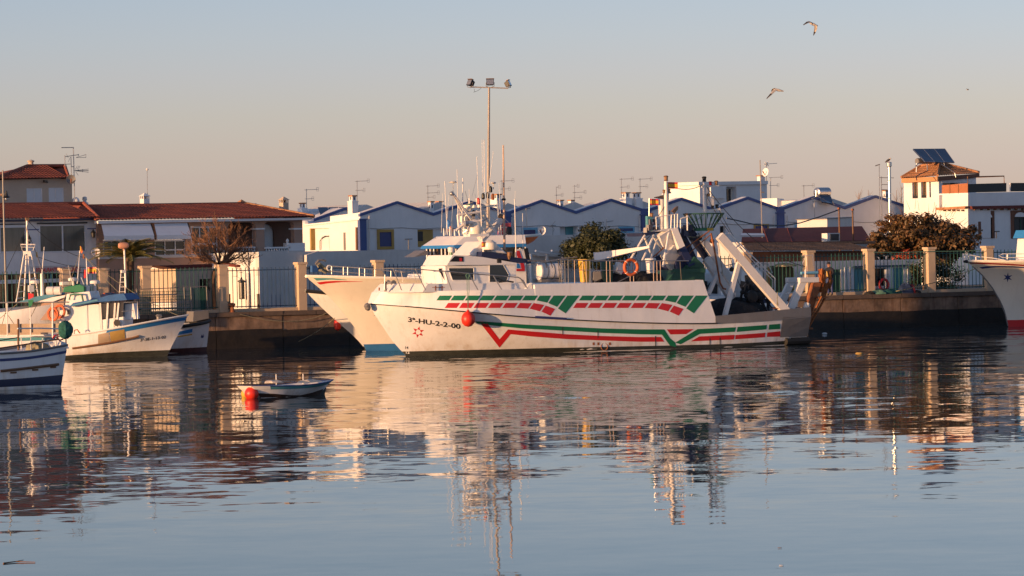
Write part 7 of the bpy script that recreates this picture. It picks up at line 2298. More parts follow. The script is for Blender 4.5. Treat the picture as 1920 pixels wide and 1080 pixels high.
UPp = pl_px(135, 236, 40)
uh = T('upper_house', 'cream house with tiled hip roof and two white shuttered windows', 'house', UPp.at(-2, ZB))
A(uh, 'wall', MB().wall(UPp, [UPp.at(UPp.u(-30), ZB), UPp.at(0, ZB), UPp.P(135, 334), UPp.P(-30, 338)], [UPp.rect(50, 353, 79.5, 384), UPp.rect(91.5, 352, 119.5, 384)], depth=4, reveal=.1), CREAM)
window(uh, UPp, (50, 352.5, 80, 386), .05, SHUT, SHUT, .07, 1)
window(uh, UPp, (91, 351.5, 120, 385), .05, SHUT, SHUT, .07, 1)
eL, eR = UPp.P(-14, 338, -.35), UPp.P(129, 335, -.35)
tL, tR = UPp.P(51, 312.5, 1.9), UPp.P(121.5, 312, 1.9)
tiles(uh, 'roof', eL, eR, tL, tR, TILE)
for p, q_ in ((tL, tR), (tR, eR), (tL, eL)):
    ridge(uh, p + Vector((0, 0, .04)), q_ + Vector((0, 0, .04)), TILE)
A(uh, 'roof_back', MB().poly([eL, tL, tR, eR, eR - UPp.n * 4.5, eL - UPp.n * 4.5]), TILE)
A(uh, 'flue', MB().lathe(UPp.P(58, 313, 2), [(.14, -.2), (.14, .25), (.17, .28), (.2, .3), (.2, .34), (.05, .4)], 12), CREAM)
A(uh, 'wall_lamp', MB().tube([UPp.P(89, 342, 0), UPp.P(85, 341, -.2), UPp.P(82, 338, -.3)], .04, 5).box(UPp.P(85, 340, -.25), (.24, .14, .12), 60), BLACK)
dish(uh, UPp.P(133, 336.5, -.5), .26, (.2, -.9, .1), GREYS)
A(uh, 'roof_dome', MB().ball(UPp.P(142, 377, 0), .22), LIME, smooth=True)
A(uh, 'vent_cowl', MB().lathe(UPp.P(159, 384, 1), [(.22, 0), (.2, .12), (.1, .15), (.1, .22), (.14, .3), (.12, .42), (.05, .46)], 12), LIME, smooth=True)
am = A(uh, 'antenna', MB().bar(UPp.P(140, 372, -.3), UPp.P(137.5, 276, -.3), .03, 5).bar(UPp.P(134, 333, -.3), UPp.P(133, 294, -.3), .025, 5).bar(UPp.P(122, 312, -.3), UPp.P(121.5, 291, -.3), .025, 5), GALV)
yg = MB()
for a, b_, r in (((115, 276.8), (138.5, 276.5), .022), ((121, 294), (147, 290), .018), ((147, 289), (147, 292), .03), ((143, 295), (161, 290), .012), ((143, 295.5), (161, 295), .012), ((161, 289), (161, 296), .012), ((134, 313), (139, 312), .02), ((138, 320), (166, 317), .012), ((138, 320), (166, 323), .012), ((139, 320), (166, 320), .018),
                 ((141, 318), (145, 311), .012), ((144, 318), (148, 311), .012), ((147, 318), (150, 311), .012), ((142, 322), (147, 329), .012), ((155, 317), (155, 323), .02), ((122, 308), (132, 307.5), .016), ((128, 296), (124, 288), .012), ((132, 295), (128, 303), .012)):
    yg.bar(UPp.P(*a, -.3), UPp.P(*b_, -.3), r, 4)
A(am, 'boom', yg, GALV)

TP = pl_px(588, 228, 40)
th = T('porch_house', 'brown house with long orange tiled roof, white awnings and arched porch', 'house', TP.at(-8, ZB))
tu0 = TP.u(184)
def arch_hole(pl, x0, x1, yt, yb, r=9):
    a = pl.rect(x0, yt, x1, yb)
    u0, u1, z0, z1 = (a[0] - pl.o).dot(pl.a), (a[1] - pl.o).dot(pl.a), a[0].z, a[2].z
    rr = r * .03
    pts = [pl.at(u0, z0), pl.at(u1, z0)]
    for k in range(6):
        t = math.pi / 2 * k / 5
        pts.append(pl.at(u1 - rr + rr * math.cos(t), z1 - rr + rr * math.sin(t)))
    for k in range(6):
        t = math.pi / 2 * (1 + k / 5)
        pts.append(pl.at(u0 + rr + rr * math.cos(t), z1 - rr + rr * math.sin(t)))
    return pts
A(th, 'wall', MB().wall(TP, [TP.at(tu0, ZB), TP.at(TP.u(567), ZB), TP.P(567, 410), TP.P(184, 418)],
                        [arch_hole(TP, 428, 480, 417, 471), arch_hole(TP, 496, 552, 415.5, 471), TP.rect(193, 449, 276, 480), TP.rect(290, 449, 348, 480), TP.rect(358, 424, 408, 478)], depth=.35, reveal=.3, close=False), BROWNW)
PB = TP.off(2.6)
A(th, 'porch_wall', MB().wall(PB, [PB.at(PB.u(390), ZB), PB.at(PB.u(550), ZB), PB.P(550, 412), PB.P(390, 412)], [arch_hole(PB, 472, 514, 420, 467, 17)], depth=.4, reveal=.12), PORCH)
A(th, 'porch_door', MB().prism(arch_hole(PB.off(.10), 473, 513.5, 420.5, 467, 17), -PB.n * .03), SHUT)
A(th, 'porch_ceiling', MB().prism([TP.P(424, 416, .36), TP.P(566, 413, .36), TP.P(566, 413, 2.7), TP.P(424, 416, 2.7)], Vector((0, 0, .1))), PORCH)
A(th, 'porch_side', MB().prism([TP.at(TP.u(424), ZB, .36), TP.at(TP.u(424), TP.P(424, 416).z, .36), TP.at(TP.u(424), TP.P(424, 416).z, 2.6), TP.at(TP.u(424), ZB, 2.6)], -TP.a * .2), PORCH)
for x0, x1 in ((480, 496.5), (551, 567)):
    A(th, 'column_band', MB().prism(TP.rect(x0 - .5, 427.5, x1 + .5, 430.5, -.05), -TP.n * .45), LIME)
for (x0, y0, x1, y1, nb) in ((193, 450, 276, 480, 4), (290, 450, 348, 480, 2), (358, 424.5, 408, 478, 2)):
    wo = window(th, TP, (x0, y0, x1, y1), .12, SHUT if x0 < 350 else SHUT, GLASS, .07, nb, proud=.06)
    A(wo, 'transom', MB().prism(TP.rect(x0, y0 + (y1 - y0) * .58, x1, y0 + (y1 - y0) * .66, .05), -TP.n * .06), SHUT)
panel(th, 'sill_band', TP, (186, 480, 372, 484), -.08, .1, LIMEOLD)
A(th, 'gutter', MB().prism(pxw(TP, [(184, 414.5), (586, 408), (586, 412), (184, 419.5)], -.5), -TP.n * .35), LIME)
for x0, x1 in ((189, 283), (288, 352)):
    y_ = 420.5 - (x0 - 189) * .012
    aw = A(th, 'awning', MB().grid([[TP.P(x0 + 1, y_, -.35), TP.P(x1 - 1, y_ - 1.5, -.35)], [TP.P(x0 + 6, y_ + 22, -1.5), TP.P(x1 + 6, y_ + 20.5, -1.5)]]), AWN)
    va = []
    for k in range(25):
        t = k / 24
        p = TP.P(lerp(x0 + 6, x1 + 6, t), lerp(y_ + 22, y_ + 20.5, t), -1.5)
        va.append((p, p - Vector((0, 0, .19 + .04 * abs(math.sin(k * 1.3))))))
    A(aw, 'valance', MB().grid([[a for a, b_ in va], [b_ for a, b_ in va]]), AWN)
    A(aw, 'strut', MB().bar(TP.P(x1, y_ - 1, -.3), TP.P(x1 + 9, y_ + 29, -1.4), .035, 5), BLACK)
bal = MB()
BLp = TP.off(-.12)
for x0, x1 in ((430, 479), (497.5, 545)):
    A(th, 'balustrade_rail', MB().prism(BLp.rect(x0, 462.8, x1, 465.8), -BLp.n * .2), LIME)
    n_ = int((x1 - x0) / 4.6)
    for k in range(n_):
        x = lerp(x0 + 2, x1 - 2, k / (n_ - 1))
        a, b_ = BLp.P(x, 471, .1), BLp.P(x, 466, .1)
        h = b_.z - a.z
        A(th, 'baluster', MB().lathe(a, [(.035, 0), (.06, h * .25), (.05, h * .5), (.028, h * .75), (.05, h)], 8), LIME)
A(th, 'porch_plinth', MB().prism(BLp.rect(542, 455.5, 572, 471), -BLp.n * .5), LIME)
A(th, 'urn', MB().lathe(BLp.P(539, 463, .1), [(.09, 0), (.12, .1), (.08, .2), (.05, .24), (.09, .32), (.06, .4), (.02, .44)], 10), LIME)
A(th, 'terrace_base', MB().prism(TP.rect(412, 471.2, 572, 482, -.25), -TP.n * 3.0), LIMEOLD)
eL, eR = TP.P(178, 414.5, -.6), TP.P(589, 407.5, -.6)
tL, tR = TP.P(150, 388, 3.4), TP.P(458, 383.2, 3.4)
tiles(th, 'roof', eL, eR, tL, tR, TILE)
ridge(th, tL + Vector((0, 0, .03)), tR + Vector((0, 0, .03)), TILE)
ridge(th, tR + Vector((0, 0, .05)), eR + Vector((0, 0, .05)), TILEO)
A(th, 'roof_end', MB().poly([eR, tR, tR - TP.n * 3, eR - TP.n * 7]), TILE)
A(th, 'roof_box', MB().prism(pxw(TP.off(5), [(430, 382), (481, 381), (481, 392), (430, 392)]), -TP.n * 2), LIME)
def slotted(pl, d, x, yt, ys, yb, w, mat):
    c = pl.P(x, yb, d)
    s_ = .03 * w * .72
    z = [pl.P(x, y, d).z for y in (yb, ys + 5, ys, yt)]
    o = A(th, 'chimney', MB().box((c.x, c.y, (z[0] + z[1]) / 2 - .2), (s_, s_, z[1] - z[0] + .4), 40), mat)
    A(o, 'chimney_core', MB().box((c.x, c.y, (z[1] + z[2]) / 2), (s_ * .55, s_ * .55, z[2] - z[1] + .02), 40), BLACK)
    for i in (-1, 0, 1):
        for j in (-1, 0, 1):
            if (i, j) != (0, 0):
                A(o, 'chimney_pier', MB().box(Vector((c.x, c.y, (z[1] + z[2]) / 2)) + pl.a * i * s_ * .43 + pl.n * j * s_ * .43, (s_ * .13, s_ * .13, z[2] - z[1]), 40), mat)
    r = s_ * .66
    b4 = [Vector((c.x, c.y, z[2])) + pl.a * i * r + pl.n * j * r for i, j in ((-1, -1), (1, -1), (1, 1), (-1, 1))]
    A(o, 'chimney_cap', MB().loft(b4, [Vector((c.x, c.y, z[3])) + (p - Vector((c.x, c.y, z[2]))) * .04 for p in b4]), mat)
slotted(TP, 3.6, 271.5, 361.5, 368, 386, 17, LIME)
slotted(TP, 2.2, 532.5, 368.5, 375, 398, 17, CREAM)
slotted(TP, 5.2, 453, 374, 379.5, 388, 14, TILEO)
A(th, 'whip_antenna', MB().bar(TP.P(276.5, 372, 3.6), TP.P(276, 319, 3.6), .018, 5), GALV)
A(th, 'antenna_ball', MB().lathe(TP.P(276, 318, 3.6), [(.03, -.05), (.08, 0), (.03, .08)], 8), WICK)
A(th, 'roof_vent', MB().bar(TP.P(343, 385, 3.4), TP.P(343, 380, 3.4), .03, 5), GALV)

# walled yard in front of the porch house
GP = pl_px(485, 220.5, 40)
yw_ = T('yard_wall', 'tall weathered white yard wall with a sunlit end and an iron lantern', 'wall', GP.at(3, ZB))
gu1 = GP.u(850)
A(yw_, 'front_wall', MB().wall(GP, [GP.at(0.0, ZB), GP.at(gu1, ZB), GP.P(850, 466), GP.P(700, 469.5), GP.P(485, 472.5)], depth=.3), LIMEOLD)
GS = GP.side(485)
GS = Pl(GS.o + GS.n * .01, GS.yaw)
A(yw_, 'sunlit_wall', MB().wall(GS, [GS.at(GS.u(362), ZB), GS.at(-.01, ZB), GS.P(485, 472.8), GS.P(420, 474), GS.P(362, 477)], depth=.3), LIME)
A(yw_, 'tile_coping', MB().prism(pxw(GS, [(419, 492), (430, 494), (444, 497), (443, 501), (420, 499)], -.25), -GS.n * .3), REDROOF)
A(yw_, 'ramp_wall', MB().prism(pxw(GP, [(575, 478), (598, 470.5), (628, 497), (628, 500), (575, 500)], -.3), -GP.n * .2), LIMEOLD)
A(yw_, 'downpipe', MB().bar(GS.P(465, 512, -.1), GS.P(467, 580, -.1), .09, 8), LIME)
ltn = A(yw_, 'lantern', MB().lathe(GS.P(453.5, 561, -.35), [(.11, 0), (.13, .04), (.13, .85), (.18, .9), (.16, .98), (.05, 1.05), (.02, 1.12)], 8), GLASSG)
for an in range(6):
    t_ = an * math.pi / 3
    c_ = GS.P(453.5, 561, -.35) + Vector((math.cos(t_) * .135, math.sin(t_) * .135, 0))
    A(ltn, 'lantern_bar', MB().bar(c_, c_ + Vector((0, 0, .92)), .016, 4), BLACK)
A(ltn, 'lantern_cap', MB().lathe(GS.P(453.5, 561, -.35) + Vector((0, 0, .9)), [(.2, 0), (.19, .06), (.06, .14), (.02, .26)], 8), BLACK)
OP = pl_px(329, 213.8, 40)
ob = T('outbuilding', 'small outbuilding with a sunlit white end wall and black doorway', 'outbuilding', OP.at(1, ZB))
A(ob, 'front_wall', MB().wall(OP, [OP.at(0, ZB), OP.at(OP.u(398), ZB), OP.P(398, 500), OP.P(329, 503)], [OP.rect(375, 523, 396, 588)], depth=2.2, reveal=.6), CREAM)
panel(ob, 'doorway', OP, (375.3, 523.3, 395.7, 588), .55, .05, BLACK)
OS = OP.side(329)
OS = Pl(OS.o + OS.n * .01, OS.yaw)
A(ob, 'sunlit_wall', MB().wall(OS, [OS.at(OS.u(279), ZB), OS.at(-.01, ZB), OS.P(329, 500), OS.P(300, 497.5), OS.P(279, 499)], depth=.3), LIME)
A(ob, 'tile_coping', MB().prism(pxw(OP, [(297, 498), (398, 495), (398, 501), (328, 504)], -.1), -OP.n * 1.2), REDROOF)
# ------------------------------------------------------------ quay fences
FP = QP.off(0.55)
FZ = QZ + 0.16
def fence(name, label, x0, x1, pillars, top_off, mat_of, skip=()):
    f = T(name, label, 'fence', FP.at(FP.u((x0 + x1) / 2), QZ))
    ua, ub = FP.u(x0), FP.u(x1)
    A(f, 'base_wall', MB().prism([FP.at(ua, QZ, -.12), FP.at(ub, QZ, -.12), FP.at(ub, FZ, -.12), FP.at(ua, FZ, -.12)], -FP.n * .4), PILLAR)
    for x, yt in pillars:
        u = FP.u(x)
        zt = FP.P(x, yt).z
        w = .225
        po = A(f, 'pillar', MB().prism([FP.at(u - w, QZ, -.2), FP.at(u + w, QZ, -.2), FP.at(u + w, zt - .12, -.2), FP.at(u - w, zt - .12, -.2)], -FP.n * .5), PILLAR, bev=.012)
        A(po, 'pillar_cap', MB().prism([FP.at(u - w - .05, zt - .12, -.25), FP.at(u + w + .05, zt - .12, -.25), FP.at(u + w + .05, zt, -.25), FP.at(u - w - .05, zt, -.25)], -FP.n * .6), PILLAR)
    return f, ua, ub
def pickets(f, ua, ub, zt, mat, gaps=()):
    n = int((ub - ua) / .232)
    pm = MB().bar((0, 0, 0), (0, 0, zt - FZ - .06), .021, 5).mesh('picket')
    pm.materials.append(mat)
    for k in range(n):
        u = ua + .116 + .232 * k
        if any(a < u < b for a, b in gaps):
            continue
        piece(f, 'picket', pm, FP.at(u, FZ + .04, .05))
    rl_ = A(f, 'rail', MB().bar(FP.at(ua, FZ + .10, .05), FP.at(ub, FZ + .10, .05), .025, 4), mat)
    A(f, 'rail', MB().bar(FP.at(ua, zt - .16, .05), FP.at(ub, zt - .16, .05), .022, 4), mat)
    return rl_
lf, la, lb_ = fence('quay_fence', 'green and blue picket fence between sand pillars, left of the trawlers', -60, 860, [(121, 502), (191, 502.5), (271, 498.5), (415, 496), (563, 491.5), (708, 487.5), (850, 484)], 0, None)
um = FP.u(415)
pickets(lf, la, um, FP.P(300, 502).z, FENCEG)
pickets(lf, um, lb_, FP.P(500, 500).z, FENCEB)
rf2_, ra, rb_ = fence('quay_fence', 'green picket fence between sand pillars, right of the trawler gantries', 1290, 2010, [(1516, 469.5), (1629, 466.5), (1743, 463.5), (1852, 461), (1962, 458), (1398, 473)], 0, None)
pickets(rf2_, ra, rb_, FP.P(1680, 472).z, FENCEG)
wr = MB().tube([FP.P(x, y, -.28) for x, y in ((1638, 473), (1690, 473.5), (1735, 471.5), (1790, 471), (1838, 469.5))], .02, 5)
A(rf2_, 'wire', wr, ROPEG)
mf, ma_, mb_ = fence('quay_fence', 'dark picket fence seen between the wheelhouse and the gantries', 865, 1285, [], 0, None)
pickets(mf, ma_, mb_, FP.P(1070, 486).z, FENCEB)
# wharf railing with green mesh near the left boats
GRp = QP.off(.12)
gr_ = T('mesh_railing', 'low grey railing with green mesh panels at the quay edge by the boats', 'railing', GRp.at(GRp.u(320), QZ))
A(gr_, 'top_rail', MB().tube(pxw(GRp, [(254, 542.5), (300, 541), (345, 538.5), (387, 537)]), .022, 6), GREYS)
for y in (552, 566, 577):
    A(gr_, 'mid_rail', MB().bar(GRp.P(255, y + 2, 0), GRp.P(358, y, 0), .02, 5), GALV)
for x in (256, 285, 320, 345, 357.5, 387):
    A(gr_, 'post', MB().bar(GRp.at(GRp.u(x), QZ - .2), GRp.P(x, 541 - (x - 254) * .03), .024, 6), GREYS)
mesh_ = MB()
for k in range(26):
    x = 256 + k * 4
    mesh_.bar(GRp.P(x, 545, .02), GRp.P(x, 590, .02), .012, 3)
for k in range(9):
    mesh_.bar(GRp.P(256, 548 + k * 5, .02), GRp.P(357, 546 + k * 5, .02), .012, 3)
A(gr_, 'wire_mesh', mesh_, MESHG, kind='stuff')
gp_ = MB()
for k in range(15):
    gp_.bar(GRp.P(360 + k * 1.8, 540, .03), GRp.P(360 + k * 1.8, 583, .03), .010, 3)
for k in range(22):
    gp_.bar(GRp.P(359, 541 + k * 2, .03), GRp.P(386, 540.5 + k * 2, .03), .010, 3)
A(gr_, 'green_net_panel', gp_, MESHG, kind='stuff')
bo_ = T('mooring_bollard', 'rusty iron bollard at the quay edge beside the corner pillar', 'bollard', GRp.at(GRp.u(432), QZ))
A(bo_, 'bollard', MB().lathe(GRp.at(GRp.u(432), QZ), [(.16, 0), (.12, .08), (.10, .28), (.19, .34), (.17, .44), (.06, .48)], 12), RUST)
pp = T('quay_post', 'black post leaning at the fence foot left of the lantern', 'post', FP.P(430, 580, -.2))
A(pp, 'post', MB().bar(FP.P(430, 580, -.2), FP.P(429.5, 551, -.2), .07, 8), BLACK)
pp = T('quay_post', 'black post at the fence foot right of the lantern', 'post', FP.P(484, 580, -.2))
A(pp, 'post', MB().bar(FP.P(485, 578, -.2), FP.P(484, 551, -.2), .07, 8), BLACK)
rp_ = T('mooring_rope', 'slack rope looping along the quay face left of the cream bow', 'rope', QP.P(500, 595, -.2))
A(rp_, 'line', MB().tube([QP.P(x, y, -.16) for x, y in ((450, 589), (470, 594), (500, 600), (530, 602.5), (560, 602), (590, 596), (606, 590), (616, 585))], .018, 5), ROPE)
A(rp_, 'line', MB().tube(sag(QP.P(560, 640, -.3), H3.P(628, 596, .6), .1), .016, 5), ROPE)
# floodlight mast
Yf = 221.0
fm = T('floodlight_mast', 'tall weathered mast carrying three floodlights above the trawlers', 'floodlight mast', Vector((*W(915, 450, Yf).xy, QZ)))
zt_ = W(917, 164, Yf)
A(fm, 'mast', MB().tube([Vector((*W(915, 450, Yf).xy, QZ)), W(915, 420, Yf), W(916, 300, Yf), zt_], .12, 10, .055), RUSTY, smooth=True)
A(fm, 'crossbar', MB().bar(W(882, 163, Yf), W(953, 165.5, Yf), .035, 6), RUSTY)
def flood(x, y, az, el):
    c = W(x, y, Yf)
    m = Matrix.Rotation(R_(az), 3, 'Z') @ Matrix.Rotation(R_(el), 3, 'X')
    def tr(p):
        return c + m @ Vector(p)
    hb_ = MB().loft([tr((i * .20, -.09, j * .16)) for i, j in ((-1, -1), (1, -1), (1, 1), (-1, 1))], [tr((i * .15, .16, j * .12)) for i, j in ((-1, -1), (1, -1), (1, 1), (-1, 1))])
    ho = A(fm, 'floodlight', hb_, BLACK, bev=.012)
    A(ho, 'lens', MB().prism([tr((i * .175, -.098, j * .135)) for i, j in ((-1, -1), (1, -1), (1, 1), (-1, 1))], m @ Vector((0, .01, 0))), LAMPG)
    A(ho, 'visor', MB().prism([tr((i * .21, e, .165)) for i, e in ((-1, -.14), (1, -.14), (1, .02), (-1, .02))], m @ Vector((0, 0, .015))), BRASS)
    A(ho, 'yoke', MB().tube([tr((-.21, 0, 0)), tr((-.21, .02, -.2)), Vector((c.x, c.y, W(x, 164.5, Yf).z)), tr((.21, .02, -.2)), tr((.21, 0, 0))], .018, 5), GREYS)
flood(882, 155.5, -55, -25)
flood(919, 154.5, 0, -15)
flood(953, 157, 75, -25)
A(fm, 'loose_wire', MB().tube([W(x, y, Yf) for x, y in ((889, 166), (890, 172), (888, 173), (896, 170), (902, 165.5))], .008, 4), BLACK)
# street lamp at the left edge
Ys = 212.0
sl_ = T('street_lamp', 'grey lamp post with a hanging lantern at the far left', 'street lamp', Vector((*W(10, 520, Ys).xy, QZ)))
A(sl_, 'post', MB().tube([Vector((*W(11, 520, Ys).xy, QZ)), W(9, 470, Ys), W(6.5, 380, Ys), W(5, 319, Ys)], .055, 8, .035), GREYS)
A(sl_, 'lantern', MB().lathe(W(12, 371, Ys), [(.05, -.02), (.12, 0), (.20, .03), (.10, .10), (.07, .2), (.05, .32), (.02, .36)], 12), BLACK)
A(sl_, 'globe', MB().ball(W(12, 373, Ys), .09), LAMPG, smooth=True)
A(sl_, 'bracket', MB().bar(W(6, 365, Ys), W(12, 363, Ys), .025, 5), GREYS)
A(sl_, 'spot', MB().lathe(W(3, 366, Ys), [(.03, -.06), (.06, 0), (.04, .08)], 8), BRASS)
al = T('loudspeaker_pole', 'white pole with an orange horn loudspeaker in front of the palm', 'loudspeaker', Vector((*W(233, 520, 205).xy, QZ)))
A(al, 'pole', MB().bar(W(236, 540, 209), W(233, 468, 209), .045, 8), STEELW)
A(al, 'horn', MB().lathe(W(232, 460.5, 209), [(.06, -.27), (.12, -.25), (.155, -.18), (.165, -.05), (.165, .1), (.14, .2), (.07, .25)], 14, (.9, .3, 0)), SPKR, smooth=True)
A(al, 'bracket', MB().bar(W(232.5, 470, 209), W(231, 463, 209), .05, 6), SPKR)
ldr = MB().bar(W(227, 512, 209), W(224, 550, 209), .025, 5).bar(W(234, 512, 209), W(235, 552, 209), .03, 5)
for k in range(4):
    ldr.bar(W(226.3 - k * .6, 520 + k * 9, 209), W(234.6, 520 + k * 9, 209), .018, 4)
A(al, 'ladder', ldr, STEELW)
A(al, 'platform', MB().box(W(231, 509, 209), (.22, .2, .14), 26), STEELW)
# heap of nets on the right quay
nh2 = T('net_heap', 'heap of green and blue nets lying on the quay by the right pillars', 'fishing net', QP.P(1680, 552, .3))
A(nh2, 'green_net', net_heap(Vector((*QP.P(1668, 556, .25).xy, QZ)), .9, .3, .22, 26, seed=51, rough=.25), NETG)
A(nh2, 'olive_net', net_heap(Vector((*QP.P(1648, 556, .2).xy, QZ)), .5, .3, .2, 26, seed=52, rough=.25), ROPEG)
A(nh2, 'blue_net', net_heap(Vector((*QP.P(1697, 552, .3).xy, QZ)), .42, .3, .5, 26, seed=53, rough=.25), DKNET)
A(nh2, 'red_net', net_heap(Vector((*QP.P(1708, 548, .3).xy, QZ)), .25, .25, .42, 26, seed=54, rough=.25), DKRED)
A(nh2, 'dark_net', net_heap(Vector((*QP.P(1632, 556, .2).xy, QZ)), .3, .25, .16, 26, seed=55, rough=.25), NETB)
A(nh2, 'dark_net', net_heap(Vector((*QP.P(1719, 550, .2).xy, QZ)), .25, .25, .14, 26, seed=56, rough=.25), NETB)
cn = T('covered_crates', 'olive tarpaulin covered crates on the quay behind the stern frame', 'crates', QP.P(1470, 540, 1))
A(cn, 'cover', MB().prism([QP.P(x, y, .8) for x, y in ((1452, 548), (1452, 503), (1458, 498), (1484, 498), (1488, 503), (1490, 545))], -QP.n * .9), OLIVE, bev=.04)
A(cn, 'net', net_heap(QP.P(1470, 500, .9), .6, .4, .16, 26, seed=61, rough=.25), ROPE)
pi = T('quay_pipe', 'pale blue pipe lying along the fence left of the man', 'pipe', QP.P(1522, 512, .5))
A(pi, 'pipe', MB().bar(QP.P(1502, 512, .3), QP.P(1538, 511, .3), .08, 8), SKYBL)

# ------------------------------------------------------------ the man on the quay
def skin_body(root, name, joints, edges, mats, assign, sub=2):
    me = bpy.data.meshes.new(name)
    off = wpos(root)
    me.from_pydata([(Vector(p) - off)[:] for p, r in joints], edges, [])
    o = bpy.data.objects.new(name, me)
    COL.objects.link(o)
    sk = o.modifiers.new('skin', 'SKIN')
    for k, (p, r) in enumerate(joints):
        me.skin_vertices[0].data[k].radius = r if isinstance(r, tuple) else (r, r)
    me.skin_vertices[0].data[0].use_root = True
    su = o.modifiers.new('sub', 'SUBSURF')
    su.levels = su.render_levels = sub
    bpy.context.view_layer.update()
    dg = bpy.context.evaluated_depsgraph_get()
    m2 = bpy.data.meshes.new_from_object(o.evaluated_get(dg))
    o.modifiers.clear()
    o.data = m2
    m2.materials.clear()
    for m_ in mats:
        m2.materials.append(m_)
    for p in m2.polygons:
        p.material_index = assign(p.center + off)
        p.use_smooth = True
    o.parent = root
    return o
foot = QP.at(QP.u(1557), QZ, .12)
hd = W(1551, 497, foot.y - 0.05)
man = T('person', 'man in dark jacket and cap standing on the quay by the orange net', 'person', foot)
hgt = 1.74
f_ = Vector((-.55, -.83, 0)).normalized()       # facing the stern and its net
s_ = Vector((-f_.y, f_.x, 0))
def J(fw, sd, z, r):
    return (foot + f_ * fw + s_ * sd + Vector((0, 0, z)), r)
js = [J(0, 0, .95, (.16, .12)), J(.02, 0, 1.15, (.15, .11)), J(.05, 0, 1.38, (.18, .12)), J(.08, 0, 1.50, .07), J(.10, 0, 1.60, .085), J(.11, 0, 1.70, .08),
      J(.0, .10, .88, .10), J(.05, .12, .48, .07), J(.0, .12, .08, .05), J(.12, .13, .04, .045),
      J(.0, -.10, .88, .10), J(.0, -.13, .48, .07), J(-.06, -.13, .08, .05), J(.06, -.15, .04, .045),
      J(.05, .20, 1.40, .07), J(.12, .27, 1.16, .052), J(.34, .20, 1.06, .040), J(.42, .17, 1.05, .035),
      J(.05, -.20, 1.40, .07), J(.10, -.27, 1.15, .052), J(.32, -.20, 1.02, .040), J(.41, -.16, 1.00, .035)]
ed = [(0, 1), (1, 2), (2, 3), (3, 4), (4, 5), (0, 6), (6, 7), (7, 8), (8, 9), (0, 10), (10, 11), (11, 12), (12, 13), (2, 14), (14, 15), (15, 16), (16, 17), (2, 18), (18, 19), (19, 20), (20, 21)]
def who(c):
    z = c.z - QZ
    fwd = (c - foot).dot(f_)
    if z > 1.52 or (fwd > .37 and .9 < z < 1.2):
        return 1
    if z < .12:
        return 2
    if z < .92:
        return 3
    return 0
skin_body(man, 'body', js, ed, [CLOTHN, SKIN, BLACK, DKBLUE], who)
ch_ = foot + f_ * .11 + Vector((0, 0, 1.70))
A(man, 'cap', MB().lathe(ch_ + Vector((0, 0, -.01)), [(.098, 0), (.10, .04), (.08, .09), (.02, .11)], 12).prism([ch_ + f_ * e + s_ * w for e, w in ((.07, -.07), (.17, -.05), (.17, .05), (.07, .07))], Vector((0, 0, .012))), CLOTHN)
A(man, 'nose', MB().ball(ch_ + f_ * .09 + Vector((0, 0, -.075)), .02), SKIN)
for e in (-1, 1):
    A(man, 'eye', MB().ball(ch_ + f_ * .082 + s_ * .032 * e + Vector((0, 0, -.045)), .010), BLACK)
    A(man, 'ear', MB().ball(ch_ + s_ * .088 * e + Vector((0, 0, -.07)), .025), SKIN)
for sd, fwd, z in ((.17, .42, 1.05), (-.16, .41, 1.0)):
    for k in range(4):
        b0 = foot + f_ * (fwd + .02) + s_ * (sd + (k - 1.5) * .018) + Vector((0, 0, z - .01))
        A(man, 'finger', MB().tube([b0, b0 + f_ * .04 - Vector((0, 0, .01)), b0 + f_ * .055 - Vector((0, 0, .045))], .009, 5), SKIN)
    b0 = foot + f_ * fwd + s_ * (sd * .8) + Vector((0, 0, z))
    A(man, 'thumb', MB().tube([b0, b0 + f_ * .035 + Vector((0, 0, .01))], .010, 5), SKIN)
A(man, 'apron', MB().prism([foot + f_ * .17 + s_ * a + Vector((0, 0, z)) for a, z in ((-.13, 1.0), (.13, 1.0), (.14, 1.28), (-.12, 1.3))], f_ * .02), OCHRE)

# ------------------------------------------------------------ gulls
def gull(label, pts, Y, perched=False):
    """pts: picture points head, tail and the two wings (root, wrist, tip)"""
    h, t = W(*pts['head'], Y), W(*pts['tail'], Y + .1)
    g_ = T('gull', label, 'bird', (h + t) / 2)
    ax = (t - h)
    L = ax.length
    A(g_, 'body', MB().lathe(h, [(.01, -.06), (.022, 0), (.045, L * .1), (.055, L * .22), (.07, L * .45), (.045, L * .75), (.03, L)], 10, ax), FEATH, smooth=True)
    A(g_, 'beak', MB().bar(h - ax.normalized() * .05, h - ax.normalized() * .11, .014, 5, .004), YEL)
    for wg, dy in pts['wings']:
        ps = [W(x, y, Y + dy * k) for k, (x, y) in enumerate(wg)]
        ch = [.17, .15, .10, .02]
        rows = []
        n = len(ps)
        side = ax.normalized()
        for e in (0, .5, 1):
            rows.append([p + side * (e - .3) * ch[min(k, 3)] + Vector((0, 0, .018 * math.sin(e * math.pi))) for k, p in enumerate(ps)])
        low_ = [[p - Vector((0, 0, .016)) for p in r] for r in rows]
        wm = MB().grid(rows).grid(low_)
        wo = A(g_, 'wing', wm, FEATH)
        tipm = MB().grid([[p + Vector((0, 0, .006)) for p in r[-2:]] for r in rows]).grid([[p - Vector((0, 0, .022)) for p in r[-2:]] for r in rows])
        A(wo, 'wing_tip', tipm, FEATHD)
    return g_
gull('gull with one wing raised and one hanging, higher of the two large gulls', {'head': (1519, 43.5), 'tail': (1533, 48.5), 'wings': [([(1524, 43.5), (1517, 40), (1513, 41.5), (1506, 46.5)], -.12), ([(1528, 46.5), (1528.5, 52), (1527, 59), (1525, 66)], .12)]}, 205)
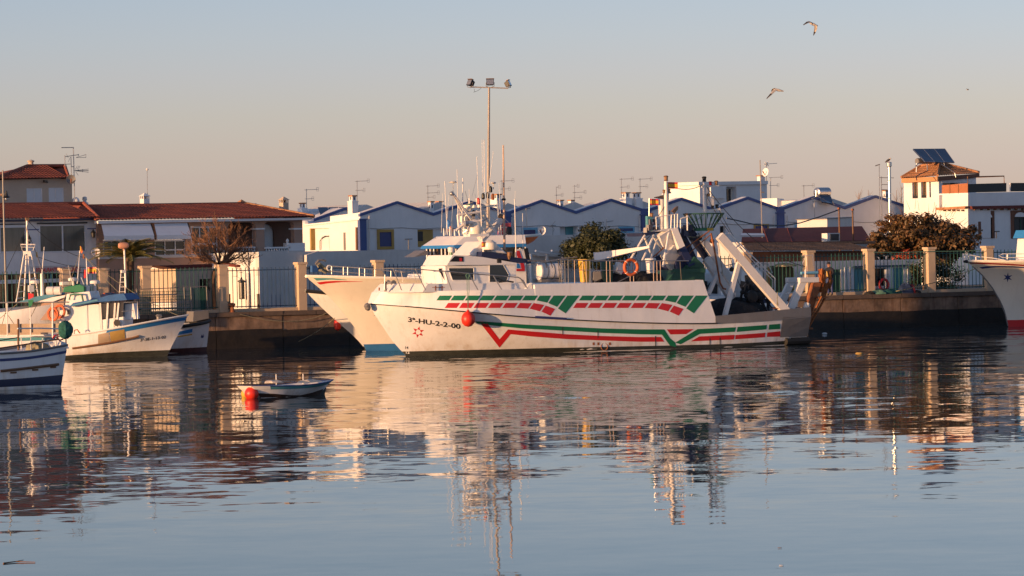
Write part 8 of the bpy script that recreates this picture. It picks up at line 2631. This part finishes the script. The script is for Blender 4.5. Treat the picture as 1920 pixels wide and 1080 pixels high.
gull('gull gliding with swept wings, lower of the two large gulls', {'head': (1452, 167.5), 'tail': (1469, 171), 'wings': [([(1456, 166.5), (1450, 170), (1445, 176), (1437, 185)], -.12), ([(1458, 167.5), (1453, 165.5), (1449, 167), (1446, 171)], .25)]}, 205)
gull('tiny distant gull in the sky above the solar panels', {'head': (1812.6, 168.5), 'tail': (1816, 168.5), 'wings': [([(1814, 168), (1813.4, 167), (1812.5, 166.6), (1811.6, 166.8)], -.3), ([(1814.5, 168), (1815.2, 167), (1816, 167), (1817, 167.6)], .3)]}, 620)
pg_ = T('gull', 'gull perched on top of the shiny metal flue', 'bird', W(1667, 301, 246))
A(pg_, 'body', MB().lathe(W(1669, 297.8, 246), [(.02, -.02), (.05, .04), (.07, .14), (.05, .26), (.02, .36)], 10, W(1663, 302, 246) - W(1669, 297.8, 246)), FEATHD, smooth=True)
A(pg_, 'head', MB().ball(W(1669.3, 297.3, 246), .05), FEATH, smooth=True)
A(pg_, 'leg', MB().bar(W(1667, 301, 246), W(1667.2, 304, 246), .012, 4), ORANGE)

# ------------------------------------------------------------ trees
def leaves(c, rx, ry, rz, n, size, seed, lumps=9, lump=(.22, .42), shape=None):
    """many small leaf faces grouped into clumps through an uneven crown"""
    rnd = random.Random(seed)
    cl = []
    for k in range(lumps):
        th, e = rnd.uniform(0, 6.283), rnd.uniform(-.7, 1)
        r = rnd.uniform(.35, .95)
        q_ = math.sqrt(max(0, 1 - e * e))
        cl.append((Vector((rx * r * q_ * math.cos(th), ry * r * q_ * math.sin(th), rz * e * r)), rnd.uniform(*lump)))
    v, f = [], []
    while len(f) < n:
        b, s_ = cl[rnd.randrange(len(cl))]
        d = Vector((rnd.gauss(0, 1), rnd.gauss(0, 1), rnd.gauss(0, 1))).normalized()
        rad = s_ * (rnd.random() ** .35) * rnd.uniform(.7, 1.15)
        p = b + Vector((d.x * rx, d.y * ry, d.z * rz)) * rad
        if shape and not shape(p):
            continue
        p = Vector(c) + p
        nrm = (d + Vector((rnd.uniform(-.7, .7), rnd.uniform(-.7, .7), rnd.uniform(-.3, .9)))).normalized()
        t = nrm.cross(Vector((rnd.uniform(-1, 1), rnd.uniform(-1, 1), rnd.uniform(-1, 1)))).normalized()
        bt = nrm.cross(t)
        s2 = size * rnd.uniform(.6, 1.3)
        i = len(v)
        v.extend(((p + t * s2)[:], (p + bt * s2 * .45)[:], (p - t * s2 * .8)[:], (p - bt * s2 * .45)[:]))
        f.append((i, i + 1, i + 2, i + 3))
    return v, f
def crown(root, name, vf, mat, kind=None):
    off = wpos(root)
    me = bpy.data.meshes.new(name)
    me.from_pydata([(x - off.x, y - off.y, z - off.z) for x, y, z in vf[0]], [], vf[1])
    me.materials.append(mat)
    o = bpy.data.objects.new(name, me)
    COL.objects.link(o)
    o.parent = root
    o['kind'] = 'stuff'
    return o
def branches(root, base, top, r, n, seed, spread, mat=BARK, lift=.5):
    rnd = random.Random(seed)
    base, top = Vector(base), Vector(top)
    A(root, 'trunk', MB().tube([base, base.lerp(top, .5) + Vector((rnd.uniform(-.1, .1), rnd.uniform(-.1, .1), 0)), top], r, 9, r * .6), mat, smooth=True)
    for k in range(n):
        th = k * 2.4 + rnd.uniform(-.4, .4)
        a = base.lerp(top, rnd.uniform(.55, 1))
        d = Vector((math.cos(th), math.sin(th), lift + rnd.uniform(0, .5))).normalized() * spread * rnd.uniform(.6, 1)
        A(root, 'limb', MB().tube([a, a + d * .45 + Vector((0, 0, .1)), a + d], r * .45, 6, r * .12), mat)
tb_ = Vector((*W(1120, 520, 228).xy, QZ))
t1 = T('round_tree', 'dense round dark green tree behind the trawler rail', 'tree', tb_)
cc = W(1122, 468, 228)
branches(t1, tb_, cc - Vector((0, 0, .3)), .14, 6, 3, .9)
crown(t1, 'crown', leaves(cc, 1.70, 1.6, 1.22, 16000, .09, 21, 46, (.3, .5)), LEAFD)
crown(t1, 'inner_crown', leaves(cc, 1.45, 1.3, 1.05, 6000, .13, 22, 38, (.3, .5)), LEAFD)
tb_ = Vector((*W(1735, 520, 240).xy, QZ))
t2 = T('brown_tree', 'broad brownish tree with feathery autumn foliage in front of the tower house', 'tree', tb_)
cc = W(1733, 450, 240)
branches(t2, tb_, cc - Vector((0, 0, .2)), .18, 9, 5, 2.2)
rnd2 = random.Random(99)
for k, (x, y, Yd, rx, ry, rz, n_) in enumerate(((1736, 444, 240, 2.8, 2.2, 1.5, 11000), (1658, 462, 239, 1.45, 1.2, .85, 3600), (1803, 452, 240.5, 1.35, 1.2, 1.1, 3600), (1690, 424, 240, 1.4, 1.2, .75, 2400))):
    crown(t2, 'crown', leaves(W(x, y, Yd), rx, ry, rz, n_, .11, 31 + k, 44 if k == 0 else 22, (.14, .32)), LEAFB)
for k in range(46):
    th = rnd2.uniform(0, math.pi)
    p_ = W(1732 + 92 * math.cos(th) * rnd2.uniform(.75, 1.0), 448 - 60 * math.sin(th) * rnd2.uniform(.75, 1.0), 239.5)
    A(t2, 'sprig', MB().bar(p_, p_ + Vector((math.cos(th) * .5 + rnd2.uniform(-.2, .2), rnd2.uniform(-.3, .1), math.sin(th) * .45 + rnd2.uniform(-.1, .25))), .012, 3, .005), TWIG)
crown(t2, 'inner_crown', leaves(cc - Vector((0, 0, .35)), 3.0, 1.8, 1.3, 9000, .14, 32, 44), LEAFB)
c2 = W(1710, 485, 238.5)
crown(t2, 'red_leaves', leaves(c2, 1.1, .6, .6, 420, .06, 33, 9), LEAFR)
c2 = W(1755, 520, 234.6)
hv = T('creeper', 'dark creeper and bush hanging behind the fence between the right pillars', 'bush', Vector((*c2.xy, QZ)))
crown(hv, 'leaves', leaves(c2, 1.7, .5, 1.25, 4200, .08, 35, 24), LEAFD)
A(hv, 'stem', MB().bar(Vector((*c2.xy, QZ)), c2, .05), BARK)
# bare tree
def bare(root, base, segs, depth, rnd, mat_b, mat_t, twig_mb, r0):
    pass
bt0 = Vector((*W(404, 560, 215.3).xy, QZ))
t3 = T('bare_tree', 'leafless tree with fine reddish twigs in front of the brown house', 'tree', bt0)
rnd = random.Random(77)
trunk_top = W(412, 493, 215.3)
A(t3, 'trunk', MB().tube([bt0, W(399, 525, 215.3), W(405, 506, 215.3), trunk_top], .17, 9, .13), BARK, smooth=True)
tw_ = MB()
def grow(p, d, ln, r, lev, mbt):
    q_ = p + d * ln * .55 + Vector((rnd.uniform(-.08, .08), rnd.uniform(-.08, .08), rnd.uniform(-.03, .08))) * ln
    e = q_ + (d + Vector((0, 0, .15))).normalized() * ln * .5
    mbt.tube([p, q_, e], max(r, .008), 5 if lev < 2 else 3, max(r * .55, .006))
    if lev >= 4:
        return
    nb = (5, 4, 4, 3)[lev]
    for k in range(nb):
        a = p.lerp(q_, rnd.uniform(.3, 1)) if k % 2 else q_.lerp(e, rnd.uniform(.2, 1))
        dd = (d + Vector((rnd.uniform(-1, 1), rnd.uniform(-1, 1), rnd.uniform(-.4, .8))) * .95).normalized()
        grow(a, dd, ln * rnd.uniform(.5, .72), r * .45, lev + 1, mbt)
for k, (x, y, b, l_) in enumerate(((360, 462, -.3, 1.2), (378, 435, .3, 1.3), (430, 432, -.2, 1.3), (456, 455, .3, 1.2), (472, 480, -.2, 1.1), (345, 484, .2, 1.2), (404, 425, 0, 1.35), (440, 470, .5, 1.0), (372, 482, .5, 1.0))):
    tgt = W(x, y, 215.3 + b * 3)
    st_ = trunk_top - Vector((0, 0, rnd.uniform(0, .25)))
    lm_ = MB()
    tmb = MB()
    d = (tgt - st_).normalized()
    grow(st_, d, l_, .065, 0, tmb)
    A(t3, 'limb', tmb, TWIG)
lmb = MB().tube([W(395, 545, 215.3), W(378, 522, 215.1), W(362, 500, 215), W(352, 478, 215)], .06, 6, .02)
A(t3, 'limb', lmb, BARK)
A(t3, 'limb', MB().tube([W(412, 492, 215.3), W(430, 488, 215), W(438, 480, 214.9), W(440, 470, 214.8)], .06, 6, .02), BARK)
sp2 = Vector((*W(467, 580, 216).xy, QZ))
t4 = T('bare_sapling', 'thin pale leafless sapling against the sunlit yard wall', 'tree', sp2)
smb = MB()
A(t4, 'trunk', MB().bar(sp2, W(467, 505, 216), .035, 6, .02), TWIGF)
for k in range(9):
    grow(W(467, 512 - k * 2, 216), Vector((rnd.uniform(-.5, .5), rnd.uniform(-.3, .3), 1)).normalized(), .6, .012, 2, smb)
A(t4, 'twigs', smb, TWIGF, kind='stuff')
for k, (x, yt) in enumerate(((1610, 362), (1628, 356), (1681, 356), (1690, 350))):
    b0 = Vector((*W(x, 400, 420 + k * 9).xy, QZ))
    pt4 = T('bare_poplar', ('faint leafless poplar far behind, left of the last blue gable', 'taller faint leafless poplar far behind the last blue gable', 'faint leafless poplar far behind, just right of the metal flue', 'faint leafless poplar far behind, touching the tower wall')[k], 'tree', b0)
    tp4 = W(x, yt, 420 + k * 9)
    A(pt4, 'trunk', MB().bar(b0, tp4, .10, 5, .02), TWIGF)
    pm4 = MB()
    for j in range(26):
        a = b0.lerp(tp4, rnd.uniform(.55, .97))
        pm4.bar(a, a + Vector((rnd.uniform(-.5, .5), rnd.uniform(-.3, .3), rnd.uniform(.5, 1.1))), .02, 3, .006)
    A(pt4, 'twigs', pm4, TWIGF, kind='stuff')
# palm
pb = Vector((*W(243, 560, 211.3).xy, QZ))
t5 = T('palm', 'short palm with arching fronds behind the left quay fence', 'palm tree', pb)
pc_ = W(243, 484, 211.3)
A(t5, 'trunk', MB().tube([pb, pb.lerp(pc_, .5), pc_], .20, 10, .24), BARK, smooth=True)
for k in range(40):
    th = k * 2.399 + rnd.uniform(-.2, .2)
    up0 = .35 + 1.15 * (k / 40)
    ln = rnd.uniform(1.8, 2.4) * (1.0 if up0 < 1 else .85)
    d = Vector((math.cos(th), math.sin(th), 0))
    pts = []
    for j in range(8):
        t = j / 7
        pts.append(pc_ + d * (ln * t * math.cos(up0 * (1 - .45 * t))) + Vector((0, 0, ln * (t * math.sin(up0) * .95 - .44 * t * t))))
    fr_o = MB().tube(pts, .022, 4, .006)
    for j in range(2, 34):
        t = j / 34 * 7
        i0 = min(int(t), 6)
        a = pts[i0].lerp(pts[i0 + 1], t - i0)
        tan = (pts[i0 + 1] - pts[i0]).normalized()
        sd = tan.cross(Vector((0, 0, 1))).normalized()
        for e in (-1, 1):
            l3 = .46 * (1 - .55 * abs(j / 34 - .4)) * rnd.uniform(.8, 1.1)
            tip = a + (sd * e * .75 + tan * .6 - Vector((0, 0, .28))) * l3
            fr_o.poly([a - tan * .032, a + tan * .032, tip])
    A(t5, 'frond', fr_o, PALM)

dw = T('driftwood', 'thin dark stick floating near the bottom left corner', 'stick', WZ(35, 1054, 0))
A(dw, 'stick', MB().tube([WZ(6, 1056, .01), WZ(28, 1053, .015), WZ(66, 1054, .01)], .012, 5, .006), WOOD)
A(dw, 'twig', MB().bar(WZ(28, 1053, .015), WZ(44, 1050, .03), .006, 4), WOOD)
for x, y, lab in ((1462, 1027, 'tiny dark leaf floating on calm water near the bottom edge, right of centre'), (1465, 1060, 'pale speck of feather floating lowest on the calm water, right of centre')):
    lf_ = T('floating_leaf', lab, 'leaf', WZ(x, y, 0))
    c = WZ(x, y, .008)
    A(lf_, 'blade', MB().prism([c + Vector((math.cos(a) * .035, math.sin(a) * .02, 0)) for a in (0, 1.05, 2.1, 3.14, 4.2, 5.2)], Vector((0, 0, .006))), WOOD if y < 1040 else FEATH)

# ------------------------------------------------------------ what repeats
GROUPS = {'trawler': 'trawlers moored along the quay', 'fishing boat': 'fishing boats moored along the quay', 'house': 'houses behind the harbour', 'bird': 'gulls over the harbour', 'fender': 'red fenders', 'float': 'small floats on the water and boats',
          'flag': 'flags and pennants on the boats', 'life ring': 'orange life rings', 'fishing net': 'nets and net heaps', 'fence': 'quay fences', 'trawl door': 'trawl doors at the stern', 'tree': 'trees along the quay', 'cloth': 'cloths on the dinghy',
          'rope': 'ropes and lines', 'pole': 'poles above the roofs', 'post': 'black posts at the fence foot', 'aerial': 'aerial poles', 'life raft': 'life raft canisters', 'shed': 'sheds behind the quay', 'wall': 'walls behind the quay', 'leaf': 'scraps floating on the water'}
SUB = {'row_house': 'blue edged row houses', 'rear_house': 'pale rear row of houses', 'bare_poplar': 'faint poplars far behind', 'yellow_float': 'yellow floats'}
tops_ = [o for o in SC.objects if o.parent is None and 'category' in o.keys()]
cnt_ = {}
for o in tops_:
    cnt_[o['category']] = cnt_.get(o['category'], 0) + 1
for o in tops_:
    base_ = o.name.split('.')[0]
    if base_ in SUB:
        o['group'] = SUB[base_]
    elif cnt_[o['category']] > 1 and o['category'] in GROUPS:
        o['group'] = GROUPS[o['category']]
